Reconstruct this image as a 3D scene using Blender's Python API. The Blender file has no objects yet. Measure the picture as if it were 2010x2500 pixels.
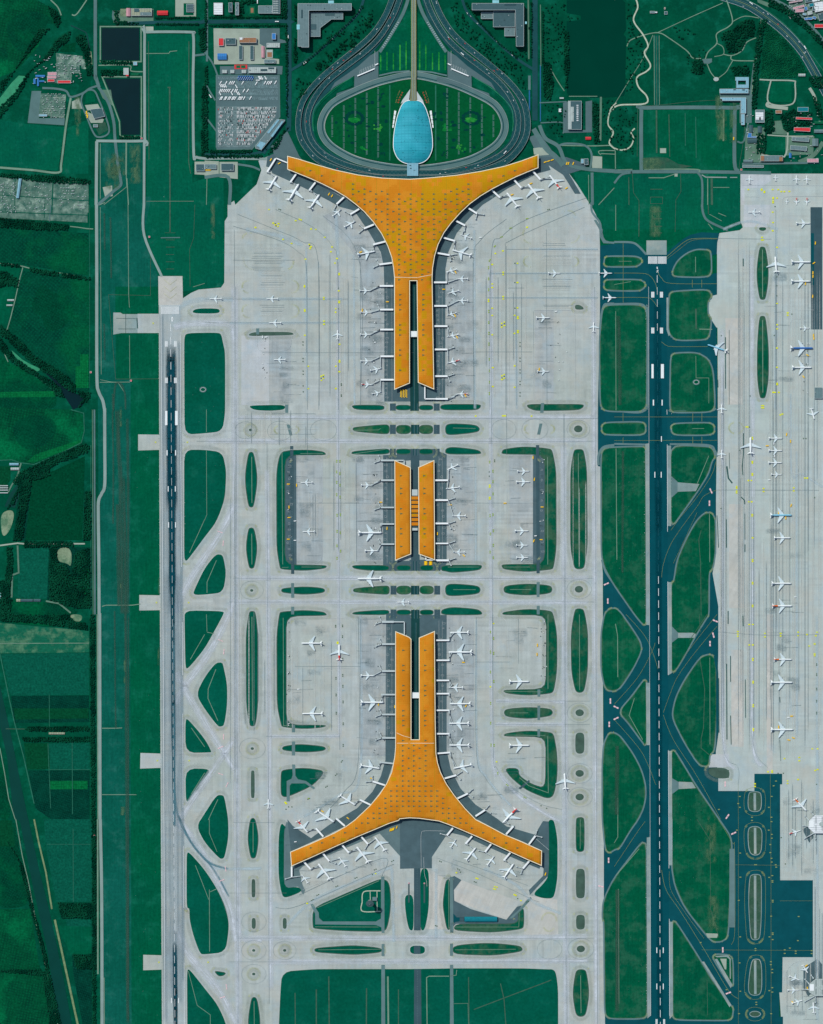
import bpy, bmesh, math, random
from mathutils import Vector, Matrix, noise as mnoise
from mathutils.geometry import tessellate_polygon
random.seed(7)
SC = bpy.context.scene
COL = SC.collection
R = math.radians
# ------------------------------------------------------------------ camera, sky, sun
S = 1.3                      # metres per photo pixel at ground level
H = 9000.0
cam = bpy.data.cameras.new("camera"); camo = bpy.data.objects.new("camera", cam); COL.objects.link(camo)
camo.location = (0, 0, H); camo.rotation_euler = (0, 0, 0)
cam.sensor_fit = 'VERTICAL'; cam.sensor_height = 24.0
cam.lens = 24.0 * H / (2500 * S)
cam.clip_start = 10; cam.clip_end = 60000
SC.camera = camo
w = bpy.data.worlds.new("World"); SC.world = w; w.use_nodes = True
wn = w.node_tree; bg = wn.nodes['Background']
sky = wn.nodes.new('ShaderNodeTexSky'); sky.sky_type = 'NISHITA'; sky.sun_disc = False
SUN_EL = 56; SUN_AZ = -42     # azimuth measured from +Y towards +X
sky.sun_elevation = R(SUN_EL); sky.sun_rotation = R(SUN_AZ)
wn.links.new(sky.outputs[0], bg.inputs[0]); bg.inputs[1].default_value = 0.10
sl = bpy.data.lights.new("sun", 'SUN'); sl.energy = 3.1; sl.angle = R(0.5); sl.color = (1, .965, .91)
so = bpy.data.objects.new("sun", sl); COL.objects.link(so); so.location = (-2000, 1500, 3000)
sd = Vector((math.sin(R(SUN_AZ)) * math.cos(R(SUN_EL)), math.cos(R(SUN_AZ)) * math.cos(R(SUN_EL)), math.sin(R(SUN_EL))))
so.rotation_euler = sd.to_track_quat('Z', 'Y').to_euler()
SC.view_settings.view_transform = 'Standard'; SC.view_settings.look = 'None'
SC.view_settings.exposure = 0.0; SC.view_settings.gamma = 1
SC.view_settings.use_curve_mapping = False
SC.cycles.max_bounces = 6; SC.cycles.transparent_max_bounces = 24

# ------------------------------------------------------------------ coordinates
def Z(t, s):
 """points measured on a 500 px map square; t = column,row"""
 a = list(map(float, s.replace(',', ' ').split())) if isinstance(s, str) else [c for p in s for c in p]
 if t == 'N': return [(a[i], a[i + 1]) for i in range(0, len(a), 2)]
 f = 3.398 if t == '30' else 3.466
 ox, oy = 500 * int(t[0]), 500 * int(t[1])
 return [(ox + a[i] / f, oy + a[i + 1] / f) for i in range(0, len(a), 2)]
def zp(t, x, y): return Z(t, [(x, y)])[0]
def W(p, z=0.0): return Vector(((p[0] - 1005) * S, (1250 - p[1]) * S, z))
def mir(pts, c=1008.5): return [(2 * c - x, y) for x, y in pts]
def chaikin(pts, n=2, closed=True, q=.25):
 for _ in range(n):
  out = []
  m = len(pts)
  rng = range(m) if closed else range(m - 1)
  if not closed: out.append(pts[0])
  for i in rng:
   a, b = pts[i], pts[(i + 1) % m]
   d = math.hypot(b[0] - a[0], b[1] - a[1]); t = min(q, 14 / d) if d > 0 else q
   out.append((a[0] + (b[0] - a[0]) * t, a[1] + (b[1] - a[1]) * t))
   out.append((b[0] - (b[0] - a[0]) * t, b[1] - (b[1] - a[1]) * t))
  if not closed: out.append(pts[-1])
  pts = out
 return pts
def resample(pts, step, closed=False):
 out = []; P = list(pts) + ([pts[0]] if closed else [])
 for a, b in zip(P, P[1:]):
  n = max(1, int(math.hypot(b[0] - a[0], b[1] - a[1]) / step))
  for k in range(n): out.append((a[0] + (b[0] - a[0]) * k / n, a[1] + (b[1] - a[1]) * k / n))
 if not closed: out.append(P[-1])
 return out
def smooth(pts, closed=False):
 """Catmull-Rom through the points"""
 n = len(pts); out = []
 for i in range(n if closed else n - 1):
  p0 = pts[(i - 1) % n] if closed or i > 0 else pts[0]
  p1 = pts[i]; p2 = pts[(i + 1) % n]; p3 = pts[(i + 2) % n] if closed or i + 2 < n else pts[-1]
  for k in range(6):
   t = k / 6
   out.append(tuple(.5 * (2 * p1[j] + (p2[j] - p0[j]) * t + (2 * p0[j] - 5 * p1[j] + 4 * p2[j] - p3[j]) * t * t + (3 * p1[j] - p0[j] - 3 * p2[j] + p3[j]) * t ** 3) for j in (0, 1)))
 if not closed: out.append(pts[-1])
 return out
def inside(p, poly):
 x, y = p; c = False; n = len(poly); j = n - 1
 for i in range(n):
  if (poly[i][1] > y) != (poly[j][1] > y) and x < (poly[j][0] - poly[i][0]) * (y - poly[i][1]) / (poly[j][1] - poly[i][1]) + poly[i][0]: c = not c
  j = i
 return c
def dist_poly(p, poly):
 best = 1e9; n = len(poly)
 for i in range(n):
  ax, ay = poly[i]; bx, by = poly[(i + 1) % n]
  dx, dy = bx - ax, by - ay; L = dx * dx + dy * dy or 1e-9
  t = max(0, min(1, ((p[0] - ax) * dx + (p[1] - ay) * dy) / L))
  d = math.hypot(p[0] - ax - dx * t, p[1] - ay - dy * t)
  if d < best: best = d
 return best
def area(poly): return .5 * sum(poly[i][0] * poly[(i + 1) % len(poly)][1] - poly[(i + 1) % len(poly)][0] * poly[i][1] for i in range(len(poly)))
def offset(poly, d):
 """positive d grows the polygon"""
 n = len(poly); out = []; sg = 1 if area(poly) > 0 else -1
 for i in range(n):
  a, b, c = poly[i - 1], poly[i], poly[(i + 1) % n]
  n1 = Vector((b[1] - a[1], a[0] - b[0])).normalized(); n2 = Vector((c[1] - b[1], b[0] - c[0])).normalized()
  m = (n1 + n2)
  if m.length < 1e-6: m = n1.copy()
  m.normalize(); k = min(2.0, 1 / max(.3, m.dot(n1)))
  out.append((b[0] + m.x * d * k * sg, b[1] + m.y * d * k * sg))
 return out

# ------------------------------------------------------------------ materials
def lin(c): c /= 255; return c / 12.92 if c <= .04045 else ((c + .055) / 1.055) ** 2.4
GAIN = (1.02, 1.05, 1.09)
def C(r, g, b): return tuple(min(.88, lin(v) / k) for v, k in zip((r, g, b), GAIN)) + (1,)
class NT:
 def __init__(s, name, rough=.85, spec=.2):
  s.m = bpy.data.materials.new(name); s.m.use_nodes = True; s.t = s.m.node_tree
  s.b = s.t.nodes['Principled BSDF']; s.b.inputs['Roughness'].default_value = rough
  s.b.inputs['Specular IOR Level'].default_value = spec
  s.pos = s.t.nodes.new('ShaderNodeNewGeometry').outputs['Position']
 def n(s, k, **kw):
  x = s.t.nodes.new(k)
  for a, b in kw.items(): setattr(x, a, b)
  return x
 def l(s, a, b): s.t.links.new(a, b)
 def put(s, sock, v):
  if isinstance(v, (int, float, tuple, list)): sock.default_value = v
  else: s.l(v, sock)
 def mul(s, v, k):
  x = s.n('ShaderNodeVectorMath', operation='MULTIPLY'); s.l(v, x.inputs[0]); x.inputs[1].default_value = k; return x.outputs[0]
 def rot(s, v, deg):
  x = s.n('ShaderNodeVectorRotate', rotation_type='Z_AXIS'); s.l(v, x.inputs[0]); x.inputs['Angle'].default_value = R(deg); return x.outputs[0]
 def snap(s, v, k):
  x = s.n('ShaderNodeVectorMath', operation='SNAP'); s.l(v, x.inputs[0]); x.inputs[1].default_value = k; return x.outputs[0]
 def noise(s, sc, det=3, vec=None, rough=.55):
  x = s.n('ShaderNodeTexNoise'); s.l(vec or s.pos, x.inputs['Vector']); x.inputs['Scale'].default_value = sc
  x.inputs['Detail'].default_value = det; x.inputs['Roughness'].default_value = rough; return x.outputs['Fac']
 def white(s, vec):
  x = s.n('ShaderNodeTexWhiteNoise', noise_dimensions='3D'); s.l(vec, x.inputs[0]); return x.outputs['Value']
 def math(s, op, a, b=0, clamp=False):
  x = s.n('ShaderNodeMath', operation=op); x.use_clamp = clamp; s.put(x.inputs[0], a); s.put(x.inputs[1], b); return x.outputs[0]
 def rng(s, v, a, b, c=0., d=1.):
  x = s.n('ShaderNodeMapRange'); s.put(x.inputs[0], v); x.inputs[1].default_value = a; x.inputs[2].default_value = b
  x.inputs[3].default_value = c; x.inputs[4].default_value = d; return x.outputs[0]
 def mix(s, f, a, b, bt='MIX'):
  x = s.n('ShaderNodeMix', data_type='RGBA', blend_type=bt); s.put(x.inputs[0], f); s.put(x.inputs[6], a); s.put(x.inputs[7], b); return x.outputs[2]
 def val(s, col, v):
  """scale the colour by value v"""
  x = s.n('ShaderNodeVectorMath', operation='SCALE'); s.put(x.inputs[0], col if not isinstance(col, tuple) else col[:3]); s.put(x.inputs['Scale'], v); return x.outputs[0]
 def sep(s, v):
  x = s.n('ShaderNodeSeparateXYZ'); s.l(v, x.inputs[0]); return x.outputs
 def done(s, col): s.put(s.b.inputs['Base Color'], col); return s.m
def M_plain(name, c, var=.06, sc=.15, rough=.8, spec=.2, metal=0):
 t = NT(name, rough, spec); t.b.inputs['Metallic'].default_value = metal
 v = t.rng(t.noise(sc, 3), .3, .7, 1 - var, 1 + var); return t.done(t.val(c, v))
def M_grass(name, c1, c2, c3=None, amt=.55, streak=None, big=.006):
 t = NT(name, 1, 0)
 col = t.mix(t.rng(t.noise(big, 5), .35, .65), c1, c2)
 if c3: col = t.mix(t.rng(t.noise(.02, 6, rough=.65), amt - .07, amt + .05, 0, .7), col, c3)
 if streak:
  v = t.mul(t.pos, streak); col = t.val(col, t.rng(t.noise(1, 3, v), .3, .7, .9, 1.1))
 col = t.val(col, t.rng(t.noise(.11, 4, rough=.75), .3, .7, .8, 1.2))
 col = t.val(col, t.rng(t.noise(.02, 3), .3, .7, .92, 1.08))
 return t.done(col)
def M_concrete(name, c, tint, k=1.0, deg=0):
 t = NT(name, .8, .25); p = t.rot(t.pos, deg) if deg else t.pos
 col = t.mix(t.rng(t.noise(.004, 4), .35, .65), c, tint)
 a = t.rng(t.white(t.snap(p, (7.5, 190, 1000))), 0, 1, -1, 1)
 a = t.math('MULTIPLY', a, t.rng(t.noise(.006, 2), .45, .62, 0, .075 * k))
 b = t.rng(t.white(t.snap(p, (210, 6.5, 1000))), 0, 1, -1, 1)
 b = t.math('MULTIPLY', b, t.rng(t.noise(.0045, 2, t.mul(t.pos, (1, 1.7, 1))), .5, .62, 0, .08 * k))
 d = t.rng(t.noise(1, 3, t.mul(p, (.12, .006, 1))), .3, .7, -.05 * k, .05 * k)
 e = t.rng(t.noise(.03, 6, rough=.7), .3, .7, -.1 * k, .1 * k)
 g = t.rng(t.noise(.4, 2), .3, .7, -.05, .05)
 q = t.rng(t.white(t.snap(p, (42, 26, 1000))), 0, 1, -.04 * k, .04 * k)
 s = t.math('ADD', a, b)
 for z in (d, e, g, q): s = t.math('ADD', s, z)
 col = t.val(col, t.math('ADD', s, 1))
 X = t.sep(p)
 col = t.mix(t.rng(t.noise(.009, 5, rough=.7), .46, .68, 0, .5), col, (.44, .43, .36, 1)); col = t.mix(t.rng(t.noise(.013, 5, t.mul(t.pos, (1, 1, 5)), .7), .52, .68, 0, .4), col, (.3, .42, .47, 1))
 jl = t.math('LESS_THAN', t.math('FRACT', t.math('DIVIDE', X[0], 26)), .03)
 jl2 = t.math('LESS_THAN', t.math('FRACT', t.math('DIVIDE', X[1], 20)), .035)
 col = t.mix(t.math('MULTIPLY', t.math('MAXIMUM', jl, jl2), .10 * k), col, (.1, .16, .16, 1))
 return t.done(col)
def M_soft(name, c, op, sc=(.03, .03, .03), thr=(.2, .6), end=.06, edge=.5, st_=1):
 """worn or stained band: feathered at its sides and ends by its own UVs"""
 t = NT(name, 1, 0); uv = t.n('ShaderNodeUVMap').outputs[0]; u = t.sep(uv)
 e = t.math('MULTIPLY', t.math('MULTIPLY', u[0], t.math('SUBTRACT', 1, u[0])), 4)
 e = t.rng(e, 0, edge)
 f = t.rng(t.math('MULTIPLY', t.math('MULTIPLY', u[1], t.math('SUBTRACT', 1, u[1])), 4), 0, end)
 n = t.rng(t.noise(1, 4, t.mul(t.pos, sc), .65), thr[0], thr[1])
 st = t.n('ShaderNodeCombineXYZ'); t.put(st.inputs[0], t.math('MULTIPLY', u[0], 7)); t.put(st.inputs[1], t.math('MULTIPLY', u[1], 5))
 n2 = t.math('MULTIPLY', t.rng(t.noise(.18, 3), .25, .6, .7, 1), t.rng(t.noise(1, 3, st.outputs[0]), .35, .6, .35, 1) if st_ else 1.0)
 a = t.math('MULTIPLY', t.math('MULTIPLY', e, f), t.math('MULTIPLY', t.math('MULTIPLY', n, n2), op), True)
 t.b.inputs['Base Color'].default_value = c; t.l(a, t.b.inputs['Alpha'])
 return t.m
def M_crop(name, c1, c2, dx, dy, k=.5, deg=0, dots=True, c3=None):
 t = NT(name, 1, 0); p = t.rot(t.pos, deg)
 X = t.sep(p)
 def tri(v, d): return t.math('ABSOLUTE', t.math('SUBTRACT', t.math('FRACT', t.math('DIVIDE', v, d)), .5))
 a = tri(X[0], dx)
 if dots: a = t.math('ADD', a, tri(X[1], dy))
 f = t.rng(a, .15, .55 if dots else .4, 0, k)
 wob = t.rng(t.noise(.02, 4), .35, .65, .3, 1)
 col = t.mix(t.math('MULTIPLY', f, wob), c1, c2)
 if c3: col = t.mix(t.rng(t.noise(.008, 4), .5, .65), col, c3)
 col = t.val(col, t.rng(t.noise(.05, 5, rough=.7), .3, .7, .84, 1.16)); col = t.val(col, t.rng(t.noise(.16, 2), .3, .7, .72, 1.28))
 return t.done(col)
def M_road(name, c, var=.1):
 t = NT(name, 1, .02)
 v = t.rng(t.noise(.03, 5, rough=.65), .3, .7, 1 - var, 1 + var)
 q = t.rng(t.white(t.snap(t.pos, (40, 40, 1000))), 0, 1, .96, 1.04)
 return t.done(t.val(t.val(c, v), q))
def M_roof(name):
 t = NT(name, .8, .03)
 A, B, D = C(203, 135, 38), C(196, 125, 30), C(184, 140, 14)
 p1 = t.snap(t.pos, (9, 7, 100)); p2 = t.snap(t.pos, (16, 12, 100))
 col = t.mix(t.rng(t.noise(.02, 4, p1), .45, .55), A, B)
 X = t.sep(t.pos)
 side = t.rng(X[0], -10, 90, 0, .5)
 north = t.rng(X[1], 330, 430, 0, 1); side = t.math('MULTIPLY', side, north)
 n = t.math('ADD', t.math('MULTIPLY', t.rng(t.noise(.008, 3, p2), .47, .66, 0, .7), t.rng(X[1], -200, 450, .1, 1)), side)
 col = t.mix(t.math('MULTIPLY', t.math('LESS_THAN', t.white(p2), n), .85), col, D)
 col = t.mix(t.rng(t.white(t.snap(t.pos, (14, 10, 100))), .9, .92, 0, .2), col, C(218, 112, 14))
 ln = t.math('LESS_THAN', t.math('FRACT', t.math('DIVIDE', t.math('ADD', X[0], 74.7), 36.79)), .04)
 dash = t.math('LESS_THAN', t.math('FRACT', t.math('DIVIDE', X[1], 7)), .7)
 col = t.mix(t.math('MULTIPLY', t.math('MULTIPLY', ln, dash), .75), col, C(150, 140, 30))
 g = t.math('LESS_THAN', t.math('FRACT', t.math('DIVIDE', X[1], 6)), .12)
 g2 = t.math('LESS_THAN', t.math('FRACT', t.math('DIVIDE', X[0], 6.13)), .12)
 col = t.mix(t.math('MULTIPLY', t.math('MAXIMUM', g, g2), .16), col, C(140, 85, 20))
 col = t.val(col, t.rng(t.noise(.3, 3), .3, .7, .95, 1.05))
 return t.done(col)
MT = {}
MT['ground'] = M_grass('ground_grass', C(4, 80, 58), C(3, 70, 52), C(10, 92, 72), .58)
MT['air_a'] = M_grass('airfield_grass', C(4, 84, 66), C(5, 92, 68), C(30, 98, 82), .66, (.4, .02, 1))
MT['air_b'] = M_grass('airfield_grass_bright', C(3, 82, 60), C(2, 88, 60), C(14, 94, 72), .6, (.2, .02, 1))
MT['air_t'] = M_grass('airfield_grass_teal', C(14, 92, 80), C(8, 84, 70), C(34, 98, 88), .6, (.25, .012, 1))
MT['island'] = M_grass('island_grass', C(4, 88, 72), C(3, 80, 62), C(16, 90, 74), .62)
MT['island_b'] = M_grass('island_grass_worn', C(16, 92, 64), C(12, 82, 56), C(70, 98, 72), .52, (.02, .3, 1))
MT['island_dry'] = M_grass('island_grass_dry', C(58, 90, 78), C(82, 104, 88), C(30, 76, 58), .5, None, .02)
MT['edge'] = M_plain('bare_earth_edge', C(66, 92, 82), .2, .05, .95, .05)
MT['brown'] = M_soft('bare_earth_band', C(62, 92, 80), .8, (.3, .012, 1), (.2, .55), .05, 1)
MT['brown2'] = M_soft('worn_ground_patch', C(92, 128, 96), .75, (.05, .03, 1), (.4, .56), .3, 1)
MT['crop_g'] = M_soft('bright_crop_band', C(18, 124, 62), .8, (.1, .1, 1), (.3, .55), .1, .6)
MT['conc'] = M_concrete('apron_concrete', C(168, 180, 180), C(160, 173, 168))
MT['conc_l'] = M_concrete('pale_concrete', C(182, 192, 198), C(172, 184, 188), .9)
MT['conc_e'] = M_concrete('east_apron_concrete', C(166, 182, 178), C(170, 186, 186), .8)
MT['conc_w'] = M_concrete('warm_concrete', C(186, 188, 182), C(174, 182, 178), .9, 25)
MT['conc_d'] = M_concrete('gate_concrete', C(150, 163, 166), C(158, 170, 172), 1.4)
MT['conc_s'] = M_concrete('shoulder_concrete', C(128, 152, 150), C(118, 142, 142), .8)
MT['rwy1'] = M_concrete('runway_concrete', C(158, 174, 176), C(150, 166, 170), .9)
MT['asph'] = M_road('dark_asphalt', C(12, 76, 85), .12)
MT['asph2'] = M_road('runway_asphalt', C(7, 74, 84), .10)
MT['asph_n'] = M_road('new_dark_asphalt', C(5, 62, 72), .10)
MT['serv'] = M_road('service_asphalt', C(74, 98, 105), .14)
MT['serv_d'] = M_road('service_asphalt_dark', C(60, 86, 94), .12)
MT['shoul'] = M_road('shoulder_asphalt', C(94, 124, 126), .10)
MT['road'] = M_road('road_asphalt', C(30, 75, 80), .14)
MT['road_l'] = M_road('road_light_asphalt', C(84, 116, 116), .10)
MT['road_p'] = M_road('perimeter_road_concrete', C(130, 154, 150), .08)
MT['path'] = M_road('path_gravel', C(110, 142, 124), .18)
MT['lot'] = M_road('car_park_asphalt', C(82, 108, 112), .08)
MT['yard'] = M_road('yard_concrete', C(148, 164, 152), .10)
MT['yard_d'] = M_road('yard_worn', C(88, 122, 106), .2)
MT['water'] = M_plain('dark_water', C(2, 36, 42), .08, .02, .3, .06)
MT['water2'] = M_plain('green_water', C(4, 62, 56), .08, .02, .4, .06)
MT['lake'] = M_plain('lake_water', C(2, 58, 46), .05, .01, 1, 0)
MT['algae'] = M_plain('algae_water', C(34, 136, 98), .18, .06, .6)
MT['white'] = M_plain('white_marking_paint', C(222, 232, 234), .06, .3)
MT['line'] = M_plain('grey_line_paint', C(188, 200, 202), .06, .3)
MT['dline'] = M_plain('dark_line_sealant', C(112, 136, 140), .1, .1)
MT['tick'] = M_plain('tan_marking_paint', C(132, 150, 96), .1, .3)
MT['tick2'] = M_plain('pale_yellow_marking_paint', C(176, 186, 132), .1, .3)
MT['yel'] = M_plain('yellow_marking_paint', C(214, 222, 20), .15, .4)
MT['yg'] = M_plain('olive_marking_paint', C(136, 168, 40), .15, .4)
MT['dk'] = M_plain('black_marking_paint', C(66, 96, 72), .15, .4)
MT['pink'] = M_plain('pink_marking_paint', C(222, 190, 196), .1, .3)
MT['redp'] = M_plain('red_flowers', C(206, 84, 66), .2, .4)
MT['tanp'] = M_plain('tan_flowers', C(150, 138, 92), .1, .4)
MT['pale'] = M_soft('worn_taxi_band', C(204, 216, 226), .95, (.03, .03, .1), (.05, .6), .04, 1)
MT['pale2'] = M_soft('worn_taxi_band_blue', C(182, 206, 216), .85, (.04, .04, .1), (.15, .6), .04, 1)
MT['pale3'] = M_soft('pale_runway_wear', C(196, 212, 216), .7, (.2, .01, .1), (.1, .5), .1, .9)
MT['rub'] = M_soft('tyre_rubber', C(14, 72, 86), 1.2, (.1, .004, .1), (.0, .3), .3, .8)
MT['rubw'] = M_soft('blue_runway_wear', C(128, 152, 162), .6, (.2, .01, .1), (.1, .5), .04, 1)
MT['rub2'] = M_soft('faint_tyre_rubber', C(84, 132, 146), .9, (.2, .01, .1), (.1, .5), .1, 1)
MT['stain'] = M_soft('oil_stain', C(88, 114, 120), .7, (.06, .06, .1), (.25, .65), .3, 1)
MT['stainw'] = M_soft('apron_soiling', C(118, 140, 146), .55, (.02, .02, .1), (.35, .62), .6, 1)
MT['halo'] = M_soft('shoulder_tint', C(150, 164, 150), .3, (.02, .02, .1), (.2, .6), .04, 1, 0)
MT['halo2'] = M_soft('dark_shoulder_tint', C(146, 162, 156), .25, (.02, .02, .1), (.2, .6), .04, 1, 0)
MT['strk'] = M_soft('dark_slab_streak', C(136, 154, 158), .8, (.02, .2, .1), (.1, .5), .2, 1)
MT['strl'] = M_soft('pale_slab_streak', C(196, 204, 200), .8, (.02, .2, .1), (.1, .5), .2, 1)
MT['dark_s'] = M_soft('dark_tarmac_wear', C(4, 62, 74), .75, (.05, .01, .1), (.2, .6), .05, .9)
MT['roof'] = M_roof('orange_roof')
MT['rim'] = M_plain('cream_roof_edge', C(232, 226, 196), .05, .3, .6)
MT['glass'] = M_plain('terminal_glass', C(40, 74, 80), .1, .1, .2, .5)
MT['skyl'] = M_plain('skylight_glass', C(92, 108, 78), .06, .3, 1, 0)
MT['alu'] = M_plain('white_metal', C(226, 236, 238), .03, .3, .45, .4)
MT['alu2'] = M_plain('grey_metal', C(176, 192, 194), .05, .3, .5, .4)
MT['wing'] = M_plain('wing_metal', C(196, 216, 222), .04, .3, .45, .4)
MT['engine'] = M_plain('engine_metal', C(180, 196, 200), .04, .3, .4, .5)
MT['red'] = M_plain('red_paint', C(214, 62, 56), .06, .2, .5)
MT['orange'] = M_plain('orange_paint', C(226, 108, 30), .06, .2, .5)
MT['blue'] = M_plain('blue_paint', C(46, 110, 182), .06, .2, .5)
MT['lblue'] = M_plain('light_blue_paint', C(130, 196, 222), .06, .2, .5)
MT['yelv'] = M_plain('yellow_paint', C(240, 196, 10), .08, .3, .5)
MT['black'] = M_plain('dark_rubber', C(30, 50, 56), .1, .3, .8)
MT['tree'] = M_grass('tree_leaves', C(4, 62, 44), C(3, 52, 40), C(14, 80, 56), .5, None, .05)
MT['tree2'] = M_grass('tree_leaves_light', C(8, 84, 56), C(5, 70, 50), C(14, 96, 62), .5, None, .05)
MT['bark'] = M_plain('bark', C(70, 72, 60), .2, .5, .95)
MT['wall'] = M_plain('wall_render', C(150, 160, 158), .06, .2)
MT['wall_d'] = M_plain('dark_wall', C(60, 84, 88), .06, .2)
def roofm(name, c, rib=0, vert=True):
 t = NT(name, .8, .05); col = t.val(c, t.rng(t.noise(.12, 4), .3, .7, .9, 1.08))
 if rib:
  X = t.sep(t.pos); f = t.math('LESS_THAN', t.math('FRACT', t.math('DIVIDE', X[0] if vert else X[1], rib)), .3)
  col = t.mix(t.math('MULTIPLY', f, .3), col, (.05, .09, .1, 1))
 return t.done(col)
RC = {'grey': roofm('grey_roof', C(104, 130, 134), 5), 'greyd': roofm('dark_grey_roof', C(66, 96, 102), 4, False), 'white': roofm('white_roof', C(216, 226, 230), 7, False),
      'pale': roofm('pale_roof', C(168, 184, 182), 6), 'red': roofm('red_roof', C(206, 58, 62), 6), 'blue': roofm('blue_roof', C(56, 124, 190), 6),
      'pink': roofm('pink_roof', C(196, 150, 160), 5), 'lblue': roofm('light_blue_roof', C(128, 178, 196), 5), 'brown': roofm('brown_roof', C(150, 112, 84), 5),
      'tan': roofm('tan_roof', C(150, 160, 138), 8), 'teal': roofm('teal_roof', C(14, 122, 136), 3, False), 'green': roofm('green_roof', C(18, 96, 66)), 'cyan': roofm('cyan_glass_roof', C(140, 206, 216), 4)}

# ------------------------------------------------------------------ object helpers
def link(o): COL.objects.link(o); return o
def tag(o, label=None, cat=None, group=None, kind=None):
 if label: o['label'] = label
 if cat: o['category'] = cat
 if group: o['group'] = group
 if kind: o['kind'] = kind
 return o
def empty(name, loc=(0, 0, 0)):
 o = bpy.data.objects.new(name, None); o.empty_display_size = 2; o.location = loc; return link(o)
class MB:
 def __init__(s, inc=0): s.inc = inc; s.k = 0; s.v = []; s.f = []; s.mi = []; s.uv = []; s.mats = []
 def mat(s, m):
  if m not in s.mats: s.mats.append(m)
  return s.mats.index(m)
 def face(s, pts, m, uv=None):
  b = len(s.v); s.v += [tuple(p) for p in pts]; s.f.append(tuple(range(b, b + len(pts)))); s.mi.append(s.mat(m)); s.uv.append(uv or [(0, 0)] * len(pts))
 def up(s, z):
  if s.inc: s.k += 1; z = z + s.inc * (s.k % 60)
  return z
 def poly(s, pts, z, m):
  z = s.up(z)
  P = [W(p, z) for p in pts]
  tris = tessellate_polygon([[Vector((p.x, p.y, 0)) for p in P]])
  b = len(s.v); s.v += [tuple(p) for p in P]; k = s.mat(m)
  for t in tris:
   a, c, d = (P[i] for i in t)
   if (c - a).cross(d - a).z < 0: t = (t[0], t[2], t[1])
   s.f.append(tuple(b + i for i in t)); s.mi.append(k); s.uv.append([(0, 0)] * 3)
 def strip(s, pts, wd, z, m, closed=False):
  """ribbon, px coordinates; wd = width in px or list"""
  if not isinstance(z, list): z = s.up(z)
  n = len(pts); L = []; Rr = []; acc = [0]
  for i in range(1, n): acc.append(acc[-1] + math.hypot(pts[i][0] - pts[i - 1][0], pts[i][1] - pts[i - 1][1]))
  for i in range(n):
   a = pts[i - 1] if (i > 0 or closed) else pts[0]; c = pts[(i + 1) % n] if (i < n - 1 or closed) else pts[-1]
   b = pts[i]
   d1 = Vector((b[0] - a[0], b[1] - a[1])); d2 = Vector((c[0] - b[0], c[1] - b[1]))
   if d1.length < 1e-6: d1 = d2.copy()
   if d2.length < 1e-6: d2 = d1.copy()
   d1.normalize(); d2.normalize(); d = d1 + d2
   if d.length < 1e-6: d = d1.copy()
   d.normalize(); nx, ny = -d.y, d.x
   k = 1 / max(.5, abs(nx * -d1.y + ny * d1.x))
   h = (wd[i] if isinstance(wd, list) else wd) / 2 * k
   zz = z[i] if isinstance(z, list) else z + (0 if closed or n < 4 else (i % 9) * .0013)
   L.append(W((b[0] + nx * h, b[1] + ny * h), zz)); Rr.append(W((b[0] - nx * h, b[1] - ny * h), zz))
  T = acc[-1] or 1
  for i in range(n if closed else n - 1):
   j = (i + 1) % n
   q = [L[i], L[j], Rr[j], Rr[i]]; v0, v1 = acc[i] / T, (acc[j] / T if j else 1)
   if closed: v0 = v1 = .5
   if (q[1] - q[0]).cross(q[2] - q[0]).z < 0:
    q = q[::-1]; uv = [(1, v0), (1, v1), (0, v1), (0, v0)]
   else: uv = [(0, v0), (0, v1), (1, v1), (1, v0)]
   s.face(q, m, uv)
  return L, Rr
 def prism(s, pts, z0, z1, m, mtop=None):
  """solid from px polygon"""
  if area([(p[0], -p[1]) for p in pts]) < 0: pts = pts[::-1]
  s.poly(pts, z1, mtop or m)
  n = len(pts)
  for i in range(n):
   a, b = pts[i], pts[(i + 1) % n]
   s.face([W(a, z0), W(b, z0), W(b, z1), W(a, z1)], m)
 def box(s, cx, cy, cz, dx, dy, dz, m, rot=0, mtx=None):
  c, si = math.cos(rot), math.sin(rot); P = []
  for k in (0, 1):
   for (u, v) in ((-1, -1), (1, -1), (1, 1), (-1, 1)):
    x, y = u * dx / 2, v * dy / 2
    p = Vector((cx + x * c - y * si, cy + x * si + y * c, cz + k * dz)); P.append(mtx @ p if mtx else p)
  for f in ((3, 2, 1, 0), (4, 5, 6, 7), (0, 1, 5, 4), (1, 2, 6, 5), (2, 3, 7, 6), (3, 0, 4, 7)): s.face([P[i] for i in f], m)
 def build(s, name, parent=None, mat0=None):
  me = bpy.data.meshes.new(name); me.from_pydata(s.v, [], s.f)
  for m in s.mats: me.materials.append(m)
  me.polygons.foreach_set('material_index', s.mi)
  uvl = me.uv_layers.new(name='UVMap'); flat = [c for u in s.uv for p in u for c in p]
  uvl.data.foreach_set('uv', flat); me.update()
  o = bpy.data.objects.new(name, me); link(o)
  if parent: o.parent = parent
  return o
def struct(name, mb, label=None):
 o = mb.build(name); o.name = name; return tag(o, label or name.replace('_', ' ') + ' of the airport site seen from above', name.split('_')[-1], None, 'structure')
# ------------------------------------------------------------------ ground sheets (z in metres, low to high)
Z0, ZF, ZC, ZA, ZR, ZG, ZT, ZB, ZM = 0, .05, .35, .5, .62, .7, .85, 1.02, 1.6
GZ = .5
g = MB(); g.face([(-30000, -30000, 0), (30000, -30000, 0), (30000, 30000, 0), (-30000, 30000, 0)], MT['ground'])
struct('ground', g, 'open green ground under and around the whole airport')
def rect(x0, y0, x1, y1): return [(x0, y0), (x1, y0), (x1, y1), (x0, y1)]
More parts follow.
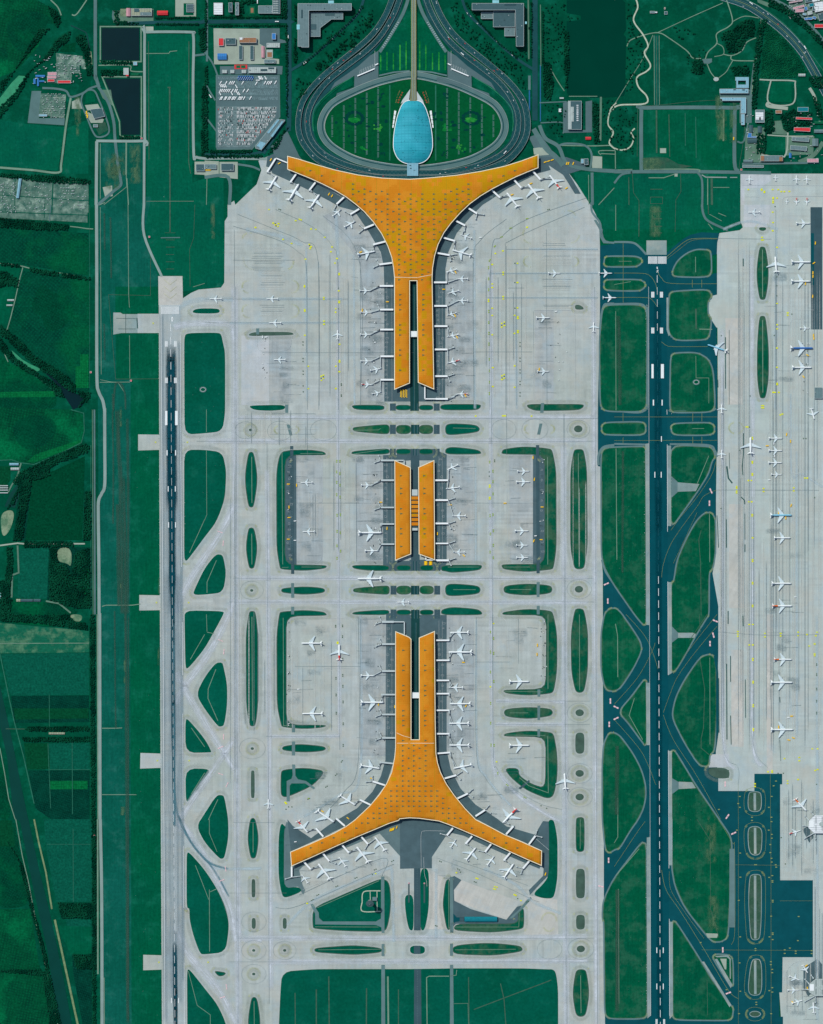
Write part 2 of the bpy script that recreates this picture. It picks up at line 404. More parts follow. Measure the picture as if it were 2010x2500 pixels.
# --- airfield grass between the perimeter road and the left runway, and the right fields
f = MB(.004)
for t, s, m in [
 ('N', "236,480 395,480 395,2560 250,2560", 'air_t'), ('N', "320,745 392,745 399,2560 322,2560 318,1500", 'air_b'),
 ('N', "358,84 470,84 470,480 358,480", 'air_a'), ('N', "370,480 546,420 548,700 440,712 388,680 350,580", 'air_a'),
 ('N', "244,350 350,350 352,505 240,505", 'air_t'), ('N', "282,700 390,700 390,745 330,765 330,800 282,790", 'air_b'),
 ('N', "282,800 388,812 388,930 284,926", 'air_b'),
 ('N', "1400,420 1815,420 1815,600 1460,600", 'air_a'), ('N', "1565,268 1790,268 1790,415 1565,415", 'air_b'),
 ('N', "1465,560 1760,560 1760,2560 1465,2560", 'air_b')]:
 f.poly(Z(t, s), .01, MT[m])
struct('airfield_grass', f, 'mown airfield grass beside the left runway and beyond the right runway')
# --- farmland patches at the left
MT['orch'] = M_crop('orchard_rows', C(4, 80, 50), C(4, 54, 40), 9, 8, .85, 12, True, C(4, 98, 60))
MT['orch2'] = M_crop('orchard_rows_blue', C(4, 76, 54), C(3, 50, 42), 9, 9, .8, 40, True, C(4, 82, 52))
MT['orch3'] = M_crop('orchard_rows_dark', C(2, 72, 48), C(4, 50, 40), 7, 7, .8, 30, True, C(2, 84, 52))
MT['crop1'] = M_crop('crop_rows', C(6, 70, 44), C(4, 54, 38), 5, 5, .35, 0, False)
MT['crop2'] = M_crop('crop_rows_teal', C(10, 86, 68), C(6, 68, 58), 4, 4, .4, 90, True)
MT['crop3'] = M_crop('crop_dark', C(2, 64, 42), C(3, 56, 38), 9, 9, .3, 0, False)
MT['crop4'] = M_crop('crop_bright', C(8, 104, 56), C(4, 78, 48), 8, 8, .7, 0, True)
MT['forest'] = M_crop('plantation', C(6, 66, 52), C(2, 42, 36), 6, 7, .9, 20)
MT['stub'] = M_grass('stubble_field', C(24, 100, 76), C(10, 88, 68), C(84, 126, 98), .54, (.03, .2, 1), .02)
MT['dry'] = M_grass('dry_earth', C(134, 154, 128), C(112, 138, 110), C(50, 104, 78), .52)
MT['junk'] = M_grass('storage_ground', C(56, 98, 88), C(100, 130, 118), C(150, 172, 160), .6, (.5, .08, 1), .06)
f = MB(.004)
for t, s, m in [
 ('00', "-20,-20 300,-10 420,60 500,140 520,200 380,330 150,590 -20,660", 'orch'),
 ('00', "40,200 200,90 380,110 470,190 330,330 200,460 90,380", 'orch3'), ('00', "-20,400 50,400 80,500 -20,540", 'orch3'),
 ('00', "260,560 400,200 700,200 780,560 640,760 300,730", 'ground'),
 ('00', "-20,1010 230,1050 550,1075 490,1445 -20,1410", 'air_a'), ('00', "580,1080 750,1010 750,1470 520,1470", 'air_a'),
 ('00', "540,380 640,360 640,440 500,440", 'crop3'),
 ('01', "-20,190 560,230 750,240 752,600 -20,470", 'orch2'),
 ('01', "-20,520 170,540 120,760 60,1010 -20,1000", 'air_b'),
 ('01', "200,560 755,640 755,1700 600,1500 340,1330 60,1060 120,850", 'orch2'),
 ('01', "260,900 300,740 360,660 440,740 560,770 640,860 600,980 470,1080 380,1060 360,940", 'orch3'),
 ('01', "640,1370 680,1365 680,1265 750,1265 750,1550 640,1550", 'crop4'),
 ('01', "-20,1250 80,1340 330,1450 480,1580 480,1733 -20,1733", 'orch3'), ('01', "-20,1585 460,1575 470,1625 -20,1630", 'crop4'),
 ('02', "-20,-20 610,0 700,40 715,200 690,270 290,460 -20,420", 'orch'), ('02', "230,440 300,380 680,255 690,290 290,450", 'crop4'),
 ('02', "90,120 250,40 440,60 490,160 430,270 300,340 160,320", 'orch3'),
 ('02', "-20,480 90,480 90,600 50,640 -20,640", 'crop1'), ('02', "275,600 720,395 695,1105 215,1105", 'crop3'),
 ('02', "170,620 270,600 215,1110 110,1110", 'forest'), ('02', "715,690 770,690 770,1110 700,1110", 'forest'),
 ('02', "160,1180 415,1165 410,1600 150,1590", 'crop2'), ('02', "415,1165 780,1165 780,1680 620,1690 400,1610", 'forest'),
 ('02', "690,1340 750,1340 750,1560 690,1560", 'crop4'), ('02', "485,1170 608,1165 606,1335 570,1300 485,1285", 'dry'),
 ('02', "0,870 130,840 100,1000 20,1100", 'dry'),
 ('02', "-20,1600 560,1640 700,1733 -20,1733", 'orch3'),
 ('03', "-20,-20 600,-20 760,130 530,110 -20,65", 'orch3'), ('03', "580,0 700,0 690,60 630,60", 'dry'),
 ('03', "-20,70 530,120 755,140 755,320 -20,330", 'stub'),
 ('03', "10,335 755,325 755,680 95,685", 'crop2'), ('03', "95,690 755,685 755,910 120,920", 'forest'),
 ('03', "115,795 750,795 750,880 130,890", 'crop1'),
 ('03', "205,1090 410,1090 430,1310 230,1310", 'crop1'), ('03', "415,1090 760,1090 760,1310 425,1310", 'crop2'),
 ('03', "240,1320 760,1320 760,1740 440,1740 300,1640", 'forest'), ('03', "425,1408 742,1408 742,1480 425,1480", 'crop4'),
 ('03', "-20,1150 60,1420 100,1733 -20,1733", 'orch3'),
 ('04', "370,0 780,0 780,700 480,700 400,300", 'crop2'), ('04', "490,705 780,705 780,840 520,840", 'forest'),
 ('04', "560,850 775,850 775,910 570,905", 'crop2'), ('04', "480,900 775,910 775,1140 600,1140", 'air_b'),
 ('04', "610,1145 780,1145 780,1740 700,1740 620,1300", 'forest'),
 ('04', "-20,0 120,0 250,740 -20,760", 'orch3'), ('04', "-20,760 260,760 330,1230 360,1280 -20,1280", 'orch'),
 ('04', "-20,1285 360,1290 430,1740 -20,1740", 'orch'), ('04', "0,10 100,10 130,230 0,230", 'crop1'),
 ('00', "-20,1500 750,1545 750,1800 -20,1800", 'junk'), ('01', "-20,-20 740,-10 742,150 -20,110", 'junk')]:
 P = Z(t, s); f.poly(chaikin(P, 3) if m in ('orch3', 'dry') else P, ZF, MT[m])
struct('farmland', f, 'patchwork of green crop fields and orchards along the left side')
# --- water
f = MB(.003)
for t, s, m in [('00', "862,238 1180,238 1180,510 862,510", 'water'), ('00', "885,665 1185,665 1185,1140 1028,1140 1025,1030 965,860", 'water'),
    ('30', "-200,-20 60,-10 90,20 97,250 75,280 98,310 92,600 95,740 80,795 0,805 -200,812", 'lake'),
    ('01', "380,1420 480,1470 600,1560 640,1600 720,1610 700,1700 620,1733 560,1640 500,1590 460,1500", 'water'),
    ('02', "250,520 420,480 400,560 250,600 190,660 130,830 40,820 90,700", 'water2'),
    ('03', "-20,560 0,600 90,1000 160,1350 240,1733 120,1733 60,1200 -20,850", 'water2'), ('04', "120,-10 240,-10 330,420 420,780 520,1250 610,1740 500,1740 400,1100 290,620 170,20", 'water2')]:
 P = Z(t, s); f.poly(P, ZA, MT[m])
P = Z('20', "1330,180 1450,170 1450,130 1330,110 1330,0 1760,0 1760,815 1350,815 1330,780"); f.poly(P, ZA - .04, MT['lake'])
for s in ("0,830 100,700 160,640 230,645 200,690 130,780 60,900 0,900",): f.poly(Z('00', s), ZA, MT['algae'])
f.poly(Z('01', "100,1230 190,1310 260,1350 350,1390 320,1410 240,1390 170,1330 110,1260"), ZA, MT['algae'])
struct('water', f, 'dark ponds, lake and canal water among the fields')
f = MB()
for P in (rect(746, 66, 843, 150),): pass
for s in ("850,225 1195,225 1195,522 850,522", "865,650 1198,650 1198,1155 1018,1155 1012,1030 950,860"):
 P = Z('00', s); f.strip(P, 3, ZG, MT['path'], True)
struct('pond_bank', f, 'pale concrete banks around the two dark ponds')

# --- concrete
c = MB(.004)
ctr = Z('10', "260,1733 440,1560 480,1440 455,1360 520,1330 600,1300 700,1400") + [(1010, 430)] + Z('20', "1050,1420 1160,1340 1300,1400 1420,1560") \
 + [(1449, 512), (1463, 540), (1465, 600), (1465, 755), (1460, 1000), (1460, 1138), (1469, 1140), (1469, 1360), (1472, 1400), (1472.5, 1700), (1474.5, 2070), (1474.5, 2255), (1478, 2262), (1479, 2560), (396, 2560), (393, 2000), (390, 1330), (388, 745), (386.6, 674), (445.8, 674), (447, 728), (467, 715), (485, 707), (540, 702), (548, 690), (549, 540), (556, 529), (556, 500), (572, 490)]
c.poly(ctr, ZC, MT['conc'])
for t, s in [('01', "1165,922 1350,922 1350,1085 1165,1085"), ('02', "1170,210 1360,212 1360,340 1170,346"), ('02', "1180,1568 1365,1572 1365,1697 1180,1700"),
             ('03', "1190,1172 1370,1178 1370,1298 1187,1305"), ('04', "1213,1147 1385,1152 1385,1272 1213,1278")]: c.poly(Z(t, s), ZC, MT['conc'])
c.poly(Z('01', "960,912 1020,912 1040,925 1165,925 1165,1085 1030,1085 960,1098"), ZC, MT['conc_s'])
east = [(1808, 424), (2070, 424), (2070, 2560), (1912, 2560), (1903, 2423), (1860, 2100), (1842, 1931), (1784, 1942), (1754, 1931), (1754, 1900), (1780, 1899), (1780, 1880), (1731, 1875), (1731, 1842), (1748, 1832), (1748, 1605), (1754, 1590), (1754, 1490), (1729, 1489), (1729, 1450)] \
 + [(1739, 1449), (1742, 1437), (1739, 1427), (1729, 1424), (1729, 1392), (1742, 1386), (1748, 1340), (1748, 1257), (1749.6, 1125), (1753, 1000), (1752, 800), (1741, 798), (1736, 775), (1727, 768), (1727, 738), (1738, 730), (1741, 720), (1751, 718), (1751, 620), (1739, 620), (1752, 590), (1757, 569), (1806, 562), (1814, 555), (1808, 540)]
c.poly(east, ZC, MT['conc_e'])
struct('concrete_apron', c, 'wide pale concrete aprons and taxiways around the orange terminals')
c = MB()
c.poly([(394, 745), (441, 745), (442.5, 1000), (446, 1500), (449, 2000), (451.5, 2560), (403, 2560), (399, 1500), (394.5, 1000)], ZA, MT['rwy1'])
struct('left_runway', c, 'pale concrete runway with dark tyre rubber at the left')
c = MB(.001); ZP = ZC + .08
for t, s, m in [('11', "310,1105 545,1105 545,1695 310,1695", 'conc_l'), ('11', "540,1105 730,1105 730,1660 540,1660", 'conc_d'), ('11', "1315,480 1515,480 1525,1660 1315,1660", 'conc_d'),
    ('11', "1130,30 1230,20 1400,230 1490,420 1515,500 1315,500 1230,370 1000,100", 'conc_d'), ('21', "300,560 540,560 540,1660 300,1660", 'conc_d'), ('21', "1060,890 1220,890 1220,1650 1060,1650", 'conc_d'),
    ('12', "1280,385 1510,385 1510,1310 1280,1310", 'conc_d'), ('22', "315,385 540,385 550,1300 315,1300", 'conc_d'), ('12', "775,385 1000,385 1000,1310 775,1310", 'conc_d'),
    ('22', "840,385 1045,385 1045,1300 850,1300", 'conc_d'), ('13', "1315,30 1535,30 1535,1200 1315,1200", 'conc_d'), ('23', "315,10 545,10 550,1150 315,1150", 'conc_d'),
    ('30', "1050,1440 1290,1440 1300,1500 1210,1560 1080,1560 1080,1700 1050,1700", 'conc_l'), ('31', "1095,0 1320,0 1310,188 1095,188", 'conc_l'),
    ('24', "380,600 440,515 940,700 820,850 380,690", 'conc_w'), ('24', "160,420 300,500 290,700 330,930 140,930 165,750", 'conc_w'), ('24', "975,640 1250,680 1260,980 970,980", 'conc_w'),
    ('33', "800,1185 970,1180 970,1290 800,1295", 'conc_l'), ('33', "1290,0 1340,0 1340,1330 1290,1330", 'conc_w'),
    ('31', "940,960 1085,960 1085,1690 960,1690", 'conc_w'), ('32', "970,800 1090,800 1100,1680 970,1680", 'conc_w'), ('33', "990,300 1095,300 1095,1120 990,1120", 'conc_w')]:
 c.poly(Z(t, s), ZP + .004 * random.random() + (.02 if m == 'conc_l' else 0), MT[m])
c.poly([(386.8, 675), (445.6, 675), (446, 744), (387.5, 744)], ZP, MT['conc_w'])
struct('concrete_panels', c, 'differently toned concrete panels laid into the aprons')

# --- asphalt
a = MB()
a.poly(Z('31', "0,330 150,322 215,345 272,425 275,300 443,300 443,405 580,290 640,255 740,232 890,240 872,320 868,420 830,425 815,590 870,575 870,760 830,770 790,820 785,930 830,985 865,1040 870,1450 875,1733")
       + [(1753, 1100), (1748, 1125), (1749, 1350), (1740, 1400), (1754, 1480), (1754, 1600), (1748, 1840), (1754, 1900), (1754, 1931), (1842, 1931), (1842, 1889), (1910, 1889), (1910, 1915), (1905, 1915), (1905, 2149), (1985, 2149), (1985, 2337), (1911, 2337), (1910, 2423), (1903, 2423), (1903, 2482), (1912, 2482), (1912, 2560), (1478, 2560), (1475, 2250), (1473, 1400), (1469, 1140), (1460, 1138), (1460, 1000), (1465, 755), (1465, 600)], ZC + .06, MT['asph'])
struct('dark_taxiway', a, 'dark teal asphalt taxiways around the right runway')
a = MB()
a.poly([(1584, 623), (1627.5, 623), (1629, 1000), (1631, 1500), (1633, 2000), (1635, 2560), (1589, 2560), (1587.5, 2000), (1586, 1500), (1584.5, 1000)], ZA, MT['asph2'])
struct('right_runway', a, 'dark asphalt runway with white dashes at the right')
a = MB()
a.poly(rect(1578.5, 587, 1627.8, 622), ZA, MT['conc_s'])
struct('blast_pad', a, 'grey blast pad at the top end of the dark runway')
a = MB(.003)
for t, s, m in [('31', "1660,20 1760,20 1760,1055 1665,1055", 'serv_d'), ('31', "1662,240 1690,240 1690,680 1662,680", 'asph'), ('34', "1590,85 1640,60 1690,150 1650,200", 'serv'), ('34', "1600,1260 1720,1180 1760,1230 1760,1400 1640,1500 1600,1430", 'serv')]:
 a.poly(Z(t, s), ZA, MT[m])
wa = Z('10', "520,1335 600,1290 705,1320 705,1440 900,1520 1200,1690 1290,1740") + Z('11', "1350,60 1430,150 1500,250 1550,350 1585,450 1605,620 1610,1560 1733,1500 1733,1665 1520,1665 1520,700 1515,520 1490,400 1390,230 1265,50") + [(830, 505), (803, 490), (760, 467), (716, 446), (665, 423)]
a.poly(wa, ZA, MT['serv'])
ea = [(1318, 381), (1330, 383), (1345, 415)] + [(1315, 423), (1240, 460), (1195, 490)] + Z('21', "620,0 510,110 400,240 330,400 305,540 302,1665 -20,1665 -20,1500 75,1500 205,1560 190,620 192,540 210,440 240,340 350,160 430,70 510,0") + Z('20', "600,1660 800,1550 1085,1425")
a.poly(ea, ZA, MT['serv'])
a.poly(Z('12', "1510,385 1625,385 1625,333 1733,333 1733,430 1620,440 1615,1280 1733,1280 1733,1365 1510,1365"), ZA, MT['serv'])
a.poly(Z('22', "0,333 205,333 315,380 315,1305 255,1365 0,1365 0,1270 205,1270 205,430 0,430"), ZA, MT['serv'])
a.poly(Z('12', "680,388 775,388 778,1313 683,1313"), ZA, MT['serv'])
a.poly(Z('22', "1045,385 1145,385 1145,1308 1045,1308"), ZA, MT['serv'])
we = Z('13', "1535,-10 1733,-10 1733,180 1617,145 1617,1120 1600,1240 1540,1430 1400,1615 1280,1733") + Z('14', "1200,55 1000,150 730,272 700,0 745,55 900,160 1050,50") + Z('13', "1130,1733 1290,1640 1420,1500 1490,1370 1530,1230")
a.poly(we, ZA, MT['serv'])
ee = Z('23', "-20,5 315,5 315,1150 350,1310 430,1470 560,1610 750,1733") + Z('24', "820,60 1060,130 1130,15 1180,20 1183,470 1010,640 1040,600 1130,500 1135,420 1115,383 1115,262 950,185 800,125 680,60 580,5") + Z('23', "560,1733 470,1640 380,1530 310,1430 235,1250 218,1100 212,145 -20,230")
a.poly(ee, ZA, MT['serv'])
MT['serv_l'] = M_road('forecourt_asphalt', C(92, 116, 120), .12)
a.poly(Z('14', "670,85 695,20 760,90 740,150 900,170 730,272 738,388 1100,235 1450,85 1633,5 1733,0 2030,60 2033,110 1923,320 1923,415 1690,415 1660,320 1480,120 1350,180 960,340 830,400 800,430 830,560 850,600 835,640 790,570 672,585"), ZA - .02, MT['serv_l'])
a.poly(Z('24', "0,-30 230,5 450,85 700,195 1115,383 1100,420 930,350 790,290 620,215 460,140 330,110 190,320 190,415 90,415 -80,420 -80,0"), ZA - .01, MT['serv'])
a.poly(Z('24', "340,495 380,480 440,515 375,600 380,690 520,760 820,850 910,740 950,730 920,780 920,885 395,885 345,930"), ZA, MT['serv'])
a.poly(Z('24', "345,765 400,830 455,830 455,860 390,870 345,900"), ZA + .05, MT['asph'])
struct('service_roads', a, 'grey asphalt stands and service strips beside the terminals')

# --- grass islands: (tile, points, earth edge?) on the central concrete
ISL = [
 ('N', "467,765 477,753 532,753 538,759 532,765.5", 0), ('N', "450,822 457,813 535,812 541,818 545,838 550,860 550,1010 543,1053 500,1058 451,1061", 0),
 ('N', "450,1098 500,1098 543,1104 552,1144 552,1173 549,1219 529,1274 500,1311 458,1368 453,1369 450,1360", 0),
 ('N', "500,1387 527,1353 543,1354 547.6,1369 552.5,1401 545,1446 509,1451 470,1453 479,1431", 0),
 ('N', "451,1490 547,1492 546,1500 500,1584 459,1633 453,1630 451,1521", 0),
 ('N', "500,1653 527,1618 543,1617 546,1627 555,1670 555,1722 548,1770 540,1774 532,1773 500,1731 479,1695", 0),
 ('N', "453,1757 459,1755 500,1803 517,1835 514,1837 453,1838", 0), ('N', "453,1876 517,1877 500,1903 462,1957 454,1956", 0),
 ('N', "480,2017 500,1986 529,1941 545,1941 549,1950 557.7,2000 558,2046 549,2092 543,2097 535,2095 500,2057", 0),
 ('N', "456,2083 462,2080 500,2123 529,2168 549,2208 558.6,2248 558,2277 550.5,2324.6 500,2330 489,2329 473,2286 463,2245 463,2218 456,2216", 0),
 ('N', "524,2371 537,2372 552,2375 547,2381 537,2383 531,2380", 1), ('N', "457,2368 463,2366 500,2413 532,2453 555,2505 555,2560 458,2560", 0),
 ('12', "370,370 395,357 415,370 442,530 442,640 415,815 395,828 370,815 345,640 345,530", 1),
 ('12', "370,1010 395,998 420,1010 447,1170 420,1335 398,1345 375,1335 348,1170", 1),
 ('13', "376,-20 403,-28 430,-20 450,165 450,770 430,935 403,947 380,935 353,770 350,165", 1),
 ('13', "394,1328 406,1322 420,1328 420,1547 408,1552 394,1547", 2), ('14', "385,5 408,-12 430,5 458,160 435,320 410,332 388,320 362,160", 1),
 ('14', "400,515 412,508 426,515 426,652 413,660 400,652", 2), ('14', "401,845 415,837 429,845 429,918 415,926 401,918", 2), ('14', "664,845 677,837 691,845 691,918 677,926 664,918", 2),
 ('14', "395,1520 418,1503 443,1520 468,1675 468,1800 370,1800 370,1675", 1),
 ('22', "1390,350 1410,337 1460,337 1475,355 1500,500 1505,1170 1480,1330 1455,1348 1415,1348 1393,1330 1363,1170 1363,520", 1),
 ('23', "1398,-35 1420,-48 1450,-48 1478,-35 1510,155 1508,470 1480,640 1455,660 1425,660 1402,640 1370,480 1367,155", 1),
 ('23', "1406,1022 1425,1003 1460,1003 1477,1022 1477,1155 1460,1175 1425,1175 1406,1155", 2), ('24', "1409,0 1428,-15 1462,-15 1479,0 1479,255 1462,274 1428,274 1409,255", 1),
 ('24', "1411,440 1430,422 1464,422 1482,440 1482,648 1464,666 1430,666 1411,648", 2), ('24', "1413,825 1430,812 1464,812 1481,825 1481,915 1464,930 1430,930 1413,915", 2),
 ('24', "1405,1295 1430,1272 1475,1272 1497,1290 1522,1470 1495,1640 1470,1668 1430,1668 1405,1640 1380,1470", 1),
 ('N', "605,990 696,988 696,1000 660,1003 620,1001", 0), ('N', "604,820 618,811 700,811 714,813 717,817", 2),
 ('N', "857,989 938,989 938,1001 900,1001 866,999", 1), ('N', "967,989 1003,989 1003,1001 967,1001", 1), ('N', "1024,989 1057,989 1057,1001 1024,1001", 1), ('N', "1076,987 1174,987 1173,995 1163,1001 1076,1001", 1),
 ('N', "1286,987 1425,987 1424,994 1412,1001 1310,1003 1290,996", 1), ('N', "1405,745 1415,745 1424,751 1424,755 1405,755", 2),
 ('N', "861,1047 866,1043 930,1037 951,1037 951,1059 930,1059 866,1053", 3), ('N', "968,1038 1003,1038 1003,1059 968,1059", 3), ('N', "1024,1038 1057,1038 1057,1059 1024,1059", 3), ('N', "1088,1038 1103,1034 1161,1037 1172,1046 1167,1055 1103,1062 1088,1059", 1),
 ('N', "858,1109 861,1102 910,1098 951,1095 951,1109", 1), ('N', "968,1096 1003,1096 1003,1109 968,1109", 1), ('N', "1024,1096 1057,1096 1057,1109 1024,1109", 1), ('N', "1088,1096 1103,1091 1160,1097 1173,1102 1175,1108.5 1088,1109", 1),
 ('12', "640,360 725,345 845,337 1000,355 1022,370 1022,383 680,385 680,1313 1030,1318 1028,1335 1000,1345 840,1363 650,1350 637,1335 610,1175 608,520", 1),
 ('22', "780,376 785,352 800,335 970,312 1190,330 1210,355 1240,515 1242,1170 1218,1340 1195,1352 990,1373 800,1350 783,1330 783,1310 1145,1308 1145,380", 1),
 ('N', "859,1380 950,1380 950,1393 904,1393 864,1388", 1), ('N', "969,1380 1003,1380 1003,1393 969,1393", 1), ('N', "1026,1380 1058,1380 1058,1393 1026,1393", 1), ('N', "1078,1380 1176,1379 1176,1386 1168,1392 1103,1398 1088,1394 1078,1393", 1),
 ('12', "648,1530 660,1512 845,1497 1000,1510 1020,1530 1000,1550 845,1565 660,1548", 1),
 ('12', "1255,1530 1270,1512 1500,1492 1563,1492 1563,1562 1500,1562 1270,1545", 3), ('12', "1625,1492 1745,1492 1745,1562 1625,1562", 3), ('22', "88,1492 203,1492 203,1560 88,1560", 3),
 ('22', "305,1492 350,1472 580,1490 603,1525 580,1560 350,1578 305,1562", 1), ('22', "795,1520 812,1490 1000,1473 1190,1487 1210,1520 1190,1555 1000,1572 812,1555", 1),
 ('13', "633,-5 645,-22 845,-36 1000,-22 1028,-5 1030,8 690,14 690,935 1035,937 1000,955 850,968 660,952 648,935 613,770 610,165", 1),
 ('N', "859,1500 865,1494 950,1488 950,1501", 1), ('N', "969,1489 1003,1489 1003,1501 969,1501", 1), ('N', "1026,1489 1058,1489 1058,1501 1026,1501", 1), ('N', "1078,1489 1103,1482 1165,1487 1176,1494 1177,1501 1078,1501", 1),
 ('23', "785,3 795,-20 1000,-46 1185,-32 1215,-10 1248,165 1248,470 1222,645 1195,668 1005,685 820,668 787,640 1155,632 1160,5", 1),
 ('23', "798,830 820,800 1005,785 1190,797 1215,830 1190,860 1005,883 820,865", 1),
 ('23', "790,1030 820,1005 1005,983 1195,998 1222,1020 1250,1190 1250,1380 1220,1530 1180,1555 1130,1545 1000,1490 930,1440 850,1370 805,1302 922,1302 925,1365 1040,1440 1150,1470 1155,1035", 1),
 ('13', "655,1135 670,1115 800,1097 1000,1115 1028,1135 1000,1155 830,1167 670,1150", 1),
 ('13', "645,1340 665,1315 840,1298 985,1318 1003,1335 990,1365 910,1450 700,1545 660,1540 645,1515", 1),
 ('14', "625,160 645,25 690,70 672,85 670,585 790,570 830,610 690,665 655,650 625,490", 0),
 ('24', "1175,15 1200,0 1225,15 1253,165 1253,500 1225,655 1190,672 1110,665 1040,635 1140,540 1180,470 1180,60", 0),
 ('14', "915,750 1480,505 1540,515 1565,560 1575,690 1565,820 1540,930 1500,950 1200,945 930,925 915,910", 1),
 ('14', "927,1107 945,1090 1210,1070 1300,1070 1495,1090 1500,1125 1310,1143 1210,1143 945,1125", 1),
 ('24', "-38,640 35,640 35,940 0,940 -20,870 -38,740", 0), ('24', "92,415 165,418 165,750 130,940 92,940", 0),
 ('24', "305,525 340,500 345,935 315,930 285,750 285,690", 1), ('24', "395,885 920,885 920,780 955,755 968,770 968,910 940,930 700,958 370,940", 1),
 ('24', "368,1070 590,1050 720,1050 930,1070 958,1098 940,1120 705,1153 368,1140", 1), ('24', "5,1070 130,1070 130,1140 5,1140", 0),
 ('14', "655,1290 870,1273 970,1268 1733,1268 2103,1262 2713,1262 2898,1270 2948,1270 2973,1300 2991,1440 2991,1830 625,1830 640,1480", 0),
 ('31', "1230,360 1255,355 1280,365 1303,525 1303,640 1280,795 1255,803 1230,795 1207,640 1207,525", 1), ('31', "1228,950 1255,940 1280,950 1305,1200 1305,1470 1280,1630 1255,1637 1232,1630 1210,1470 1210,1190", 1),
 ('31', "1226,193 1284,193 1280,212 1255,220 1230,212", 1), ('33', "800,1300 930,1300 972,1325 972,1375 940,1385 870,1385 800,1350", 2)]
DOTS = [('12', 388, 172, 4), ('12', 398, 1530, 4), ('13', 403, 1135, 4), ('14', 415, 1110, 4), ('14', 677, 1110, 4), ('14', 415, 1310, 4), ('22', 1428, 163, 10.3), ('22', 1434, 1520, 10), ('23', 1440, 832, 10.2), ('23', 1440, 1345, 10.2), ('23', 1440, 1545, 10.2), ('24', 1450, 1097, 10)]
MT['island_w'] = M_grass('right_island_grass', C(12, 88, 66), C(4, 82, 60), C(62, 92, 72), .54, (.35, .03, 1))
gi = MB(); ge = MB(.0015); tk = MB(); paths = MB(.0015)
def ticks(P, off, ln, step, m, wd=.55, z=ZT, curved=6):
 """painted shoulder ticks at right angles to a kerb line, only where it curves"""
 Q = chaikin(offset(P, off), 2); Q = resample(Q, step, True); n = len(Q)
 cx = sum(p[0] for p in P) / len(P); sg = 1 if area(Q) > 0 else -1
 for i in range(n):
  a, b, d = Q[i - 1], Q[i], Q[(i + 1) % n]
  v1 = Vector((b[0] - a[0], b[1] - a[1])); v2 = Vector((d[0] - b[0], d[1] - b[1]))
  if v1.length < .1 or v2.length < .1: continue
  if curved and abs(v1.angle_signed(v2, 0)) < R(curved): continue
  t = (v1.normalized() + v2.normalized())
  if t.length < .01: continue
  t.normalize(); nn = Vector((t.y, -t.x)) * sg
  tk.strip([b, (b[0] + nn.x * ln, b[1] + nn.y * ln)], wd, z, m)
ISLP = []; halo = []
for t, s, k in ISL:
 P = Z(t, s); P = chaikin(P, 2, True, .22) if k != 99 else P; ISLP.append(P)
 gi.poly(P, ZG, MT['island_w' if k == 1 and sum(p[0] for p in P) / len(P) > 1160 else 'island' if k in (0, 1) else 'island_b' if k == 3 else 'edge'] if k != 2 else MT['edge'])
 if max(p[0] for p in P) - min(p[0] for p in P) < 420: halo.append((offset(P, 6.5), 11, k))
 if k: ge.strip(P, 1.7 if k != 0 else 1.0, ZG + .03, MT['edge'], True)
 xs = [p[0] for p in P]; ys = [p[1] for p in P]
 if max(xs) - min(xs) < 260 and (k or min(xs) < 600) and max(ys) - min(ys) < 330: ticks(P, 7, 5, 6, MT['tick2'], .45)
for t, x, y, r in DOTS:
 q = zp(t, x, y); P = [(q[0] + r * math.cos(a * math.pi / 10), q[1] + r * .82 * math.sin(a * math.pi / 10)) for a in range(20)]
 gi.poly(P, ZG, MT['edge']); halo.append((offset(P, 7), 12, 1)); ticks(P, 8 if r > 6 else 9, 5, 8 if r > 6 else 7, MT['tick2'], .22, ZT, 0)
hb = MB(.001)
for P, w_, k in halo: hb.strip(P, w_, ZC + .09, MT['halo' if k else 'halo2'], True)
struct('shoulder_tint', hb, 'slightly darker worn concrete around the taxiway islands')
MT['air_e'] = M_grass('right_airfield_grass', C(4, 88, 60), C(3, 80, 58), C(38, 92, 70), .56, (.3, .012, 1))
